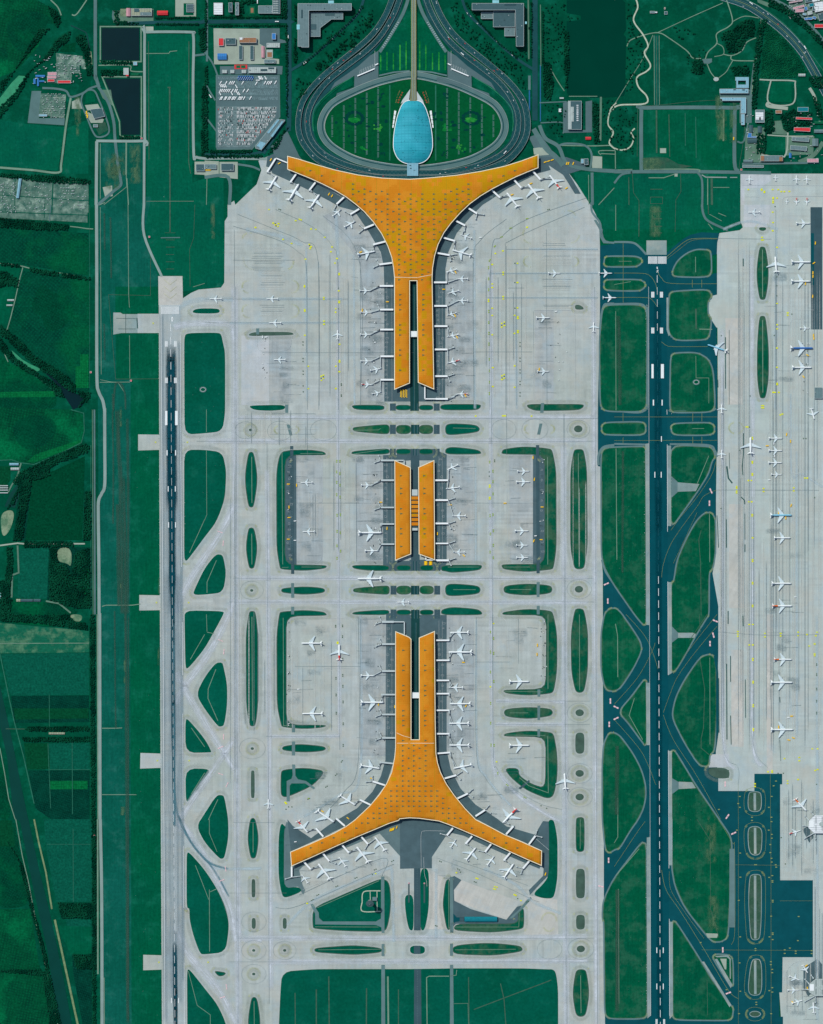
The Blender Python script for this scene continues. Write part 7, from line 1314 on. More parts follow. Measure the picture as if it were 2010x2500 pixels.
piers('on the left side of the middle concourses', 'top', [('12', (1600, 430), (1490, 430), 4.2, "1688,470 1688,430 1600,430", 'alu2'), ('12', (1603, 598), (1492, 598), 4.2, None, 'alu2'), ('12', (1603, 828), (1490, 828), 3.6, None, 'alu2'), ('12', (1605, 968), (1490, 968), 3.6, None, 'alu2'), ('12', (1605, 1138), (1492, 1138), 3.6, None, 'alu2')])
piers('on the right side of the middle concourses', 'top', [('22', (216, 598), (328, 598)), ('22', (216, 766), (328, 766)), ('22', (218, 963), (330, 963)), ('22', (218, 1132), (330, 1132), 3.4), ('22', (230, 1275), (333, 1275), 4.6, "138,1250 140,1272 230,1272")])
piers('on the left side of the lower terminal', 'top', [('13', (1600, 62), (1498, 62), 5, "1690,170 1690,62 1600,62", 'alu2'), ('13', (1610, 250), (1500, 250), 4.4, None, 'alu2'), ('13', (1610, 478), (1500, 478), 4.4, None, 'alu2'), ('13', (1612, 677), (1500, 677), 3.8, None, 'alu2'), ('13', (1613, 845), (1500, 845), 4, None, 'alu2'), ('13', (1613, 1043), (1500, 1043), 4, None, 'alu2'), ('13', (1595, 1260), (1487, 1248), 4, None, 'alu2'), ('13', (1525, 1443), (1420, 1410), 4), ('13', (1405, 1610), (1315, 1567), 4)])
piers('on the right side of the lower terminal', 'top', [('23', (223, 218), (335, 218), 3.6), ('23', (223, 387), (337, 387), 3.6), ('23', (223, 557), (337, 557), 3.6), ('23', (223, 669), (337, 669), 3.6), ('23', (225, 810), (338, 810), 3.6), ('23', (225, 1008), (338, 1008), 3.6), ('23', (232, 1175), (343, 1166), 3.8), ('23', (290, 1388), (397, 1358), 4), ('23', (400, 1558), (495, 1512), 4), ('23', (558, 1705), (640, 1652), 4.2)])
piers('on the left arm of the lower terminal', 'left', [('14', (737, 398), (737, 488), 4), ('14', (840, 357), (898, 420)), ('14', (1005, 145), (943, 75)), ('14', (1000, 285), (1056, 352)), ('14', (1163, 215), (1220, 280)), ('14', (1187, 55), (1115, -8)), ('14', (1325, 145), (1383, 208))])
piers('on the right arm of the lower terminal', 'left', [('24', (367, 72), (315, 135)), ('24', (530, 140), (474, 205)), ('24', (690, 208), (638, 275)), ('24', (817, 125), (878, 57)), ('24', (852, 280), (798, 345)), ('24', (1010, 210), (1065, 137)), ('24', (1015, 348), (958, 415))])
for k, (y0, s) in enumerate([(1989.6, "1974,2003 1987,1989.6 2040,1989.6 2040,2033.5 1987,2033.5 1972.5,2020"), (2388, "1973.5,2402 1990,2388 2045,2388 2045,2430.5 1987.5,2430.5 1973.7,2420.5")]):
 P = Z('N', s); root = empty('octagon_pier', W((1995, y0 + 22))); tag(root, 'white octagonal terminal pier at the right edge, %s of two' % ('upper', 'lower')[k], 'terminal pier')
 d = MB(); d.prism(offset(P, -1), 0, 11, MT['glass'], MT['alu2']); put(d.build('wall'), root)
 d = MB(); Q = offset(P, -.2); d.prism(Q, 11, 13, MT['alu'], RC['white'] if k == 0 else RC['pale']); put(d.build('roof'), root)
 for x in (1990.5, 2005.5):
  for (u, v) in ((3, 19), (24, 38)):
   d = MB(); d.prism(rect(x, y0 + u, x + 1.1, y0 + v), 13, 13.6, MT['glass']); put(d.build('roof_slot'), root)
 d = MB(); d.prism([(2007 + 9 * math.cos(a * math.pi / 4 + .39), y0 + 21 + 6 * math.sin(a * math.pi / 4 + .39)) for a in range(8)], 13, 15.5, MT['alu2'], RC['pale']); put(d.build('roof_dome'), root)
 d = MB(); d.prism(rect(1976, y0 + 13, 1986, y0 + 29), 13, 14.5, MT['alu'], MT['alu']); put(d.build('upper_hall'), root)
 for a_, b2 in (((1985, y0 - 1), (1980, y0 - 8)), ((1974, y0 + 12), (1965, y0 + 2)), ((1973, y0 + 27), (1960, y0 + 26)), ((1986, y0 + 44), (1964, y0 + 57)), ((1990, y0 + 44), (1990, y0 + 58))): arm(root, a_, b2)
# ------------------------------------------------------------------ control tower
ct = empty('control_tower', W((904, 2200))); tag(ct, 'slender round control tower on a paved island below the lower terminal', 'control tower')
v = W((904, 2200)) 
def ringm(d, prof, m, cx, cy, n=20):
 rg = [[Vector((cx + r_ * math.cos(a * 2 * math.pi / n), cy + r_ * math.sin(a * 2 * math.pi / n) * .8, z)) for a in range(n)] for z, r_ in prof]
 for i in range(len(rg) - 1):
  for k in range(n): d.face([rg[i][k], rg[i][(k + 1) % n], rg[i + 1][(k + 1) % n], rg[i + 1][k]], m)
 d.face(rg[-1], m)
d = MB(); ringm(d, [(0, 6.5), (40, 5), (48, 5.5), (54, 10)], MT['wall'], v.x, v.y); put(d.build('shaft'), ct)
d = MB(); ringm(d, [(54, 10.5), (59, 12)], MT['glass'], v.x, v.y); put(d.build('cab'), ct)
d = MB(); ringm(d, [(59, 12.6), (61, 12.2), (61.5, 8), (63, 6)], MT['wall_d'], v.x, v.y); put(d.build('roof'), ct)
d = MB(); ringm(d, [(63, .5), (72, .3)], MT['alu'], v.x, v.y, 6); put(d.build('antenna'), ct)
simple('tower_annex', 'small grey building at the foot of the control tower', 'building', [('wall', [rect(910, 2190, 920, 2198)], 0, 7, MT['wall'], None), ('roof', [rect(909.6, 2189.6, 920.4, 2198.4)], 7, 7.8, MT['alu2'], RC['grey'])])
simple('tower_plant', 'tiny pale plant building just below the control tower', 'building', [('wall', [rect(904, 2205, 909, 2209)], 0, 4, MT['wall'], None), ('roof', [rect(903.6, 2204.6, 909.4, 2209.4)], 4, 4.7, MT['alu'], RC['pale'])])

# ------------------------------------------------------------------ buildings
rb = random.Random(21)
def building(label, t, r_, h, roof, name='building', cat='building', wall='wall', units=0, slits=None, rot=0, group=None):
 P = Z(t, r_) if isinstance(r_, str) else [zp(t, r_[0], r_[1]), zp(t, r_[2], r_[1]), zp(t, r_[2], r_[3]), zp(t, r_[0], r_[3])]
 c_ = (sum(p[0] for p in P) / len(P), sum(p[1] for p in P) / len(P))
 if rot: P = [(c_[0] + (x - c_[0]) * math.cos(R(rot)) - (y - c_[1]) * math.sin(R(rot)), c_[1] + (x - c_[0]) * math.sin(R(rot)) + (y - c_[1]) * math.cos(R(rot))) for x, y in P]
 root = empty(name, W(c_)); tag(root, label, cat, group)
 A = [(p[0], -p[1]) for p in P]
 if area(A) < 0: P = P[::-1]
 w1 = min(max(p[0] for p in P) - min(p[0] for p in P), max(p[1] for p in P) - min(p[1] for p in P)); ins = min(.5, w1 * .06)
 d = MB(); d.prism(offset(P, -ins) if area(P) * area(offset(P, -ins)) > 0 else P, 0, h, MT[wall]); put(d.build('wall'), root)
 d = MB()
 if len(P) == 4 and name in ('shed', 'house') :
  a, b_, c2, d2 = [W(p, h) for p in P]
  if (a - b_).length < (b_ - c2).length: a, b_, c2, d2 = b_, c2, d2, a
  rz = Vector((0, 0, .16 * (b_ - c2).length + .6)); m1 = (a + d2) / 2 + rz; m2 = (b_ + c2) / 2 + rz; k = RC[roof]
  d.face([a, b_, m2, m1], k); d.face([c2, d2, m1, m2], k); d.face([b_, c2, m2], k); d.face([d2, a, m1], k)
  for f_ in d.f[:]: pass
  d.prism(P, h - .8, h - .02, k)
 else:
  d.prism(P, h, h + .9, MT['alu2'], RC[roof])
  e = MB(); e.strip(offset(P, -.35), .6, h + 1.2, MT['alu2'], True); put(e.build('parapet'), root)
 put(d.build('roof'), root)
 if slits:
  for q_ in slits:
   Q = [zp(t, q_[0], q_[1]), zp(t, q_[2], q_[1]), zp(t, q_[2], q_[3]), zp(t, q_[0], q_[3])]; e = MB(); e.prism(Q, h + .9, h + 2, RC[q_[4]] if len(q_) > 4 else MT['glass']); put(e.build('roof_light'), root)
 xs = [p[0] for p in P]; ys = [p[1] for p in P]
 for k in range(units):
  for _ in range(20):
   x, y = rb.uniform(min(xs), max(xs)), rb.uniform(min(ys), max(ys))
   if inside((x, y), P) and dist_poly((x, y), P) > 1.4: break
  e = MB(); s_ = rb.uniform(.5, 1.1); e.prism(rect(x - s_, y - s_ * .8, x + s_, y + s_ * .8), h + .9, h + 2.4, MT['alu2'] if k % 2 else MT['wall_d']); put(e.build('roof_unit'), root)
 return root
B = building
B('big L shaped grey hotel left of the highways, upper long wing and side wing', '10', "790,42 1245,42 1245,100 885,102 885,412 822,412 822,405 790,405", 26, 'grey', 'hotel', 'hotel', 'wall_d', 8, [(820, 95, 832, 165), (782, 220, 808, 262, 'cyan'), (1048, 18, 1095, 42, 'cyan')])
B('lower stepped grey hotel block tucked inside the left L shaped wing', '10', "890,112 1172,112 1172,170 1075,170 980,242 980,316 890,316", 12, 'grey', 'hotel_block', 'hotel', 'wall_d', 10, [(1020, 118, 1100, 138, 'greyd'), (900, 210, 945, 255, 'greyd')])
B('big L shaped grey hotel right of the highways, long wing and side wing', '20', "527,40 965,40 965,404 900,404 893,98 527,98", 26, 'greyd', 'hotel', 'hotel', 'wall_d', 8, [(800, 46, 898, 58), (700, 14, 755, 38, 'cyan'), (975, 195, 990, 215, 'cyan')])
B('lower dark square hotel block inside the right L shaped wing', '20', "707,102 892,102 892,235 707,235", 13, 'greyd', 'hotel_block', 'hotel', 'wall_d', 5)
B('pale ribbed annex at the left end of the right hotel', '20', "605,106 705,106 705,164 605,164", 9, 'grey', 'hotel_annex', 'hotel', 'wall', 2)
B('pale ribbed annex at the lower end of the right hotel', '20', "803,238 892,238 892,310 803,310", 9, 'grey', 'hotel_annex', 'hotel', 'wall', 2)
B('grey office with white saw tooth front and white roof slots', '20', "1340,858 1455,858 1455,1100 1340,1100", 10, 'greyd', 'office', 'office', 'wall', 3, [(1412, y, 1428, y + 8, 'white') for y in (892, 908, 924, 940, 956, 972, 988, 1004, 1020)] + [(1342, 862, 1362, 908, 'pale'), (1342, 908, 1388, 1033, 'pale'), (1342, 1033, 1370, 1096, 'pale')])
B('small house with half red and half white roof below the grey office', '20', (1488, 1160, 1535, 1184), 5, 'red', 'house', 'house')
B('small light blue roofed hut right of the oval road island', '20', (1450, 1346, 1474, 1385), 6, 'lblue', 'hut', 'hut')
B('dark square building right of the light blue hut', '20', (1478, 1345, 1512, 1398), 9, 'greyd', 'substation', 'building', 'wall_d', 2)
B('tiny white kiosk left of the grey office', '20', (1262, 920, 1285, 950), 4, 'white', 'kiosk', 'kiosk')
B('tiny pale store left above the grey office', '20', (1270, 825, 1305, 838), 4, 'pale', 'store', 'store')
B('bright white ribbed warehouse at the top of the left blocks', '10', (78, 28, 155, 128), 9, 'white', 'warehouse', 'warehouse', 'wall', 0)
B('narrow grey block right of the white warehouse', '10', (205, 28, 236, 108), 12, 'greyd', 'office_block', 'office', 'wall', 3)
B('tall grey L shaped office with pale circular court', '10', (262, 28, 292, 135), 14, 'grey', 'office_block', 'office', 'wall', 3)
B('wide grey ribbed roof depot beside the striped block', '10', (455, 52, 575, 118), 9, 'grey', 'depot', 'depot', 'wall', 4)
B('dark block with white striped parking roof at top', '10', (576, -10, 640, 120), 9, 'greyd', 'depot', 'depot', 'wall', 0, [(580, y, 625, y + 6, 'pale') for y in range(2, 110, 15)])
B('red roofed garage in the large pale yard', '10', (118, 325, 162, 391), 7, 'red', 'garage', 'garage', 'wall', 1)
B('dark grey shed right of the red garage', '10', (175, 325, 265, 380), 8, 'greyd', 'workshop', 'workshop', 'wall', 3)
B('brown roofed long office in the large pale yard', '10', (293, 322, 440, 368), 11, 'brown', 'yard_office', 'office', 'wall_d', 4, [(298, 324, 322, 342, 'white')])
B('blue roofed shed at the lower left of the pale yard', '10', (110, 455, 188, 507), 7, 'blue', 'shed', 'shed')
B('left dark canopy of the pair in the pale yard', '10', (290, 388, 322, 508), 6, 'greyd', 'canopy', 'canopy', 'wall_d')
B('right dark canopy of the pair in the pale yard', '10', (385, 388, 415, 508), 6, 'greyd', 'canopy', 'canopy', 'wall_d')
B('narrow pink white roofed shed beside the pale yard', '10', (480, 393, 507, 490), 6, 'pink', 'shed', 'shed')
B('blue roofed cube office beside the small car park', '10', (570, 285, 604, 338), 9, 'blue', 'office_block', 'office')
B('long white roofed gate building below the blue cube', '10', (525, 366, 637, 404), 5, 'pale', 'gate_building', 'building', 'wall', 3)
B('grey terraced block below the basketball court', '10', (503, 505, 600, 538), 7, 'grey', 'office_block', 'office', 'wall', 3)
B('pale long building above the big car park', '10', (372, 572, 605, 621), 8, 'pale', 'service_centre', 'office', 'wall', 7, [(475, 588, 530, 604), (540, 575, 590, 588)])
for k, (x0, x1) in enumerate(((148, 190), (218, 252), (314, 352))): B('small square white pavilion above the car park, %s of three from the left' % ORD[k], '10', (x0, 594, x1, 621), 5, 'pale', 'pavilion', 'pavilion')
simple('basketball_court', 'green sports court with red surround above the car park', 'sports court', [('surround', [[zp('10', 252, 547), zp('10', 361, 547), zp('10', 361, 584), zp('10', 252, 584)]], .7, .95, RC['red'], RC['red']), ('court', [[zp('10', 268, 553), zp('10', 302, 553), zp('10', 302, 577), zp('10', 268, 577)], [zp('10', 308, 553), zp('10', 345, 553), zp('10', 345, 577), zp('10', 308, 577)]], .95, 1.1, RC['green'], RC['green'])])
simple('basketball_court', 'brown and green sports court with pale surround inside the compound', 'sports court', [('surround', [[zp('10', 522, 420), zp('10', 576, 420), zp('10', 576, 490), zp('10', 522, 490)]], .7, .95, RC['pale'], RC['pale']), ('court', [[zp('10', 530, 442), zp('10', 570, 442), zp('10', 570, 484), zp('10', 530, 484)]], .95, 1.1, RC['brown'], RC['brown'])])
simple('basketball_court', 'small green court with red surround at the top edge', 'sports court', [('surround', [[zp('10', 378, 55), zp('10', 425, 55), zp('10', 425, 120), zp('10', 378, 120)]], .7, .95, RC['green'], RC['green']), ('court', [[zp('10', 390, 68), zp('10', 413, 68), zp('10', 413, 108), zp('10', 390, 108)]], .95, 1.1, RC['brown'], RC['brown'])])
B('long diagonal coach station with pale blue roof strips', '10', "432,1235 612,1012 680,1018 678,1028 482,1274 430,1258", 9, 'grey', 'coach_station', 'station', 'wall_d', 3)
cs = simple('station_canopy', 'two pale blue roof strips along the diagonal coach station', 'canopy', [('roof_strip', [Z('10', "530,1125 618,1015 634,1020 545,1135"), Z('10', "560,1155 655,1028 668,1034 575,1165"), Z('10', "462,1258 500,1208 520,1215 480,1270"), Z('10', "440,1240 470,1200 500,1208 468,1250")], 10.2, 11.4, RC['lblue'], RC['lblue'])])
B('grey flat building on the pale pad left of the apron road', '10', (0, 1390, 100, 1432), 6, 'grey', 'depot', 'depot', 'wall', 3)
B('dark building standing on the square pale pad', '10', (140, 1386, 246, 1446), 8, 'greyd', 'depot', 'depot', 'wall_d', 3)
B('grey half cut depot left edge of the square pad', '00', (1660, 1390, 1733, 1450), 6, 'greyd', 'depot', 'depot', 'wall', 2)
B('white pink shed left of the long grey building', '00', (1070, 72, 1106, 140), 6, 'pink', 'shed', 'shed'); B('long grey green building left of the red roofed house', '00', (1112, 76, 1288, 138), 8, 'tan', 'works', 'works', 'wall', 6, [(1140, 78, 1182, 105, 'greyd'), (1190, 108, 1284, 134, 'grey')])
B('bright red roofed house on the upper left block', '00', (1333, 93, 1423, 130), 6, 'red', 'house', 'house'); B('striped grey glasshouse on the pale concrete pad', '00', (1580, 35, 1640, 105), 4, 'greyd', 'glasshouse', 'glasshouse', 'wall', 0, [(1582, y, 1638, y + 7, 'grey') for y in (42, 60, 78, 92)])
B('small white store between the two dark ponds', '00', (1130, 524, 1163, 554), 4, 'lblue', 'store', 'store'); B('pale blue roofed hall with red end between the ponds', '00', (1048, 578, 1092, 636), 7, 'pale', 'hall', 'hall', 'wall', 0, [(1068, 636, 1091, 648, 'red')]); B('low green shed under the small store', '00', (1113, 622, 1176, 642), 3, 'green', 'shed', 'shed', 'wall_d')
B('long blue roofed shed in the small depot by the tree belt', '00', (303, 636, 384, 654), 4, 'blue', 'shed', 'shed'); B('left short blue roofed shed of the small depot', '00', (285, 668, 306, 712), 4, 'blue', 'shed', 'shed'); B('right tall blue roofed shed of the small depot', '00', (316, 664, 333, 730), 4, 'blue', 'shed', 'shed'); B('wide low blue roofed shed of the small depot', '00', (334, 682, 378, 696), 4, 'blue', 'shed', 'shed')
B('upper pink roofed barrack beside the blue sheds', '00', (407, 612, 482, 640), 4, 'pink', 'barrack', 'barrack'); B('lower pale pink roofed barrack beside the blue sheds', '00', (403, 643, 480, 666), 4, 'pink', 'barrack', 'barrack'); B('short red roofed barrack by the lane', '00', (405, 671, 464, 694), 4, 'red', 'barrack', 'barrack'); B('long orange red roofed barrack by the lane', '00', (490, 681, 602, 706), 4, 'red', 'barrack', 'barrack')
B('dark square canopy over the small bus yard', '00', "765,928 868,916 892,988 800,1008", 7, 'teal2' if 'teal2' in RC else 'greyd', 'canopy', 'canopy', 'wall_d'); B('tiny grey hut below the dark square canopy', '00', (792, 1054, 830, 1078), 4, 'grey', 'hut', 'hut'); B('blue roofed hut beside the storage yard', '00', (332, 968, 402, 987), 4, 'lblue', 'hut', 'hut')
B('long narrow light blue roofed shed among the storage yards', '00', "162,1512 186,1512 163,1678 140,1678", 5, 'lblue', 'shed', 'shed')
B('small stub jetty house near the left edge road', '01', (64, 800, 120, 815), 3, 'pale', 'shed', 'shed'); B('small pale shed below the stub jetty house', '01', (57, 844, 108, 857), 3, 'pale', 'shed', 'shed')
for k, y in enumerate((640, 658, 677, 700)): B('long thin pale greenhouse at the left edge, %s from the top' % ORD[k], '02', (-20, y, 70, y + 8), 3, 'pale', 'greenhouse', 'greenhouse')
B('grey roofed farmhouse by the orchard corner', '02', (82, 452, 160, 472), 4, 'lblue', 'house', 'house'); B('white roofed farm shed by the orchard corner', '02', (92, 490, 165, 512), 4, 'pale', 'house', 'house')
for k, (x0, x1) in enumerate(((140, 175), (178, 280), (286, 345))): B('low farm shed under the teal field, %s from the left' % ORD[k], '02', (x0, 1603, x1, 1625), 3, ('tan', 'greyd', 'greyd')[k], 'shed', 'shed')
B('small tin roofed barn at the left edge of the fields', '02', (-15, 1545, 12, 1600), 4, 'lblue', 'barn', 'barn')
B('long barge like shed between the two tree rows', '03', (415, 998, 550, 1015), 3, 'tan', 'shed', 'shed')
for t, x, y, lb_ in (('01', 1265, 272, 'beside the bend of the runway service road'), ('01', 770, 1417, 'left of the perimeter road'), ('01', 1110, 1488, 'at the end of the short track near the runway'), ('00', 1200, 1172, 'at the lower right corner of the big pond'), ('04', 800, 132, 'beside the lower perimeter road'), ('30', 1053, 1408, 'at the corner of the grey loop road')):
 B('tiny red roofed hut ' + lb_, t, (x - 8, y - 8, x + 8, y + 8), 3, 'red', 'hut', 'hut')
for mm, lb_ in ((lambda p: p, 'left'), (mir, 'right')):
 simple('toll_gate', 'white diagonal toll gate roof on the %s plaza' % lb_, 'toll gate', [('roof', [mm(seg(zp('10', 1292, 645), zp('10', 1438, 583), 2.6))], 5, 6.2, MT['alu'], MT['alu']), ('booth', [mm(seg(zp('10', 1300 + 22 * k, 643 - 9.4 * k), zp('10', 1306 + 22 * k, 636 - 9.4 * k), 1)) for k in range(6)], 0, 5, MT['wall'], None)])
 simple('toll_gate', 'short white toll gate roof at the %s plaza corner' % lb_, 'toll gate', [('roof', [mm(seg(zp('10', 1443, 553), zp('10', 1468, 540), 2.6))], 5, 6.2, MT['alu'], MT['alu']), ('booth', [mm(seg(zp('10', 1450, 552), zp('10', 1458, 547), 1))], 0, 5, MT['wall'], None)])
B('long pale blue roofed school block by the park', '30', (871, 741, 1110, 778), 10, 'lblue', 'school_block', 'school', 'wall', 2, [(985, 745, 1005, 752), (1058, 746, 1080, 754)])
B('pale blue roofed L shaped block below the long school block', '30', "875,812 1090,812 1090,945 1046,945 1046,840 892,840 892,826 875,822", 10, 'lblue', 'school_block', 'school', 'wall', 3); B('slim pale blue tail of the L shaped school block', '30', (1050, 948, 1080, 1040), 8, 'lblue', 'school_block', 'school', 'wall', 1)
cy = empty('courtyard_house', W(zp('30', 1058, 688))); tag(cy, 'hollow square blue grey building around a green court by the tree belt', 'building')
for r_ in ((1003, 643, 1113, 672), (1090, 672, 1113, 733), (1010, 705, 1090, 733), (1010, 672, 1024, 705)):
 d = MB(); d.prism([zp('30', r_[0], r_[1]), zp('30', r_[2], r_[1]), zp('30', r_[2], r_[3]), zp('30', r_[0], r_[3])], 0, 9 + .01 * r_[0] / 100, MT['wall'], RC['lblue']); put(d.build('wing'), cy)
B('white and grey roofed hall beside the right dark tree belt', '30', (1168, 914, 1244, 1020), 8, 'grey', 'hall', 'hall', 'wall', 0, [(1170, 935, 1234, 996, 'white'), (1200, 975, 1212, 1000)])
B('bright blue L shaped roof beside the dark tree belt', '30', "1108,1104 1138,1104 1138,1132 1180,1132 1178,1146 1100,1144", 5, 'blue', 'shed', 'works'); B('grey shed directly below the bright blue roof', '30', (1102, 1150, 1180, 1186), 6, 'greyd', 'shed', 'shed'); B('narrow grey shed above the bright blue roof', '30', (1116, 1040, 1148, 1098), 5, 'greyd', 'shed', 'shed'); B('grey shed right above the bright blue roof', '30', (1188, 1048, 1222, 1102), 5, 'greyd', 'shed', 'shed')
B('grey school hall with two orange brown ends', '30', (1210, 1293, 1396, 1340), 9, 'grey', 'school_hall', 'school', 'wall', 2, [(1212, 1296, 1240, 1337, 'brown'), (1366, 1304, 1393, 1340, 'brown')])
B('upper red roofed dormitory among the trees', '30', "1505,973 1638,980 1638,998 1503,992", 8, 'red', 'dormitory', 'dormitory'); B('lower red roofed dormitory among the trees', '30', "1488,1060 1625,1062 1622,1096 1486,1088", 8, 'red', 'dormitory', 'dormitory'); B('dark teal roofed hall above the red dormitories', '30', (1518, 892, 1608, 928), 7, 'teal', 'hall', 'hall', 'wall_d'); B('grey dormitory below the red dormitories', '30', "1472,1138 1615,1146 1612,1180 1468,1170", 8, 'grey', 'dormitory', 'dormitory', 'wall', 2); B('lowest grey dormitory of the school block', '30', "1458,1208 1597,1218 1594,1254 1457,1244", 8, 'grey', 'dormitory', 'dormitory', 'wall', 2)
B('brown pavilion at the lower edge of the sports field', '30', (1336, 916, 1388, 944), 6, 'brown', 'pavilion', 'pavilion'); B('pale grey shed left of the lowest grey dormitory yard', '30', (1070, 1326, 1146, 1350), 5, 'grey', 'shed', 'shed'); B('pink roofed warehouse near the right apron', '30', (1597, 1318, 1692, 1350), 7, 'pink', 'warehouse', 'warehouse'); B('long red roofed shed outside the ring highway', '30', (1658, 203, 1750, 234), 7, 'red', 'warehouse', 'warehouse')
B('square grey house near the right edge below the red dormitories', '30', (1640, 1152, 1690, 1214), 7, 'grey', 'house', 'house'); B('wide grey shed at the right edge beside the red dormitory', '30', (1656, 1076, 1750, 1104), 7, 'grey', 'shed', 'shed'); B('dark green roofed shed at the right edge above it', '30', (1660, 1008, 1750, 1030), 5, 'green', 'shed', 'shed'); B('long low guard block above the right apron road', '30', (1062, 1372, 1238, 1392), 4, 'grey', 'guard_block', 'building'); B('small tin shed inside the ring highway', '30', (1526, 613, 1584, 635), 5, 'pale', 'shed', 'shed'); B('small light blue roofed house near the pink warehouse', '30', (1448, 1270, 1468, 1312), 5, 'blue', 'house', 'house')
B('white hut beside the small park cross path', '30', (338, 98, 356, 110), 4, 'white', 'hut', 'hut'); B('small red roofed hut by the park cross path', '30', (412, 62, 424, 80), 4, 'brown', 'hut', 'hut'); B('dark tank house by the park cross path', '30', (414, 96, 440, 122), 4, 'greyd', 'tank_house', 'building', 'wall_d'); B('grey pump house left on the park cross path', '30', (295, 94, 336, 112), 4, 'grey', 'pump_house', 'building')
simple('garden_terrace', 'white scalloped round terrace in the park', 'terrace', [('paving', [[(zp('30', 845, 657)[0] + (6.3 + .5 * (a % 2)) * math.cos(a * math.pi / 12), zp('30', 845, 657)[1] + (4.8 + .5 * (a % 2)) * math.sin(a * math.pi / 12)) for a in range(24)]], .7, 1.1, RC['pale'], RC['pale'])])
rb2 = random.Random(4); IND = [(1448, 10, 1560, 22, 'pink'), (1480, 52, 1575, 72, 'pink'), (1500, 76, 1570, 105, 'pink'), (1575, 60, 1600, 90, 'blue'), (1608, 30, 1660, 60, 'teal'), (1575, 148, 1640, 168, 'blue'), (1642, 140, 1672, 162, 'blue'), (1560, 112, 1592, 130, 'lblue'), (1640, 55, 1690, 95, 'greyd'), (1655, 20, 1733, 100, 'white'), (1430, -10, 1500, 8, 'white'), (1580, -10, 1640, 22, 'greyd'), (1600, 95, 1640, 125, 'pale'), (1690, 110, 1750, 170, 'greyd'), (1640, -10, 1700, 16, 'white')]
INL = ['uppermost pink roofed shed', 'middle thin pink roofed shed', 'lowest squarish pink roofed shed', 'small blue roofed shed beside the lowest pink one', 'teal roofed shed', 'wider blue roofed shed below the yard', 'narrow blue roofed shed below the yard', 'light blue roofed shed', 'dark roofed shed between teal and big white roofs', 'largest white roofed shed', 'leftmost white roofed shed on the top edge', 'dark roofed shed on the top edge', 'pale grey roofed shed', 'dark roofed shed at the right edge', 'small white roofed shed on the top edge']
for k, (x0, y0, x1, y1, rf) in enumerate(IND): B(INL[k] + ' in the top right factory corner', '30', (x0, y0, x1, y1), 7 + .3 * (k % 5), rf, 'factory_shed', 'factory', 'wall', 2, None, rb2.uniform(-18, 18), 'factory sheds in the top right corner')
th = empty('teal_canopy', W(zp('24', 604, 843))); tag(th, 'long teal vaulted canopy beside the lower apron', 'canopy')
d = MB(); Q0 = zp('24', 465, 822); Q1 = zp('24', 742, 866); nn = 8; pts = []
for i in range(nn + 1):
 a = math.pi * i / nn; y = (Q0[1] + Q1[1]) / 2 - math.cos(a) * (Q1[1] - Q0[1]) / 2; pts.append((y, 5 + 5 * math.sin(a)))
for (ya, za), (yb, zb) in zip(pts, pts[1:]): d.face([W((Q0[0], yb), zb), W((Q1[0], yb), zb), W((Q1[0], ya), za), W((Q0[0], ya), za)], RC['teal'])
put(d.build('roof'), th)
for k in range(6):
 d = MB(); x = Q0[0] + (Q1[0] - Q0[0]) * (k + .5) / 6; 
 for y in (Q0[1] + .6, Q1[1] - .6): v = W((x, y)); d.box(v.x, v.y, 0, .8, .8, 5.2, MT['wall_d'])
 put(d.build('column_pair'), th)
d = MB(); d.prism(Z('24', "425,828 462,828 462,860 425,860"), 0, 3.5, MT['serv_d']); put(d.build('ramp_wall'), th)
for t, x, y, lb_ in (('14', 1728, 540, 'left'), ('24', 126, 542, 'right')):
 a, b_ = zp(t, x - 6, y - 6), zp(t, x + 6, y + 6); simple('ramp_portal', 'small white and red portal hut at the %s of the central ramp' % lb_, 'portal', [('wall', [rect(*a, *b_)], 0, 3, MT['alu'], RC['pink']), ('ramp', [rect(a[0], b_[1] + 1, b_[0], b_[1] + 46)], .6, .9, MT['railway'] if 'railway' in MT else MT['wall_d'], None)])
B('grey roofed service building at the right edge of the apron', '31', (1690, 1545, 1760, 1640), 7, 'grey', 'service_building', 'building', 'wall', 3)
def clutter(name, label, group, spots, cols, sz=(1.4, 3.2), h=(1.2, 3.5)):
 for (x, y) in spots:
  d = MB(); a, b_ = rb.uniform(*sz), rb.uniform(.7, 1.3); v = W((x, y)); hh = rb.uniform(*h); rt = rb.choice([0, 0, 0, R(90), R(15)])
  k = rb.choice(cols); d.box(0, 0, 0, a * S, b_ * S, hh * .85, k, rt); d.box(0, 0, hh * .85, a * S * .94, b_ * S * .88, hh * .15, MT['alu2'], rt)
  o = d.build(name); o.location = (v.x, v.y, ZT + .1); tag(o, label, 'container', group)
cl = [MT['alu'], MT['alu2'], MT['wall'], MT['wall_d'], MT['alu'], MT['yelv'], MT['lblue']]
sp = [(rb.uniform(102, 160), 229 + 5.2 * rb.randrange(0, 12) + rb.uniform(-.8, .8)) for _ in range(110)]
clutter('storage_container', 'container or stack standing in rows in the fenced storage yard', 'containers in the fenced storage yard', sp, cl)
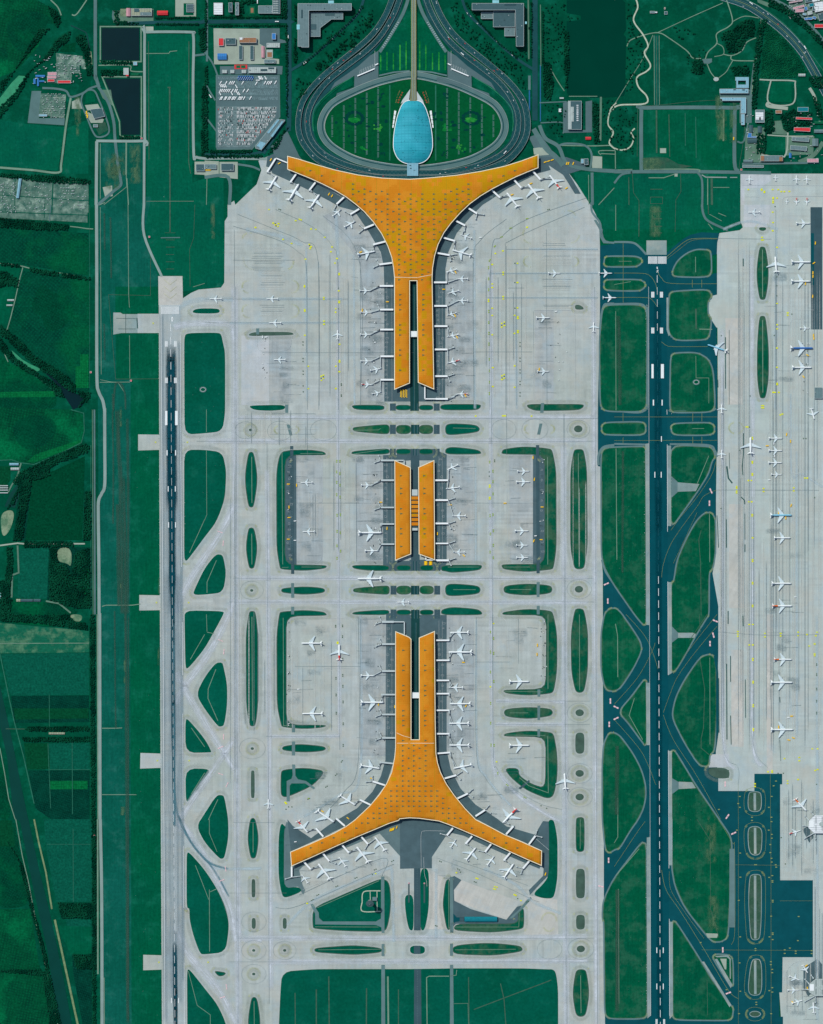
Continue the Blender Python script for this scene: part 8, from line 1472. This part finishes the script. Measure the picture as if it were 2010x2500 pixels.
for lb_, sp in (('at the far left edge plot', [(rb.uniform(2, 40), rb.uniform(445, 520)) for _ in range(70)]), ('in the plot right of the light blue shed', [(rb.uniform(60, 126), rb.uniform(446, 518)) for _ in range(60)]), ('in thin rows in the plot beside the perimeter road', [(rb.uniform(140, 210), 452 + 7 * rb.randrange(0, 9)) for _ in range(70)]), ('in the open yard above the red barracks', [(rb.uniform(138, 195), 137 + 6 * rb.randrange(0, 8)) for _ in range(50)])):
 clutter('goods_stack', 'pale stack of goods ' + lb_, 'stacks ' + lb_, sp, [MT['alu'], MT['wall'], MT['alu2'], MT['lblue'], MT['wall_d']], (1.2, 4.2), (.8, 2.4))
clutter('shed', 'tiny shed in the upper left settlement beside the barracks', 'tiny sheds in the upper left settlement', [(rb.uniform(82, 200), rb.uniform(134, 208)) for _ in range(70)], [MT['alu'], MT['alu2'], MT['wall'], RC['red'], RC['blue'], RC['tan'], MT['wall_d']], (2, 6), (2.5, 4))
clutter('shed', 'tiny shed between the school blocks in the upper right', 'tiny sheds among the upper right school blocks', [(rb.choice((rb.uniform(1822, 1862), rb.uniform(1925, 2008))), rb.uniform(270, 400)) for _ in range(80)], [MT['alu'], MT['alu2'], MT['wall'], RC['red'], RC['lblue'], RC['tan'], MT['wall_d'], RC['grey']], (2, 6), (2.5, 4))
sp = [(rb.uniform(1925, 2008), rb.uniform(0, 46)) for _ in range(75)]
clutter('goods_stack', 'white goods stack between the factory sheds in the top right corner', 'goods between the top right factory sheds', sp, [MT['alu'], MT['alu'], MT['alu2'], MT['lblue'], RC['pink']], (1.5, 4.5), (1, 3))

# ------------------------------------------------------------------ vehicles
def vehicle(name, parts, label, cat, group, x, y, rot, z=GZ + .4):
 o = parts[0].copy(); link(o); o.location = W((x, y), z); o.rotation_euler = (0, 0, R(rot)); tag(o, label, cat, group)
 for c_ in parts[1:]:
  q_ = c_.copy(); link(q_); q_.parent = o
 return o
def proto_car(m):
 r_ = empty('car'); d = MB()
 d.box(0, 0, .35, 4.6, 1.8, .55, m); o1 = d.build('body', r_)
 d = MB(); b0, b1 = .9, 1.45; T = [(-1.6, -.85), (1.0, -.85), (1.0, .85), (-1.6, .85)]; U = [(-1.1, -.7), (.4, -.7), (.4, .7), (-1.1, .7)]
 d.face([(x, y, b1) for x, y in U], m)
 for i in range(4): j_ = (i + 1) % 4; d.face([(*T[i], b0), (*T[j_], b0), (*U[j_], b1), (*U[i], b1)], MT['black'])
 o2 = d.build('cabin', r_)
 d = MB()
 for x in (-1.45, 1.45):
  for y in (-.85, .85): d.box(x, y, 0, .65, .2, .65, MT['black'])
 o3 = d.build('wheels', r_); return [r_, o1, o2, o3]
def proto_bus(m):
 r_ = empty('bus'); d = MB(); d.box(0, 0, .4, 12, 2.6, 2.6, m); a = d.build('body', r_)
 d = MB(); d.box(0, 0, 1.5, 12.1, 2.7, .9, MT['black']); b_ = d.build('window_band', r_)
 d = MB()
 for x in (-3.8, 3.9):
  for y in (-1.2, 1.2): d.box(x, y, 0, 1, .3, 1, MT['black'])
 c_ = d.build('wheels', r_); d = MB(); d.box(-2, 0, 3, 2.6, 1.6, .3, MT['alu2']); e = d.build('roof_unit', r_); return [r_, a, b_, c_, e]
def proto_truck(m):
 r_ = empty('service_truck'); d = MB(); d.box(-1, 0, .8, 6, 2.5, 2.2, m); a = d.build('cargo_box', r_)
 d = MB(); d.box(3.2, 0, .5, 1.9, 2.4, 1.9, m); b_ = d.build('cab', r_); d = MB()
 for x in (-2.6, 3):
  for y in (-1.1, 1.1): d.box(x, y, 0, .9, .3, .9, MT['black'])
 c_ = d.build('wheels', r_); return [r_, a, b_, c_]
cars = [proto_car(m) for m in (MT['alu'], MT['wall_d'], MT['red'], MT['alu2'], MT['black'])]; bus = proto_bus(MT['alu']); busb = proto_bus(MT['blue']); trk = proto_truck(MT['yelv']); trw = proto_truck(MT['alu'])
rv_ = random.Random(9); LOT = Z('10', "112,900 612,900 598,985 378,1242 112,1242")
slots = []
for k in range(11):
 y = 888 + k * 32.6
 for dy in (-6.5, 6.5):
  x = 116
  while x < 615:
   p_ = zp('10', x, y + dy)
   dens = .8 if x > 270 else .38
   if k == 0: dens = .6 if 300 < x else 0
   if inside(p_, LOT) and not (238 < x < 268) and rv_.random() < dens: slots.append(p_)
   x += 7.6
rv_.shuffle(slots); nind = 225
CN = ['small white', 'small dark grey', 'small red', 'small silver', 'small black']
for (x, y) in slots[:nind]:
 ci = rv_.choice((0, 0, 0, 0, 1, 3, 3, 4) if rv_.random() < .9 else (2, 1)); vehicle('car', cars[ci], '%s car in bay row %d from the top of the big car park' % (CN[ci], int((y - 251) / 9.41) + 1), 'car', '%s cars in bay row %d' % (CN[ci], int((y - 251) / 9.41) + 1), x, y, 90 + rv_.choice((0, 180)))
if len(slots) > nind:
 d = MB()
 for (x, y) in slots[nind:]:
  v = W((x, y)); k = MT[rv_.choice(('alu', 'alu', 'alu', 'alu2', 'wall_d', 'alu2') if rv_.random() < .95 else ('red', 'black'))]; d.box(v.x, v.y, 1.2, 1.8, 4.6, .6, k); d.box(v.x, v.y - .2, 1.8, 1.5, 2.2, .55, MT['black']); d.box(v.x, v.y - .2, 2.35, 1.3, 1.5, .05, k)
 tag(d.build('parked_cars'), 'remaining cars filling the bays of the big upper left car park', 'cars', None, 'stuff')
BUS = [(135, 702, 60), (182, 702, 60), (214, 702, 60), (230, 702, 60), (246, 702, 60), (322, 702, 60), (438, 706, 60), (510, 700, 60), (532, 702, 60), (548, 702, 60), (562, 700, 60), (600, 698, 60), (135, 725, -60), (150, 727, -60), (163, 728, -60), (178, 728, -60), (268, 732, -60), (132, 768, 60), (146, 768, 60), (162, 768, 60), (178, 768, 60), (194, 768, 60), (210, 768, 60), (236, 768, 60), (258, 768, 60), (272, 768, 60), (332, 768, 60), (364, 768, 60), (130, 792, -60), (230, 792, -60), (278, 790, -60), (292, 792, -60), (136, 832, 60), (146, 832, 60), (172, 832, 60), (182, 832, 60), (204, 832, 60), (216, 832, 60), (236, 832, 60), (246, 832, 60), (260, 832, 60), (290, 832, 60), (302, 832, 60), (314, 832, 60), (334, 832, 60), (388, 830, 60), (462, 660, -60), (472, 660, -60), (485, 660, -60), (516, 660, -60), (450, 680, 0)]
for (x, y, a) in BUS:
 p_ = zp('10', x, y); vehicle('bus', bus, 'white coach parked slanting in the upper half of the big car park', 'bus', 'white coaches in the big car park', p_[0], p_[1], a)
for k in range(14):
 p_ = zp('10', 286 + k * 9.2, 655 + (k % 2) * 12); vehicle('bus', busb, 'blue coach standing in the top row of the big car park', 'bus', 'blue coaches in the big car park', p_[0], p_[1], 60)
def traffic(path, z, n_, label, group, lanes=(0,), mirr=False):
 Q = resample(smooth(mir(path) if mirr else path), 3)
 for k in range(n_):
  i = rv_.randrange(3, len(Q) - 4); a, b_ = Q[i], Q[i + 1]; ang = math.degrees(math.atan2(-(b_[1] - a[1]), b_[0] - a[0])); nx, ny = -(b_[1] - a[1]), b_[0] - a[0]; l_ = math.hypot(nx, ny) or 1; o_ = rv_.uniform(*lanes)
  vehicle('car', cars[rv_.choice((0, 0, 0, 3, 2))], label, 'car', group, a[0] + nx / l_ * o_, a[1] + ny / l_ * o_, ang, z)
traffic(H1, 7.2, 12, 'small car driving on the outer raised highway at the left', 'cars on the left outer highway', (-4, 4)); traffic(H1, 7.2, 14, 'small car driving on the outer raised highway at the right', 'cars on the right outer highway', (-4, 4), True)
traffic(H2, 4.2, 10, 'small car driving on the inner raised road at the left', 'cars on the left inner road', (-4, 4)); traffic(H2, 4.2, 12, 'small car driving on the inner raised road at the right', 'cars on the right inner road', (-4, 4), True)
traffic(L1, ZT + .6, 5, 'small car on the lane between the left hotel and highways', 'cars on the left hotel lane', (-1.5, 1.5)); traffic(L1, ZT + .6, 5, 'small car on the lane between the right hotel and highways', 'cars on the right hotel lane', (-1.5, 1.5), True)
traffic(Z('30', "900,-30 1080,30 1220,110 1400,250 1540,400 1640,560 1740,740"), ZT + .3, 14, 'car driving on the wide ring highway in the top right', 'cars on the ring highway', (-9, 9))
for x, y, a, k, lb_ in [(*zp('10', 848, 535), 35, bus, 'white bus on the left hotel road junction'), (*zp('10', 905, 728), 50, bus, 'white bus where the left hotel road meets the highway'), (*zp('10', 707, 315), 90, bus, 'white bus on the straight road left of the left hotel'), (*zp('10', 612, 183), 0, bus, 'white bus on the tree lined cross road'), (*zp('10', 447, 15), 90, bus, 'white bus at the top edge near the striped block'), (*zp('20', 447, 458), -40, bus, 'white bus on the right inner road beside the toll plaza'), (*zp('20', 808, 1292), 48, bus, 'white bus low on the right outer highway bend'), (*zp('10', 48, 815), -55, bus, 'white bus on the slanting lane left of the car park'), (*zp('30', 1135, 28), -35, bus, 'white bus on the ring highway near the top edge'), (*zp('30', 1582, 395), 120, bus, 'white truck like bus low on the ring highway')]:
 vehicle('bus', k, lb_, 'bus', None, x, y, a, 7.3 if 'outer' in lb_ else 4.3 if 'inner' in lb_ else ZT + .4)
def region(x, y):
 for x0, y0, x1, y1, s_ in REG:
  if x0 <= x <= x1 and y0 <= y <= y1: return s_
 return 'elsewhere on the site'
REG = [(640, 370, 900, 560, 'by the upper left arm of the top terminal'), (1100, 370, 1400, 560, 'by the upper right arm of the top terminal'), (860, 560, 975, 990, 'at the left gates of the top terminal'), (1040, 560, 1160, 990, 'at the right gates of the top terminal'), (600, 790, 760, 990, 'on the left remote apron'), (1290, 740, 1420, 990, 'on the right remote apron'),
       (690, 1100, 740, 1385, 'on the left service strip beside the concourses'), (1290, 1090, 1345, 1385, 'on the right service strip beside the concourses'), (860, 1100, 975, 1385, 'at the left gates of the concourses'), (1040, 1100, 1260, 1385, 'at the right gates of the concourses'), (690, 1500, 760, 1790, 'on the left remote stands of the lower terminal'), (1290, 1500, 1345, 1700, 'on the right remote stands of the lower terminal'),
       (860, 1500, 975, 1900, 'at the left gates of the lower terminal'), (1060, 1500, 1160, 1840, 'at the right gates of the lower terminal'), (690, 1900, 1010, 2200, 'by the left arm of the lower terminal'), (1010, 1900, 1400, 2200, 'by the right arm of the lower terminal'), (1900, 560, 2010, 960, 'beside the stands at the right edge'), (1840, 1000, 2010, 1200, 'around the boxed block of the right apron'),
       (1840, 1200, 2010, 1880, 'in the long column of right hand stands'), (1900, 1880, 2010, 2500, 'around the octagonal piers'), (200, 260, 240, 300, 'in the small bus yard by the canopy'), (480, 400, 520, 430, 'beside the pale depot pads'), (1370, 390, 1420, 405, 'on the right landside car strip'), (1760, 300, 1800, 360, 'on the grey loop road')]
def numbered(items, base):
 by = {}
 for o in items: by.setdefault(region(o.location.x / S + 1005, 1250 - o.location.y / S), []).append(o)
 for k, L_ in by.items():
  L_.sort(key=lambda o: -o.location.y)
  for i, o in enumerate(L_): o['label'] = base + ' ' + k + (', %s from top' % ORD[i] if len(L_) > 1 and i < len(ORD) else '')
YV = [('10', 560, 1352, 60), ('10', 632, 1382, 30), ('10', 1052, 1643, 60), ('10', 1078, 1658, 60), ('11', 1546, 821, 0), ('11', 1333, 893, 80), ('11', 1320, 400, 20), ('21', 390, 570, -60), ('21', 290, 715, 0), ('21', 386, 938, -60), ('21', 402, 1120, -60), ('21', 474, 1615, -60), ('21', 1097, 1392, 80), ('20', 1328, 1592, 30), ('20', 1028, 1553, 20), ('20', 868, 1648, 20), ('20', 1148, 1372, 20), ('20', 1178, 1363, 20), ('20', 1208, 1354, 20), ('12', 1490, 783, 0), ('12', 1543, 1005, 85), ('12', 714, 825, 90), ('12', 714, 913, 0), ('12', 708, 1096, 0), ('12', 778, 640, 90), ('12', 708, 630, 0), ('22', 345, 806, 0), ('22', 808, 791, 0), ('22', 1045, 405, 90), ('22', 1122, 824, 0), ('22', 237, 1050, 90), ('22', 1056, 590, 80), ('22', 1052, 1110, 70), ('22', 1114, 1100, 0), ('22', 460, 1235, -40), ('13', 1470, 760, 90), ('13', 997, 1665, -30), ('13', 1411, 1386, -15), ('13', 1608, 780, 90), ('23', 456, 405, 0), ('23', 478, 772, 60), ('23', 1082, 260, 90), ('23', 1079, 338, 90), ('14', 1212, -10, -40), ('24', 1150, 463, 70), ('31', 1700, 325, 85), ('31', 1688, 493, 35), ('31', 1680, 575, 88), ('31', 1680, 605, 88), ('31', 1678, 775, 85), ('31', 1617, 667, 80), ('31', 1600, 1455, -50), ('31', 1634, 1272, -30), ('32', 1457, 210, 80), ('32', 1491, 268, 88), ('32', 1293, 306, 0), ('32', 1390, 872, 90), ('32', 1450, 916, 88), ('32', 1495, 811, 70), ('33', 1390, 953, 85), ('33', 1476, 1062, -15), ('33', 1515, 1044, -20), ('33', 1500, 860, 0), ('34', 1624, 1238, 35), ('34', 1508, 1548, -50), ('34', 1632, 1430, 85), ('31', 1685, 1105, 88), ('31', 1688, 1130, 88), ('00', 733, 952, 75), ('00', 738, 972, 75), ('00', 742, 988, 75), ('30', 990, 1150, 88), ('10', 20, 1440, 0), ('10', 40, 1440, 0), ('20', 1330, 1384, 70), ('20', 1345, 1384, 70), ('20', 1385, 1384, 70), ('14', 1625, 67, 70), ('14', 1600, 80, 72), ('14', 1590, 84, 72), ('14', 1580, 88, 72), ('14', 1570, 90, 72), ('24', 140, 1290 - 4000 / 999, 0)]
YTR = []
for (t, x, y, a) in YV[:-1]:
 p_ = zp(t, x, y); o = vehicle('service_truck', trk, 'yellow service truck on the airfield, one of many working beside the aircraft', 'service truck', 'yellow service trucks around the site', p_[0], p_[1], a); o.scale = (1.15, 1.15, 1); YTR.append(o)
numbered(YTR, 'yellow truck')
for k in range(18):
 t, x, y = '11', 1662 + (k % 3) * 22, 1570 + (k // 3) * 11; p_ = zp(t, x, y); o = vehicle('baggage_tug', trk, 'yellow tug parked in the rows under the left limb of the top terminal', 'tug', 'yellow tugs in rows below the top terminal', p_[0], p_[1], -35); o.scale = (.9, .8, .8)
for k in range(14):
 p_ = zp('22', 135 + (k % 2) * 38 + (k % 4) * 3, 1288 + (k // 2) * 4.6 - 3); o = vehicle('baggage_tug', trk, 'yellow green tug in the rows below the middle concourses', 'tug', 'tugs in rows below the middle concourses', p_[0], p_[1], 0); o.scale = (1.1, .7, .8)
GW = [(t, x, y) for t, x, y in [('32', 1350, 285), ('32', 1355, 390), ('32', 1310, 595), ('33', 1490 - 17, 872), ('11', 520, 1120), ('11', 490, 1118), ('21', 1240, 902), ('21', 600, 278), ('32', 1530, 1585), ('12', 765, 942), ('12', 765, 1106), ('22', 1066, 1068), ('13', 793, 632), ('24', 788, 442), ('14', 768, 190)]]
WTR = []
for (t, x, y) in GW:
 p_ = zp(t, x, y); WTR.append(vehicle('service_truck', trw, 'white service vehicle standing alone on the pale apron', 'service truck', 'white service vehicles on the aprons', p_[0], p_[1], rv_.choice((0, 5, 90))))
numbered(WTR, 'white service vehicle')
d = MB(); d.box(0, 0, .3, 3.2, 1.6, .3, MT['black']); d.box(-.4, 0, .6, 1.5, 1.4, 1.0, MT['wall_d']); eq1 = d.build('baggage_cart'); d = MB(); d.box(0, 0, .3, 3, 1.7, 1.6, MT['alu2']); d.box(0, 0, 1.9, 2.6, 1.3, .2, MT['alu']); d.box(-1.9, 0, .3, .8, .4, .3, MT['black']); eq2 = d.build('cargo_dolly')
for i, (x0, y0, x1, y1, n_) in enumerate([(898, 690, 932, 980, 40), (1092, 560, 1118, 980, 50), (899, 1120, 933, 1375, 30), (1095, 1120, 1120, 1375, 26), (907, 1520, 940, 1840, 36), (1095, 1510, 1118, 1840, 36), (700, 1520, 712, 1770, 34), (1320, 1520, 1334, 1680, 36), (700, 1120, 712, 1370, 34), (1318, 1120, 1328, 1370, 20), (1340, 760, 1385, 930, 16), (635, 830, 655, 935, 14), (1960, 820, 1985, 960, 18)]):
 for k in range(int(n_ * .72)):
  x, y = rv_.uniform(x0, x1), rv_.uniform(y0, y1)
  if rv_.random() < .65: x = x0 + (x1 - x0) * .5 + rv_.gauss(0, 2.5); y = y0 + (y1 - y0) * (round((y - y0) / (y1 - y0) * 6) / 6) + rv_.gauss(0, 2.5)
  pr = eq1 if rv_.random() < .65 else eq2; o = pr.copy(); link(o); o.location = W((x, y), GZ + .1); o.rotation_euler = (0, 0, R(rv_.choice((0, 90, 35, -40)))); o.scale = (1.1, 1.1, 1.3)
  tag(o, 'small dark ground equipment ' + region(x, y), 'ground equipment', 'ground equipment ' + region(x, y))
for o in (eq1, eq2): bpy.data.objects.remove(o)
for pr in cars + [bus, busb, trk, trw]:
 for o in pr[::-1]: bpy.data.objects.remove(o)

# ------------------------------------------------------------------ trees
def blob(d, x, y, z, r_, h, m, n=6):
 b = len(d.v); k = d.mat(m); ph = rt.random() * 6.28
 for lv, (rr, zz) in enumerate(((.75, .15), (1, .5), (.62, .85))):
  for a in range(n):
   q_ = ph + lv * .5 + a * 2 * math.pi / n; e = r_ * rr * rt.uniform(.78, 1.2); d.v.append((x + e * math.cos(q_), y + e * math.sin(q_), z + h * zz * rt.uniform(.9, 1.1)))
 d.v.append((x + rt.uniform(-.2, .2) * r_, y, z + h))
 for lv in (0, 1):
  for a in range(n):
   i0, i1 = b + lv * n + a, b + lv * n + (a + 1) % n; d.f.append((i0, i1, i1 + n, i0 + n)); d.mi.append(k); d.uv.append([(0, 0)] * 4)
 for a in range(n): d.f.append((b + 2 * n + a, b + 2 * n + (a + 1) % n, b + 3 * n)); d.mi.append(k); d.uv.append([(0, 0)] * 3)
rt = random.Random(31)
def tree_proto(r_, h, m):
 tr = empty('tree'); d = MB(); ringm(d, [(0, .45), (h * .45, .25), (h * .6, .12)], MT['bark'], 0, 0, 6)
 for k in range(4):
  a = k * 1.6; d.face([(0, 0, h * .35), (.2, 0, h * .35), (math.cos(a) * r_ * .6, math.sin(a) * r_ * .6, h * .62)], MT['bark'])
 t_ = d.build('trunk', tr); d = MB(); k = d.mat(m); m2 = d.mat(MT['tree2'])
 for i in range(150):
  u = rt.uniform(-1, 1); a = rt.uniform(0, 6.283); q_ = math.sqrt(1 - u * u) * rt.uniform(.55, 1.05); c_ = Vector((r_ * q_ * math.cos(a), r_ * q_ * math.sin(a), h * .62 + h * .36 * u * rt.uniform(.7, 1)))
  s_ = rt.uniform(.5, 1.0); A = Vector((rt.uniform(-1, 1), rt.uniform(-1, 1), rt.uniform(-.5, .5))).normalized() * s_; Bv = Vector((rt.uniform(-1, 1), rt.uniform(-1, 1), rt.uniform(-.5, .5))).normalized() * s_
  d.face([c_ - A, c_ - Bv, c_ + A, c_ + Bv], m if rt.random() < .75 else MT['tree2'])
 cr = d.build('crown', tr); return [tr, t_, cr]
TP = [tree_proto(3.2, 8, MT['tree']), tree_proto(3.8, 9, MT['tree']), tree_proto(2.8, 7, MT['tree2'])]
NT_ = [0]
def trow(t, pts, step, label, group, jit=.5):
 Q = resample(Z(t, pts), step)
 for (x, y) in Q:
  if NT_[0] >= 290: return
  NT_[0] += 1; o = vehicle('tree', TP[rt.randrange(3)], label, 'tree', group, x + rt.uniform(-jit, jit), y + rt.uniform(-jit, jit), rt.uniform(0, 360), 0); s_ = rt.uniform(.85, 1.25); o.scale = (s_, s_, s_)
trow('10', "40,145 330,145 640,145", 5.5, 'round crowned tree in the upper row along the left cross road', 'trees in the upper row of the left cross road')
trow('10', "40,215 310,215 690,215", 5.5, 'round crowned tree in the lower row along the left cross road', 'trees in the lower row of the left cross road')
trow('00', "1320,150 1680,150", 5, 'small tree in the upper row right of the first pond', 'trees above the road near the first pond'); trow('00', "1320,205 1670,205", 5, 'small tree in the lower row right of the first pond', 'trees below the road near the first pond')
trow('10', "765,50 765,140 765,170", 4.5, 'tree in the column left of the left hotel', 'trees beside the left hotel'); trow('10', "762,330 762,520", 4.5, 'tree in the lower column left of the left hotel', 'lower trees beside the left hotel')
trow('20', "1030,30 1030,180 1030,480", 6, 'tree in the column right of the right hotel', 'trees beside the right hotel')
trow('20', "1128,100 1128,530", 6, 'tree in the column right of the straight right road', 'trees right of the straight road')
trow('20', "480,30 600,200 760,370 900,480", 6, 'tree in the curved row below the right hotel', 'trees on the curve below the right hotel'); trow('10', "1330,60 1240,170 1100,300 960,430 830,545", 6, 'tree in the curved row below the left hotel', 'trees on the curve below the left hotel')
for (cx, cy, n_, rr, t, lb_) in [(1290, 290, 5, 40, '10', 'left'), (1210, 380, 14, 60, '10', 'left'), (1080, 470, 12, 60, '10', 'left'), (1000, 560, 8, 45, '10', 'left'), (1390, 180, 10, 60, '10', 'left'), (820, 780, 8, 40, '10', 'left'), (480, 300, 10, 50, '20', 'right'), (600, 390, 12, 55, '20', 'right'), (700, 490, 12, 50, '20', 'right'), (860, 600, 14, 60, '20', 'right'), (410, 140, 10, 50, '20', 'right'), (970, 710, 6, 35, '20', 'right')]:
 for k in range(n_):
  if NT_[0] >= 290: break
  NT_[0] += 1; p_ = zp(t, cx + rt.uniform(-rr, rr), cy + rt.uniform(-rr, rr) * .7); vehicle('tree', TP[rt.randrange(3)], 'tree in the loose clumps on the %s lawn outside the highways' % lb_, 'tree', 'clumped trees on the %s lawn' % lb_, p_[0], p_[1], 0, 0).scale = (1.3, 1.3, 1.2)
for pr in TP:
 for o in pr[::-1]: bpy.data.objects.remove(o)
def woods(name, label, polys, step, r0, r1, h, m='tree', jit=.5, grid=False, keep=1.0):
 d = MB()
 for t, s in polys:
  P = Z(t, s); xs = [p[0] for p in P]; ys = [p[1] for p in P]; y = min(ys); row = 0
  while y < max(ys):
   x = min(xs) + (row % 2) * step * .5
   while x < max(xs):
    px, py = x + rt.uniform(-jit, jit) * step, y + rt.uniform(-jit, jit) * step
    if rt.random() < keep and inside((px, py), P): v = W((px, py)); r_ = rt.uniform(r0, r1); blob(d, v.x, v.y, 0, r_, h * rt.uniform(.7, 1.15), MT[m], 5 if r1 < 3 else 6)
    x += step
   y += step * .9; row += 1
 return tag(d.build(name), label, 'woodland', None, 'stuff')
woods('woodland', 'dark dense tree belts along lanes, canals and ponds at the left', [('00', "330,250 430,230 180,520 60,700 0,800 0,700 120,600"), ('00', "480,330 600,260 590,330 420,480 260,600 180,780 100,880 0,1000 0,900 130,780 230,620 380,480"), ('00', "640,300 720,290 760,420 790,640 740,640 700,430 650,360"), ('00', "400,40 500,110 520,190 480,240 420,100"), ('00', "0,1465 320,1480 580,1495 770,1525 770,1560 400,1545 0,1495"), ('01', "0,110 380,145 580,170 580,215 400,215 0,190"), ('01', "10,485 180,505 170,530 0,510"), ('01', "255,530 510,570 500,600 360,590 255,560"), ('01', "520,570 765,615 765,640 520,610"), ('01', "0,560 60,570 160,630 160,700 60,680 0,700"), ('01', "0,1010 90,1080 200,1170 280,1270 400,1340 560,1440 640,1520 640,1600 560,1560 440,1450 380,1420 260,1330 170,1250 120,1200 60,1130 0,1110"), ('01', "0,1120 60,1200 130,1290 230,1360 340,1430 440,1490 520,1560 550,1630 480,1620 400,1520 280,1440 150,1370 60,1290 0,1220"), ('01', "640,1570 770,1590 760,1640 660,1720 700,1640"),
     ('02', "720,280 760,310 740,360 650,400 520,440 420,500 420,560 330,590 250,600 150,720 120,800 60,840 160,640 100,620 180,520 290,470 430,400 560,350"), ('02', "170,620 270,590 250,760 210,940 190,1110 110,1110 150,900"), ('02', "720,690 770,690 770,1110 700,1110"), ('02', "205,1110 620,1115 620,1160 205,1165"), ('02', "55,1165 105,1165 110,1400 60,1600 40,1440 60,1300"), ('02', "420,1170 480,1170 490,1300 560,1310 600,1400 640,1200 760,1170 770,1680 640,1680 420,1610"), ('02', "0,1440 60,1450 100,1600 90,1733 0,1733"), ('03', "0,0 560,0 545,100 300,70 0,55"), ('03', "545,0 590,0 640,70 720,60 750,130 580,110")], 3.3, 2.2, 3.6, 7)
woods('roadside_trees', 'dark narrow tree belt beside the lower left perimeter road', [('03', "762,0 800,0 808,1733 770,1733"), ('04', "775,0 812,0 815,1733 785,1733"), ('03', "180,1040 760,1035 760,1080 200,1075"), ('03', "215,950 760,945 760,990 215,985"), ('04', "490,705 780,710 780,840 520,835"), ('04', "610,1140 780,1140 780,1270 650,1270"), ('04', "60,180 200,400 300,820 370,1060 500,1640 520,1733 480,1733 340,1060 240,700 160,360"), ('04', "0,1270 340,1270 380,1290 450,1500 470,1733 420,1733 360,1320 0,1290")], 3.0, 2.0, 3.2, 7)
woods('park_trees', 'dark tree clumps across the park and school grounds at the upper right', [('30', "1195,170 1265,160 1230,300 1190,640 1180,900 1140,900 1150,640 1160,460 1180,300"), ('30', "990,240 1060,170 1150,160 1170,240 1150,300 1000,330 880,330 900,270"), ('30', "920,340 1090,330 1050,420 940,440"), ('30', "960,560 1100,540 1130,620 1000,620"), ('30', "1240,910 1310,915 1330,1080 1290,1110 1240,1100"), ('30', "1380,960 1500,900 1500,1060 1420,1090 1390,1010"), ('30', "1180,1110 1260,1130 1250,1280 1180,1270"), ('30', "1600,630 1733,640 1733,740 1650,720"), ('30', "1640,780 1700,850 1733,1000 1680,960"), ('30', "1270,-20 1440,60 1560,150 1733,340 1733,400 1600,260 1420,110 1280,50"), ('20', "1130,520 1190,530 1220,700 1190,850 1140,830 1130,700"), ('20', "1545,860 1600,870 1605,1200 1560,1210"), ('20', "1305,260 1345,260 1350,620 1310,620"), ('30', "1500,930 1640,930 1640,960 1500,960"), ('30', "1500,1010 1640,1010 1640,1040 1510,1040"), ('30', "640,500 740,500 720,620 650,600"), ('20', "1320,430 1335,430 1335,760 1310,740")], 3.6, 2.2, 4.0, 8)
woods('young_plantation', 'even green plantation filling the wedge inside the ring highway', [('30', "1260,190 1420,330 1530,480 1600,600 1500,640 1210,650 1230,420"), ('30', "400,620 401,620 401,621")], 3.4, 1.8, 2.6, 4, 'tree2', .35)
woods('scattered_trees', 'scattered trees and bushes over the upper right park lawns', [('20', "1150,30 1320,30 1310,600 1180,520 1150,300"), ('20', "1130,880 1330,880 1300,1230 1150,1040"), ('30', "100,0 180,0 150,200 230,300 240,420 260,560 180,680 100,800 80,760 110,400"), ('30', "0,900 180,890 180,1280 20,1240"), ('20', "1440,190 1350,180 1330,120 1450,110"), ('20', "1620,850 1733,840 1733,1200 1640,1200"), ('30', "600,440 760,380 760,640 620,640"), ('30', "480,220 660,240 680,280 520,340")], 7.5, 1.8, 3.6, 6, 'tree', .6, keep=.55)
woods('lawn_trees', 'loose tree clumps on the lawns outside the curving highways', [('10', "1330,120 1440,80 1400,230 1290,340 1130,470 960,590 900,600 1100,420 1250,260"), ('10', "770,650 900,700 800,830 770,860"), ('20', "330,40 400,20 470,160 640,330 800,450 940,560 980,700 990,800 900,680 700,540 560,410 400,220"), ('20', "820,430 1000,440 1000,520 930,520"), ('10', "1010,260 1200,240 1180,300 1020,380")], 5.5, 1.8, 3.4, 7, 'tree', .7, keep=.5)
woods('verge_trees', 'dark trees lining the block edges around the car park and compound', [('10', "0,0 20,0 20,420 0,420"), ('10', "0,560 28,560 28,1300 0,1280"), ('10', "50,1270 400,1270 400,1300 40,1300"), ('10', "0,1310 490,1310 480,1335 0,1335"), ('10', "680,200 705,200 705,990 690,990"), ('10', "750,430 790,430 780,530 752,520"), ('10', "655,0 700,0 700,160 650,160"), ('10', "600,1180 690,1080 620,1250 530,1310"), ('00', "1680,240 1733,240 1733,440 1690,430"), ('00', "1710,720 1733,720 1733,1320 1700,1320"), ('00', "970,170 1175,195 1175,210 970,208"), ('00', "960,90 1010,90 1010,180 980,170"), ('00', "850,510 1120,515 1120,545 850,545"), ('00', "1010,1145 1190,1150 1190,1175 1010,1172"), ('10', "200,0 440,0 440,25 330,40 330,150 300,150 300,20 200,20"), ('00', "850,590 1040,590 1040,640 860,650")], 3.4, 2.0, 3.4, 7)
SC.render.film_transparent = False
